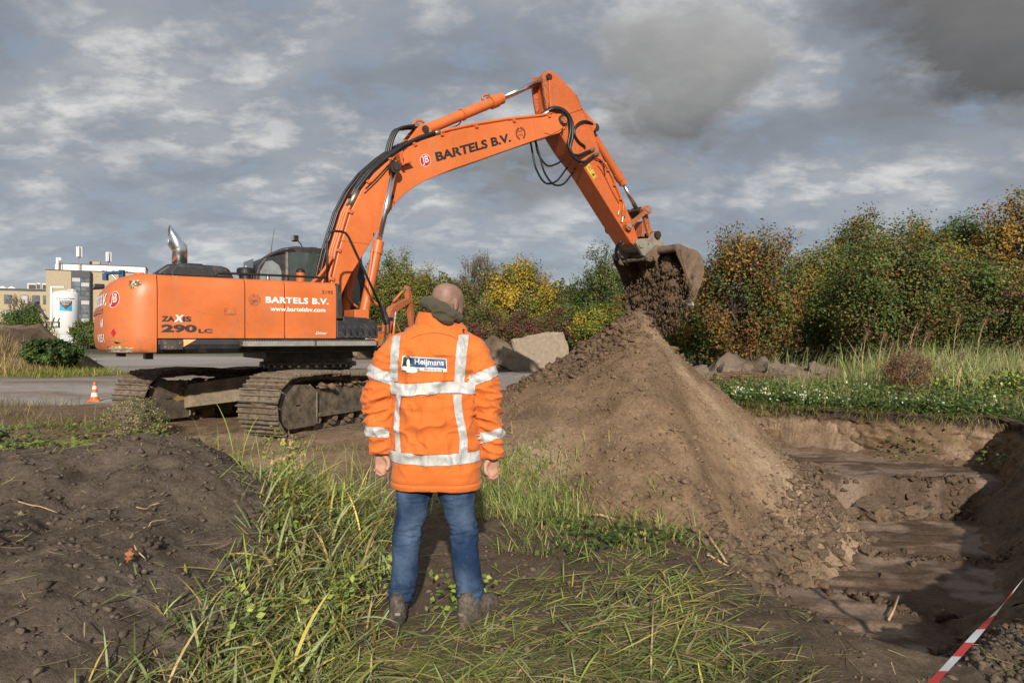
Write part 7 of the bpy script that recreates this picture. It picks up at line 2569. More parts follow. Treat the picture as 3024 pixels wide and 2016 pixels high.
def scatter(poly, n, rng, soft=0.0):
    P = np.array(poly)
    lo, hi = P.min(0) - soft, P.max(0) + soft
    out = []
    tot = 0
    while tot < n:
        xy = rng.uniform(lo, hi, (n, 2))
        xy = xy[in_poly(xy, poly, soft, rng)]
        out.append(xy)
        tot += len(xy)
    return np.concatenate(out)[:n]


def earth_crumbs():
    rng = np.random.default_rng(500)
    # left mound
    poly = [(-6.2, 2.2), (-1.7, 2.2), (-1.45, 3.4), (-1.9, 4.6), (-2.1, 5.6), (-3.4, 6.3), (-6.4, 6.2)]
    xy = scatter(poly, 10500, rng, 0.3)
    clods('mound_crumbs', xy, sizes(rng, len(xy), 0.003, 0.021, 4.2), mound_col, 501, 'loose dark crumbs of earth covering the left mound')
    # heap: fine crumbs all over, coarser on the left shoulder and along the right foot
    n = 12000
    a = rng.uniform(math.pi * 0.95, math.pi * 2.12, n)
    r = 3.9 * rng.random(n) ** 0.55
    xy = np.c_[1.65 + r * np.cos(a) * 0.85, 8.9 + r * np.sin(a)]
    xy = xy[heap_z(xy[:, 0], xy[:, 1]) > terrain_z(xy[:, 0], xy[:, 1]) + 0.02]
    n = len(xy)
    clods('heap_crumbs', xy, sizes(rng, n, 0.004, 0.026, 4.0), heap_col, 502, 'loose crumbs of earth covering the tall heap')
    n = 2400
    xy = np.c_[rng.normal(0.85, 0.45, n), rng.normal(9.0, 0.35, n)]
    clods('heap_lumps', xy, sizes(rng, n, 0.008, 0.055, 3.4), lambda x, y, z: np.tile(np.array([0.135, 0.090, 0.058]), (len(x), 1)), 503, 'fresh dark lumps of earth on the left shoulder of the heap')
    # foot of the heap towards the pit
    n = 3000
    t = rng.random(n)
    px = np.interp(t, [0, 0.25, 0.5, 0.75, 1], [1.7, 2.1, 2.95, 3.65, 4.05])
    py = np.interp(t, [0, 0.25, 0.5, 0.75, 1], [5.3, 6.0, 6.95, 7.8, 9.2])
    xy = np.c_[px + rng.normal(0, 0.17, n), py + rng.normal(0, 0.17, n)]
    clods('pit_crumbs', xy, sizes(rng, n, 0.006, 0.055, 3.6), lambda x, y, z: np.tile(np.array([0.155, 0.108, 0.074]), (len(x), 1)), 504, 'rolled-down lumps of earth along the foot of the heap', big=False)
    # ridges of spilled soil across the pit floor, near lip and back step
    segs = [((2.0, 6.1), (3.2, 4.8), 0.08, 1300, 0.085), ((1.45, 4.9), (1.95, 3.75), 0.11, 1000, 0.06), ((1.95, 3.75), (2.6, 3.75), 0.12, 500, 0.06), ((3.9, 8.72), (5.9, 8.85), 0.10, 1000, 0.11), ((3.4, 7.3), (5.2, 7.0), 0.08, 500, 0.05), ((3.4, 9.7), (4.2, 9.9), 0.22, 700, 0.08)]
    X, S = [], []
    for a, b, w, n, s in segs:
        t = rng.random((n, 1))
        q = np.array(a) * (1 - t) + np.array(b) * t + rng.normal(0, w, (n, 2))
        X.append(q)
        S.append(sizes(rng, n, 0.006, s * 0.62, 3.0))
    xy, s = np.concatenate(X), np.concatenate(S)
    clods('ridge_crumbs', xy, s, lambda x, y, z: np.tile(np.array([0.105, 0.072, 0.048]), (len(x), 1)), 505, 'dark lumps of earth in ridges across the pit floor', big=False)
    # trodden ground
    poly = [(-3.2, 5.2), (-0.2, 3.2), (1.6, 3.0), (2.2, 3.2), (1.3, 4.6), (0.6, 6.4), (-0.2, 8.6), (-5.5, 9.0)]
    xy = scatter(poly, 4200, rng, 0.3)
    clods('ground_crumbs', xy, sizes(rng, len(xy), 0.003, 0.018, 3.4), lambda x, y, z: np.tile(np.array([0.160, 0.115, 0.080]), (len(x), 1)), 506, 'loose crumbs of earth on the trodden ground')
    xy = np.c_[rng.uniform(2.1, 3.1, 2200), rng.uniform(2.7, 3.7, 2200)]
    clods('lip_crumbs', xy, sizes(rng, 2200, 0.004, 0.026, 3.4), lambda x, y, z: np.tile(np.array([0.115, 0.090, 0.068]), (len(x), 1)), 507, 'dark crumbs of earth beside the barrier tape')
    # the larger clods are things of their own
    prot = []
    for k in range(6):
        o = rock('earth_clod', (0, 0, 0), (1, 1, 1), (0, 0, 0), 600 + k, 'clod', None, None, 0.42, 4)
        me = o.data
        a = me.color_attributes.new('col', 'FLOAT_COLOR', 'POINT')
        c = np.ones((len(me.vertices), 4), np.float32)
        c[:, :3] = (0.165, 0.118, 0.082)
        a.data.foreach_set('color', c.ravel())
        prot.append(me)
        bpy.data.objects.remove(o)
    spots = [(2.75, 6.55, .13), (2.42, 6.25, .17), (2.95, 6.8, .14), (2.65, 6.3, .11), (3.05, 6.75, .10), (3.2, 7.0, .15), (3.4, 7.3, .12), (3.3, 6.95, .12), (3.6, 7.55, .14), (3.7, 7.4, .10), (2.2, 5.95, .15), (2.35, 5.8, .12), (2.1, 5.7, .13),
             (3.7, 7.9, .12), (3.75, 8.3, .11), (4.6, 8.75, .30), (5.1, 8.72, .26), (4.9, 8.70, .16), (5.35, 8.76, .18), (4.3, 8.7, .18), (3.75, 7.2, .12), (4.1, 7.75, .09), (4.3, 7.4, .08), (3.05, 5.55, .14), (2.8, 5.75, .09),
             (4.05, 6.9, .07), (3.6, 6.6, .07), (4.1, 9.55, .14), (4.3, 9.8, .12), (3.9, 9.4, .12)]
    rr = random.Random(9)
    for i, (x, y, s) in enumerate(spots):
        o = minst('earth_clod', prot[i % 6], 'clod')
        o.location = (x, y, gz(x, y) + s * 0.18)
        o.scale = (s * rr.uniform(0.9, 1.4), s * rr.uniform(0.8, 1.2), s * rr.uniform(0.6, 0.9))
        o.rotation_euler = (rr.uniform(-0.5, 0.5), rr.uniform(-0.5, 0.5), rr.uniform(0, 6))
        if y > 8.6 and x > 4.25:
            tag(o, 'large brown clod of earth on the step at the back of the pit', 'earth clod', 'large clods on the back step of the pit')
        elif y < 6.05:
            tag(o, 'brown clod of earth at the left end of the ridge across the pit', 'earth clod', 'clods on the ridge across the pit')
        else:
            tag(o, 'brown clod of earth rolled down along the right foot of the tall heap', 'earth clod', 'clods along the foot of the heap')


earth_crumbs()


def falling_soil():
    rng = np.random.default_rng(700)
    M = np.array(Matrix.Translation(EX_LOC) @ Matrix.Rotation(EX_ROT, 4, 'Z'))
    # solid part still sliding out of the bucket: lumpy volume
    m = MB()
    for i in range(120):
        t = 1.12 * rng.random()
        s = 7.98 - 0.25 * t + rng.normal() * 0.05
        z = 3.02 - 1.05 * t
        y = -0.38 + (0.28 + 0.40 * t) * rng.uniform(-1, 1) + 0.22 * t
        r = rng.uniform(0.09, 0.20) * (1 - 0.35 * t)
        m.v += [Vector((s, y, z)) + Vector(v) * r for v in ICO2_V]
        b = len(m.v) - len(ICO2_V)
        m.f += [[b + k for k in f] for f in ICO2_F.tolist()]
    me = remeshed(m, 0.018, 1)
    co, no = get_co(me), get_no(me)
    x, y, z = co.T
    d = 0.10 * fbm(x, y, 5, 4, 701, 0.65, z=z * 0.6) + 0.05 * fbm(x, y, 16, 3, 702, 0.6, z=z * 0.6)
    co = co + no * d[:, None]
    w = (np.c_[co, np.ones(len(co))] @ M.T)[:, :3]
    set_co(me, w)
    a = me.color_attributes.new('col', 'FLOAT_COLOR', 'POINT')
    c = np.ones((len(co), 4), np.float32)
    c[:, :3] = np.array([0.118, 0.078, 0.050]) * (1 + 0.35 * fbm(x, y, 5, 3, 703, z=z))[:, None]
    a.data.foreach_set('color', c.ravel())
    o = minst('tipped_soil', me, 'clod')
    tag(o, 'mass of dark soil sliding out of the excavator bucket', 'soil', kind='stuff')
    # loose shower below and around
    n = 12000
    t = rng.random(n) ** 0.62
    s = 7.86 - 0.18 * t + rng.normal(0, 0.11, n)
    z = 2.95 - 1.55 * t + rng.normal(0, 0.05, n)
    wd = 0.35 + 0.55 * np.sin(math.pi * np.clip(t * 0.95, 0, 1)) ** 0.8
    yy = -0.30 + 0.24 * t * 1.0 + wd * np.clip(rng.normal(0, 0.5, n), -1.15, 1.15)
    yy = yy - 0.25 * sstep(0.6, 1, t)
    p = np.c_[s, yy, z, np.ones(n)] @ M.T
    sz = sizes(rng, n, 0.004, 0.042, 4.5) * (1.05 - 0.35 * t)
    v, f, k = clod_arrays(p[:, :3], sz, rng, (0.8, 0.8, 1.7))
    col = np.array([0.112, 0.074, 0.047]) * (0.75 + 0.5 * rng.random((n, 1)))
    o = npmesh('falling_soil', v, f, 'clod', np.repeat(col, k, 0))
    tag(o, 'shower of soil falling from the bucket behind the heap', 'soil', kind='stuff')


falling_soil()


def caked_mud():
    rng = np.random.default_rng(710)
    um = np.array(Matrix.Rotation(R(31.5), 4, 'Z'))
    P, S = [], []
    for yc in (-1.2, 1.2):
        n = 500
        x = rng.uniform(-1.75, 1.6, n)
        P.append(np.c_[x, yc + rng.uniform(-0.24, 0.22, n), 0.585 + 0.05 * rng.random(n) - 0.08 * (np.abs(x) > 1.4), np.ones(n)])
        S.append(sizes(rng, n, 0.012, 0.07, 2.0))
        n = 420                                   # stuck on the plates
        x = rng.uniform(-1.9, 1.9, n)
        P.append(np.c_[x, yc + rng.uniform(-0.32, 0.32, n), 0.775 - 0.03 * np.cos(x), np.ones(n)])
        S.append(sizes(rng, n, 0.008, 0.045, 2.0))
    P = np.concatenate(P) @ um.T
    S = np.concatenate(S)
    v, f, k = clod_arrays(P[:, :3], S, rng, (1, 1, 0.5))
    col = np.array([0.15, 0.105, 0.068]) * (0.7 + 0.6 * rng.random((len(P), 1)))
    o = npmesh('caked_mud', v, f, 'clod', np.repeat(col, k, 0), parent=EX)
    o['kind'] = 'stuff'
    o['label'] = 'dried mud caked on the tracks'


caked_mud()


# ------------------------------------------------------------------ grass and litter
def blades(xy, z0, L, W, head, lean, curve, col, seg=4, twist=0.0, rng=RNG, fold=0.0):
    """curved tapering strips; returns arrays"""
    n = len(xy)
    V = np.empty((n, seg + 1, 2, 3))
    pos = np.c_[xy, z0]
    hx, hy = np.cos(head), np.sin(head)
    sx, sy = -hy, hx
    ang = lean.copy()
    for i in range(seg + 1):
        t = i / seg
        w = W * (0.55 + 1.2 * t) * (1 - t) ** 0.75 if i < seg else W * 0.02
        tw = twist * t
        ox, oy, oz = sx * np.cos(tw), sy * np.cos(tw), np.sin(tw) * np.ones(n)
        V[:, i, 0] = pos + np.stack([ox * w, oy * w, oz * w * 0.6], 1)
        V[:, i, 1] = pos - np.stack([ox * w, oy * w, oz * w * 0.6], 1)
        step = L / seg
        pos = pos + np.stack([hx * np.sin(ang) * step, hy * np.sin(ang) * step, np.cos(ang) * step], 1)
        ang = ang + curve / seg
    base = (np.arange(n) * (seg + 1) * 2)[:, None, None]
    f = np.stack([np.array([2 * i, 2 * i + 1, 2 * i + 3, 2 * i + 2]) for i in range(seg)])[None] + base
    return V.reshape(-1, 3), f.reshape(-1, 4), np.repeat(col, (seg + 1) * 2, 0)


G1, G2, G3 = (0.285, 0.345, 0.072), (0.315, 0.365, 0.155), (0.150, 0.195, 0.050)
GY, GS, GB = (0.52, 0.43, 0.12), (0.42, 0.32, 0.16), (0.16, 0.11, 0.06)


def grass_patch(name, label, poly, n, L, W, pal, seed, lean=(0.1, 0.8), curve=(0.2, 1.2), soft=0.2, head=None, hsd=1.0, clump=0.0, seg=4, mat='grass', zoff=0.0, dens=None, cat='grass'):
    rng = np.random.default_rng(seed)
    xy = scatter(poly, n, rng, soft)
    if clump > 0:
        k = max(4, n // 14)
        ctr = scatter(poly, k, rng, soft)
        ci = rng.integers(0, k, n)
        mv = rng.random(n) < 0.75
        xy = np.where(mv[:, None], ctr[ci] + rng.normal(0, clump, (n, 2)), xy)
    if dens is not None:
        xy = xy[rng.random(len(xy)) < dens(xy[:, 0], xy[:, 1])]
    n = len(xy)
    z = ground_z(xy[:, 0], xy[:, 1]) - 0.008 + zoff * rng.random(n)
    ln = rng.uniform(L[0], L[1], n) * (0.7 + 0.5 * rng.random(n))
    wd = rng.uniform(W[0], W[1], n) * 0.5
    hd = rng.uniform(0, 2 * math.pi, n) if head is None else rng.normal(head, hsd, n)
    v, f, c = blades(xy, z, ln, wd, hd, rng.uniform(*lean, n), rng.uniform(*curve, n), pick(pal, n, rng), seg, rng.uniform(-0.9, 0.9, n), rng)
    o = npmesh(name, v, f, mat, c)
    tag(o, label, cat, kind='stuff')
    return o


def ground_cover():
    pal = ((4, G1), (5, G2), (3, G3), (1.6, GY), (1.6, GS), (2, (0.30, 0.35, 0.21)), (0.8, GB))
    A = [(-1.50, 2.4), (-1.36, 3.3), (-1.52, 4.2), (-1.78, 5.0), (-2.0, 5.7), (-2.2, 6.2), (-1.5, 6.4), (-0.95, 5.7), (-0.95, 4.8), (-0.92, 4.0), (-0.85, 3.3), (-0.75, 2.4)]
    grass_patch('tall_grass', 'tall green reed grass in the foreground left of the man', A, 6600, (0.10, 0.28), (0.007, 0.019), pal, 800, (0.6, 1.45), (0.0, 1.0), 0.22, clump=0.10)
    grass_patch('tall_grass', 'broad yellow-green reed blades arching over the foreground grass', A, 520, (0.28, 0.48), (0.014, 0.026), ((3, GY), (4, G2), (2, G1), (1, GS)), 801, (0.4, 1.15), (0.4, 1.3), 0.1, head=-0.6, hsd=1.3, seg=6)
    grass_patch('thatch', 'matted straw and dead blades under the foreground grass', A, 3000, (0.10, 0.28), (0.004, 0.010), ((3, GS), (3, GB), (2, (0.24, 0.20, 0.10)), (1, G3)), 840, (1.3, 1.65), (-0.2, 0.3), 0.3, clump=0.1, mat='straw', zoff=0.03)
    grass_patch('tall_grass', 'few upright reed shoots standing above the foreground grass', [(-2.4, 5.6), (-1.2, 5.4), (-1.1, 7.0), (-2.3, 7.0)], 90, (0.35, 0.62), (0.006, 0.013), ((4, G2), (3, G1), (1, GS)), 841, (0.05, 0.45), (0.2, 1.0), 0.2, clump=0.10, seg=5)
    B = [(-0.9, 2.4), (-0.62, 3.5), (-0.1, 3.9), (0.35, 4.3), (0.85, 4.7), (1.05, 4.5), (1.1, 3.9), (1.05, 3.3), (1.0, 2.9), (0.95, 2.4)]
    flat = ((3, (0.19, 0.205, 0.070)), (3, (0.12, 0.14, 0.052)), (2.6, (0.30, 0.24, 0.105)), (2, (0.17, 0.13, 0.075)), (1, GS), (2, G3))
    grass_patch('trampled_grass', 'flattened wet grass around the feet of the man', B, 11500, (0.12, 0.34), (0.005, 0.013), flat, 802, (1.47, 1.68), (-0.15, 0.2), 0.25, head=0.15, hsd=0.75, clump=0.10, zoff=0.02, mat='grass',
                dens=lambda x, y: 0.12 + 0.88 * sstep(-0.15, 0.2, fbm(x, y, 1.7, 3, 60) + 0.45 * sstep(3.6, 2.9, y) - 0.3 * sstep(3.9, 4.4, y) + 0.05))
    grass_patch('trampled_grass', 'green blades lying over the trampled grass', B, 1500, (0.12, 0.30), (0.007, 0.014), ((4, G1), (3, G2), (2, GY), (2, GS)), 803, (1.25, 1.6), (-0.1, 0.5), 0.2, head=0.2, hsd=1.2, clump=0.08, zoff=0.03)
    C = [(-0.55, 5.7), (0.30, 5.55), (0.60, 6.2), (0.45, 6.9), (-0.35, 7.1)]
    grass_patch('grass_tuft', 'dense green grass tuft at the foot of the heap behind the man', C, 2400, (0.10, 0.24), (0.006, 0.012), ((4, G2), (4, G1), (2, G3), (0.7, GY)), 804, (0.2, 1.0), (0.3, 1.3), 0.2, clump=0.10)
    D = [(0.15, 4.9), (0.9, 4.7), (1.35, 5.0), (1.1, 5.7), (0.35, 6.0)]
    grass_patch('grass_fringe', 'scattered grass along the foot of the heap', D, 1300, (0.10, 0.24), (0.006, 0.012), ((3, G3), (3, G1), (2, GS), (1, GB)), 805, (0.5, 1.4), (0.0, 0.8), 0.25, clump=0.08)
    E_ = [(-9.5, 7.6), (-3.75, 7.4), (-3.9, 8.3), (-5.2, 9.4), (-9.5, 10.5)]
    grass_patch('weeds', 'bright green weeds behind the left mound', E_, 6500, (0.06, 0.20), (0.010, 0.022), ((5, (0.17, 0.23, 0.06)), (3, G3), (1.5, OLIVE), (1, GY)), 806, (0.5, 1.3), (0.2, 0.9), 0.4, clump=0.14, dens=lambda x, y: sstep(-0.15, 0.25, fbm(x, y, 0.8, 3, 61) + 0.12))
    F_ = [(-12, 11.0), (-6.0, 9.6), (-5.9, 11.6), (-7.6, 13.4), (-13, 13.6)]
    grass_patch('dry_weeds', 'dry brownish weeds along the near edge of the wet road', F_, 5200, (0.10, 0.30), (0.005, 0.010), ((3, OLIVE), (3, GS), (2, G3), (2, GB)), 807, (0.2, 1.1), (0.1, 0.9), 0.4, clump=0.22, dens=lambda x, y: sstep(-0.1, 0.3, fbm(x, y, 0.7, 3, 62) + 0.1))
    # right bank
    RB = [(3.75, 12.45), (4.6, 11.95), (5.4, 11.35), (6.3, 10.75), (7.15, 10.2), (6.85, 9.3), (7.6, 8.6), (10.5, 10.5), (14.5, 17), (14.5, 21), (7, 21.5), (4.5, 19), (4.2, 15)]
    grass_patch('bank_grass', 'rough green grass on the bank behind the pit', RB, 24000, (0.14, 0.42), (0.008, 0.016), ((3, (0.19, 0.23, 0.065)), (2, G2), (4, G3), (1.0, GY), (1.6, GS)), 808, (0.1, 0.95), (0.2, 1.3), 0.15, clump=0.16, seg=3)
    RB2 = [(6.2, 13.6), (8.0, 12.4), (11, 13), (15, 17), (15, 21.5), (8, 21.5), (5.6, 19.6)]
    grass_patch('bank_reeds', 'tall pale reeds swaying on the bank before the bushes', RB2, 4200, (0.40, 1.0), (0.010, 0.020), ((4, (0.20, 0.21, 0.085)), (3, G2), (2.5, GS), (1, G1)), 809, (0.05, 0.40), (0.3, 1.3), 0.3, head=0.1, hsd=0.9, clump=0.20, seg=5,
                dens=lambda x, y: 0.12 + 0.88 * sstep(8.5, 11.5, x) + 0.3 * sstep(17, 19, y))
    RR = [(7.0, 12.9), (8.3, 12.2), (9.2, 13.2), (8.4, 14.4), (7.0, 14.2)]
    grass_patch('bank_reeds', 'loose stand of green reeds with feathery tops on the bank', RR, 420, (0.8, 1.35), (0.014, 0.026), ((4, G2), (2, G1), (1, GS)), 810, (0.08, 0.5), (0.3, 1.2), 0.2, head=0.2, hsd=1.0, seg=6)
    # left mound far off
    LM = [(-24.5, 22.6), (-17.0, 22.8), (-16.0, 24.4), (-24.5, 25.2)]
    grass_patch('dry_grass', 'tan dry grass on the front of the overgrown far-left mound', LM, 5200, (0.25, 0.65), (0.012, 0.022), ((4, GS), (3, (0.30, 0.21, 0.09)), (1.5, GY), (1, OLIVE)), 811, (0.0, 0.5), (0.1, 0.7), 0.3, clump=0.3, seg=3)
    LM2 = [(-23.5, 24.2), (-16.5, 24.0), (-15.0, 26.0), (-23.5, 27.6)]
    grass_patch('mound_weeds', 'green weeds on top of the overgrown far-left mound', LM2, 2600, (0.12, 0.30), (0.018, 0.03), ((4, G1), (3, G3), (1, YGREEN)), 812, (0.2, 1.0), (0.2, 1.0), 0.3, clump=0.35, seg=3, dens=lambda x, y: sstep(-0.1, 0.2, fbm(x, y, 0.5, 3, 66)))
    LM3 = [(-17.0, 22.6), (-14.8, 22.6), (-13.6, 24.2), (-16.2, 25.2)]
    grass_patch('mound_weeds', 'yellow-green weeds at the right foot of the far-left mound', LM3, 2600, (0.15, 0.40), (0.014, 0.024), ((4, YGREEN), (3, G1), (1, GS)), 813, (0.2, 1.0), (0.2, 1.0), 0.4, clump=0.3, seg=3)
    # straw flung over the left mound and loose litter
    S1 = [(-4.1, 5.0), (-2.5, 5.0), (-2.3, 5.7), (-3.6, 6.2)]
    grass_patch('straw', 'straw and cut grass lying on the crest of the left mound', S1, 420, (0.12, 0.34), (0.004, 0.008), ((4, GS), (2, GY), (2, G1), (1, GB)), 814, (1.25, 1.65), (-0.2, 0.3), 0.2, head=-0.15, hsd=0.6, clump=0.10, mat='straw', zoff=0.03)
    S2 = [(-5.6, 2.4), (-1.8, 2.4), (-1.9, 4.8), (-5.6, 5.6)]
    grass_patch('litter', 'short roots and stalks scattered over the left mound', S2, 1500, (0.02, 0.12), (0.003, 0.007), ((4, GS), (2, (0.45, 0.34, 0.2)), (1.2, G1), (1, GB)), 815, (1.2, 1.7), (-0.6, 0.6), 0.2, mat='straw', zoff=0.03)
    S3 = [(-2.6, 7.0), (-0.2, 6.3), (0.2, 8.2), (-3.6, 8.6)]
    grass_patch('sprouts', 'sparse green sprouts on the trodden mud before the tracks', S3, 420, (0.06, 0.20), (0.004, 0.009), ((3, G1), (2, GS), (1, GY)), 816, (0.4, 1.4), (0.0, 0.8), 0.3, clump=0.10)
    rimp = [(3.6, 12.5), (4.55, 11.95), (5.35, 11.3), (6.25, 10.7), (7.3, 10.05), (7.2, 9.9), (6.15, 10.55), (5.25, 11.15), (4.45, 11.8), (3.5, 12.35)]
    grass_patch('rim_grass', 'grass and roots hanging over the back rim of the pit', rimp, 3000, (0.12, 0.42), (0.005, 0.012), ((4, G1), (2, G3), (2, GS), (2, GB)), 842, (0.9, 1.7), (0.5, 1.6), 0.05, head=-2.2, hsd=0.5, clump=0.08, zoff=0.05, dens=lambda x, y: (ground_z(x, y) > 0.2) * 1.0)
    M1 = [(1.0, 2.6), (1.05, 4.4), (1.4, 4.6), (1.75, 3.4), (2.1, 2.6)]
    grass_patch('straw', 'few muddy stalks on the wet ground at the near lip of the pit', M1, 420, (0.06, 0.22), (0.003, 0.008), ((3, GB), (2, (0.19, 0.205, 0.070)), (2, GS)), 843, (1.45, 1.65), (-0.1, 0.2), 0.1, mat='straw', zoff=0.012)
    S4 = [(-3.2, 8.3), (-1.0, 8.6), (-0.8, 9.4), (-3.0, 9.2)]
    grass_patch('straw', 'torn straw lying along the foot of the near track', S4, 260, (0.10, 0.30), (0.004, 0.008), ((3, GS), (2, OLIVE), (1, G1)), 817, (1.2, 1.6), (-0.2, 0.3), 0.2, head=0.0, hsd=0.7, clump=0.12, mat='straw', zoff=0.03)
    S5 = [(2.1, 2.6), (3.1, 2.9), (3.0, 3.6), (2.3, 3.3)]
    grass_patch('straw', 'bits of straw on the dark soil beside the barrier tape', S5, 160, (0.06, 0.20), (0.003, 0.007), ((3, GS), (2, OLIVE), (1, G1)), 818, (1.2, 1.6), (-0.2, 0.3), 0.2, mat='straw', zoff=0.02)


ground_cover()


def leafy(name, label, ctr, n, sd, leaf, pal, seed, zr=(0.0, 0.1), asp=0.7, up=1.2, cat='plant'):
    rng = np.random.default_rng(seed)
    ctr = np.array(ctr, float)
    ci = rng.integers(0, len(ctr), n)
    xy = ctr[ci] + rng.normal(0, sd, (n, 2))
    z0 = ground_z(xy[:, 0], xy[:, 1])
    if name in ('creeping_leaves', 'white_flowers', 'hanging_leaves'):
        k = z0 > 0.2
        xy, z0, n = xy[k], z0[k], int(k.sum())
    z = z0 + rng.uniform(*zr, n)
    nr = rng.normal(size=(n, 3)) * 0.55 + np.array([0, -0.35, up])
    nr /= np.linalg.norm(nr, axis=1, keepdims=True)
    v, f = leaf_quads(np.c_[xy, z], nr, rng.uniform(0.6, 1.3, n) * leaf, asp, rng)
    o = npmesh(name, v, f, 'leaf', np.repeat(pick(pal, n, rng), 4, 0))
    tag(o, label, cat, kind='stuff')
    return o


rg = np.random.default_rng(900)
def along(pts, n, sd):
    t = rg.random(n) * (len(pts) - 1)
    i = np.minimum(t.astype(int), len(pts) - 2)
    P = np.array(pts, float)
    return P[i] + (P[i + 1] - P[i]) * (t - i)[:, None] + rg.normal(0, sd, (n, 2))


rim = [(3.75, 12.4), (4.6, 11.85), (5.4, 11.25), (6.3, 10.65), (7.1, 10.15)]
leafy('creeping_leaves', 'dark creeping leaves hanging over the rim of the pit', along(rim, 260, 0.30), 5200, 0.08, 0.030, ((4, DGREEN), (4, GREEN), (2, G3)), 901, (0.02, 0.20))
leafy('hanging_leaves', 'tufts of leaves hanging over the back edge of the pit', along([(p[0] + 0.02, p[1] + 0.10) for p in rim], 34, 0.05), 2600, 0.075, 0.026, ((4, DGREEN), (4, GREEN), (2, G3)), 911, (-0.14, 0.22))
leafy('white_flowers', 'small white flowers along the rim of the pit', along(rim, 34, 0.25), 430, 0.07, 0.019, ((1, (0.62, 0.62, 0.48)), (0.5, (0.5, 0.55, 0.35))), 902, (0.10, 0.30), 0.8, 0.4)
leafy('white_flowers', 'sprinkling of white flowers farther back on the bank', along([(4.6, 13.2), (6.2, 12.4), (7.6, 11.6)], 16, 0.3), 90, 0.06, 0.018, ((1, (0.70, 0.70, 0.55)),), 903, (0.15, 0.36), 0.8, 0.4)
leafy('bank_weeds', 'lush green weeds covering the bank behind the pit', along([(4.2, 13.6), (6.2, 12.2), (8.2, 11.0), (9.6, 11.2)], 120, 0.75), 7000, 0.13, 0.028, ((4, GREEN), (4, G3), (4, DGREEN), (1.5, OLIVE)), 914, (0.02, 0.34))
leafy('bramble_leaves', 'bramble leaves on the bank below the brown bush', along([(8.0, 13.0), (9.6, 13.0), (10.6, 13.6)], 80, 0.4), 2600, 0.16, 0.040, ((4, G1), (3, DGREEN), (1, RED), (1, YGREEN)), 904, (0.05, 0.40))
leafy('nettles', 'green nettle leaves among the foreground grass', [(-0.98, 3.55), (-0.9, 3.75), (-1.3, 3.3), (-1.4, 4.4), (-1.6, 4.9), (-0.75, 4.1), (-0.2, 3.72), (-0.33, 3.66)], 330, 0.07, 0.020, ((4, G1), (2, (0.16, 0.25, 0.05)), (2, G3)), 905, (0.04, 0.22), 0.66)
leafy('clover', 'low green leaves at the front foot of the heap', [(0.55, 5.15), (0.75, 5.1), (0.95, 5.2), (0.7, 4.95), (1.15, 5.0), (0.3, 5.4), (0.42, 4.75)], 320, 0.10, 0.024, ((4, GREEN), (4, DGREEN), (1, YGREEN)), 906, (0.01, 0.10))
leafy('weed_leaves', 'broad green leaves of weeds behind the left mound', along([(-5.9, 7.9), (-4.3, 7.9)], 40, 0.4), 1500, 0.14, 0.030, ((4, GREEN), (3, G3), (1, YGREEN)), 907, (0.02, 0.22))


# single small plants
tree('dry_shrub', 'airy grey-green shrub in front of the far track end', -4.72, 8.55, 0.62, 0.42, 0.35, ((4, (0.16, 0.17, 0.07)), (2, GS), (1, G1)), 920, n=3200, leaf=0.011, low=0.02, clumps=90, bare=0.3, cat='bush', bark='bark_pale', spread=0.14)
tree('leafy_weed', 'grey-green leafy weed standing behind the left mound', -5.75, 7.6, 0.48, 0.22, 0.2, ((4, (0.15, 0.20, 0.10)), (2, G1)), 921, n=700, leaf=0.022, low=0.02, clumps=30, cat='plant')
tree('brown_bush', 'dried reddish-brown bush on the grassy bank', P2(2087, 12.5), 12.5, 1.12, 0.44, 0.4, ((4, (0.25, 0.135, 0.070)), (2, (0.19, 0.09, 0.05))), 922, n=6500, leaf=0.015, low=0.02, clumps=150, bare=0.25, cat='bush', bark='bark_pale', spread=0.13, topheavy=0.8)
tree('leafy_weed', 'small sprig with yellowing leaves right of the left mound', -1.95, 5.75, 0.50, 0.22, 0.2, ((3, G1), (2, GS), (1, GY)), 923, n=420, leaf=0.016, low=0.05, clumps=30, cat='plant', bark='bark_pale')


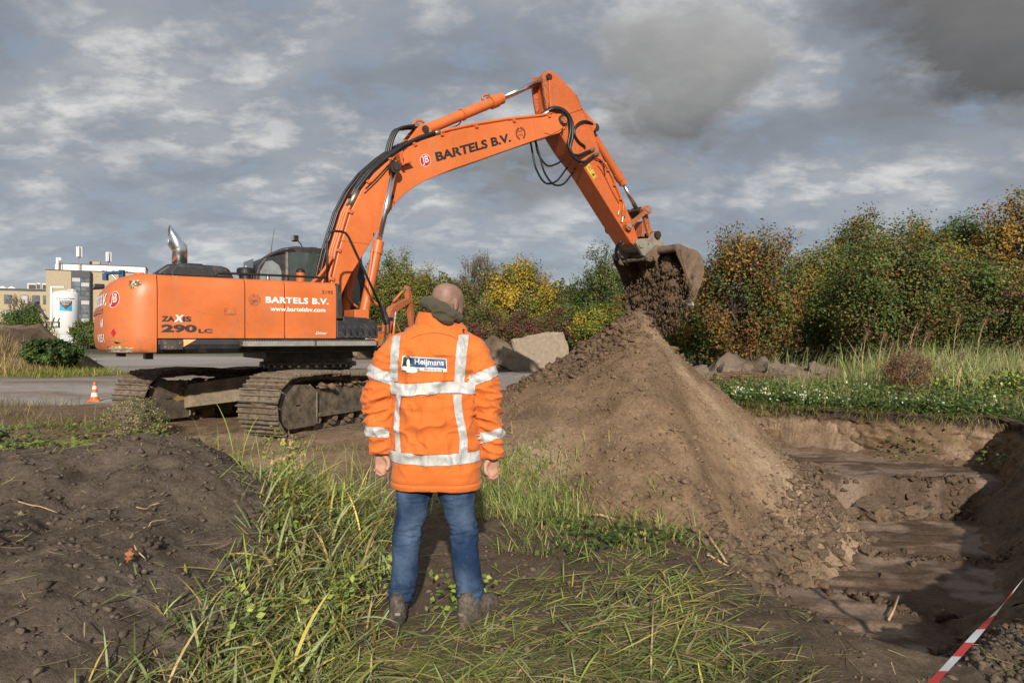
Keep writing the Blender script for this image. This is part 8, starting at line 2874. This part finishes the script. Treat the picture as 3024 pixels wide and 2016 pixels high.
def reed_plumes():
    rr = random.Random(31)
    REEDS = ((6.75, 13.2, 1.25), (6.95, 13.0, 1.22), (7.25, 13.3, 1.05), (7.55, 13.1, 1.45), (8.5, 13.2, 1.55), (8.25, 12.7, 0.85), (8.05, 13.5, 1.2), (10.9, 14.5, 1.6), (11.9, 14.8, 1.7), (11.4, 14.2, 1.5), (9.9, 14.6, 1.4))
    for i, (x, y, h) in enumerate(REEDS):
        o = empty('reed_stalk', (x, y, gz(x, y)))
        rank = sorted(range(len(REEDS)), key=lambda q: REEDS[q][0] / REEDS[q][1]).index(i)
        tag(o, ('leftmost', 'second', 'third', 'fourth', 'fifth', 'sixth', 'seventh', 'eighth', 'ninth', 'tenth', 'rightmost')[rank] + (' of the plumed reed stalks standing on the bank' if rank in (0, 10) else ' plumed reed stalk from the left on the bank'), 'reed', 'reed stalks with plumes on the bank')
        lx = rr.uniform(0.12, 0.3)
        st = spline([(0, 0, 0), (lx * 0.2, 0, h * 0.5), (lx * 0.6, 0, h * 0.85), (lx, 0, h)], 4)
        MB().tube(st, [0.007 - 0.0003 * k for k in range(len(st))], 5).build('stem', 'wood_root', o)
        rng = np.random.default_rng(940 + i)
        n = 130
        t = rng.random(n)
        xy = np.c_[lx * (0.8 + 0.25 * t) + 0.03 * rng.normal(size=n), 0.03 * rng.normal(size=n)]
        z = h * (0.86 + 0.16 * t)
        v, f, c = blades(xy, z, rng.uniform(0.05, 0.14, n), np.full(n, 0.004), rng.normal(0, 0.9, n), rng.uniform(0.5, 1.3, n), rng.uniform(0.4, 1.2, n), pick(((3, (0.28, 0.18, 0.10)), (1, (0.2, 0.12, 0.08))), n, rng), 2, np.zeros(n), rng)
        npmesh('plume', v, f, 'straw', c, o)
        n = 12
        t = rng.uniform(0.2, 0.8, n)
        v, f, c = blades(np.c_[lx * 0.5 * t, 0 * t], h * t, rng.uniform(0.25, 0.45, n), np.full(n, 0.009), rng.uniform(-1, 1, n) + np.where(rng.random(n) < 0.35, math.pi, 0), rng.uniform(0.4, 0.9, n), rng.uniform(0.4, 1.1, n), pick(((3, G2), (1, GS)), n, rng), 4, np.zeros(n), rng)
        npmesh('leaf_blades', v, f, 'grass', c, o)


reed_plumes()


def litter_things():
    rr = random.Random(77)
    # pale roots on the left mound
    spots = [(-3.05, 3.35, 0.9), (-3.3, 3.25, 0.3), (-3.35, 3.9, 0.6), (-2.75, 3.95, 0.1), (-3.0, 3.6, -0.4), (-2.05, 3.9, 1.4), (-2.2, 4.15, 1.2), (-2.45, 3.1, -0.5), (-2.3, 3.0, -0.8), (-1.95, 3.55, -0.5), (-3.6, 4.2, 0.5), (-3.5, 4.5, 0.7)]
    for i, (x, y, a) in enumerate(spots):
        L = rr.uniform(0.08, 0.21)
        P = []
        for t in (0, 0.3, 0.6, 1.0):
            px = x + (t - 0.5) * L * math.cos(a) + rr.uniform(-0.02, 0.02)
            py = y + (t - 0.5) * L * math.sin(a) + rr.uniform(-0.02, 0.02)
            P.append(Vector((px, py, gz(px, py) + 0.024 + rr.uniform(0, 0.02))))
        o = MB().tube(spline(P, 4), [0.004] * 12 + [0.0025], 6).build('root', 'wood_root', None, smooth=True)
        tag(o, 'pale bent root lying on the dark left mound', 'root', 'pale roots on the left mound')
    for x0, y0, x1, y1, r, lift, lab in ((1.35, 4.72, 1.72, 4.95, 0.011, 0.07, 'pale broken reed stalk across the near lip of the pit'), (1.62, 5.0, 1.5, 5.18, 0.010, 0.05, 'short pale stick poking up at the foot of the heap'),
                                         (2.62, 4.75, 2.86, 5.05, 0.009, 0.10, 'thin reed stalk leaning from the ridge in the pit'), (0.62, 3.05, 0.82, 3.95, 0.005, 0.05, 'long straw stalk across the trampled grass'), (0.62, 5.75, 0.85, 5.55, 0.012, 0.02, 'pale root at the left foot of the heap')):
        z0, z1 = gz(x0, y0), gz(x1, y1)
        o = MB().tube([(x0, y0, z0 + 0.01), ((x0 + x1) / 2, (y0 + y1) / 2, (z0 + z1) / 2 + 0.04), (x1, y1, z1 + lift)], [r, r, r * 0.8], 6).build('stick', 'wood_root', None, smooth=True)
        tag(o, lab, 'stick')
    # the fallen oak leaf
    out = []
    for k in range(40):
        t = k / 39
        half = t if t < 0.5 else 1 - t
        s = 1 if t < 0.5 else -1
        u = half * 2
        w = 0.020 * math.sin(math.pi * min(1, u * 0.96 + 0.02)) * (0.72 + 0.38 * math.cos(u * 22))
        out.append((s * w, u * 0.085, 0.004 * math.cos(u * 9)))
    me = bpy.data.meshes.new('oak_leaf')
    me.from_pydata(out, [], [list(range(40))])
    simple('oak_brown', (0.30, 0.085, 0.025), 0.6, var=0.3, scale=30)
    o = minst('oak_leaf', me, 'oak_brown')
    so = o.modifiers.new('thick', 'SOLIDIFY')
    so.thickness = 0.001
    x, y = -1.93, 3.42
    o.location = (x, y, gz(x, y) + 0.02)
    o.rotation_euler = (R(48), R(5), R(15))
    tag(o, 'russet lobed oak leaf on the front of the left mound', 'leaf')


litter_things()


def barrier_tape():
    b = empty('barrier_tape', (1.5, 2.25, 0))
    tag(b, 'red and white barrier tape slanting past the near corner of the pit', 'barrier tape')
    A, B = Vector((0.80, 1.66, 0.44)), Vector((2.55, 3.05, 0.78))
    L = (B - A).length
    n = int(L / 0.105)
    o0 = Vector((1.5, 2.25, 0))
    d = (B - A).normalized()
    for i in range(n):
        vs = []
        for k in range(5):
            t = (i + k / 4) / n
            p = A.lerp(B, t)
            p.z -= 0.18 * t * (1 - t)
            a = 1.15 + 0.5 * math.sin(t * 7 + 0.6) + 0.25 * math.sin(t * 19)
            side = Vector((0, 0, 1)) * math.cos(a) + d.cross(Vector((0, 0, 1))) * math.sin(a)
            vs += [p + side * 0.014 - o0, p - side * 0.014 - o0]
        mobj('tape_segment', vs, [(2 * k, 2 * k + 1, 2 * k + 3, 2 * k + 2) for k in range(4)], 'tape_red' if i % 2 else 'tape_white', b, smooth=True)
    for q, h in ((A, 0.55), (B, 0.95)):
        z = gz(q.x, q.y)
        s = MB().cyl((0, 0, -0.2), (0, 0, h), 0.02, 8).build('wooden_stake', 'wood_root', None)
        s.location = (q.x - 0.02 if q is A else q.x + 0.02, q.y, z)
        tag(s, 'wooden stake holding the near end of the barrier tape' if q is A else 'wooden stake holding the far end of the barrier tape', 'stake')
    x, y = 7.62, 10.15
    e = empty('barrier_tape', (x, y, gz(x, y) + 0.15))
    tag(e, 'scrap of red and white tape in the grass at the right edge', 'barrier tape')
    for i in range(4):
        mobj('tape_segment', [(0.02 * i, 0, 0.09 * i), (0.07 + 0.02 * i, 0.01, 0.09 * i + 0.02), (0.09 + 0.02 * i, 0.01, 0.09 * i + 0.11), (0.02 + 0.02 * i, 0, 0.09 * i + 0.09)], [(0, 1, 2, 3)], 'tape_red' if i % 2 else 'tape_white', e)


barrier_tape()
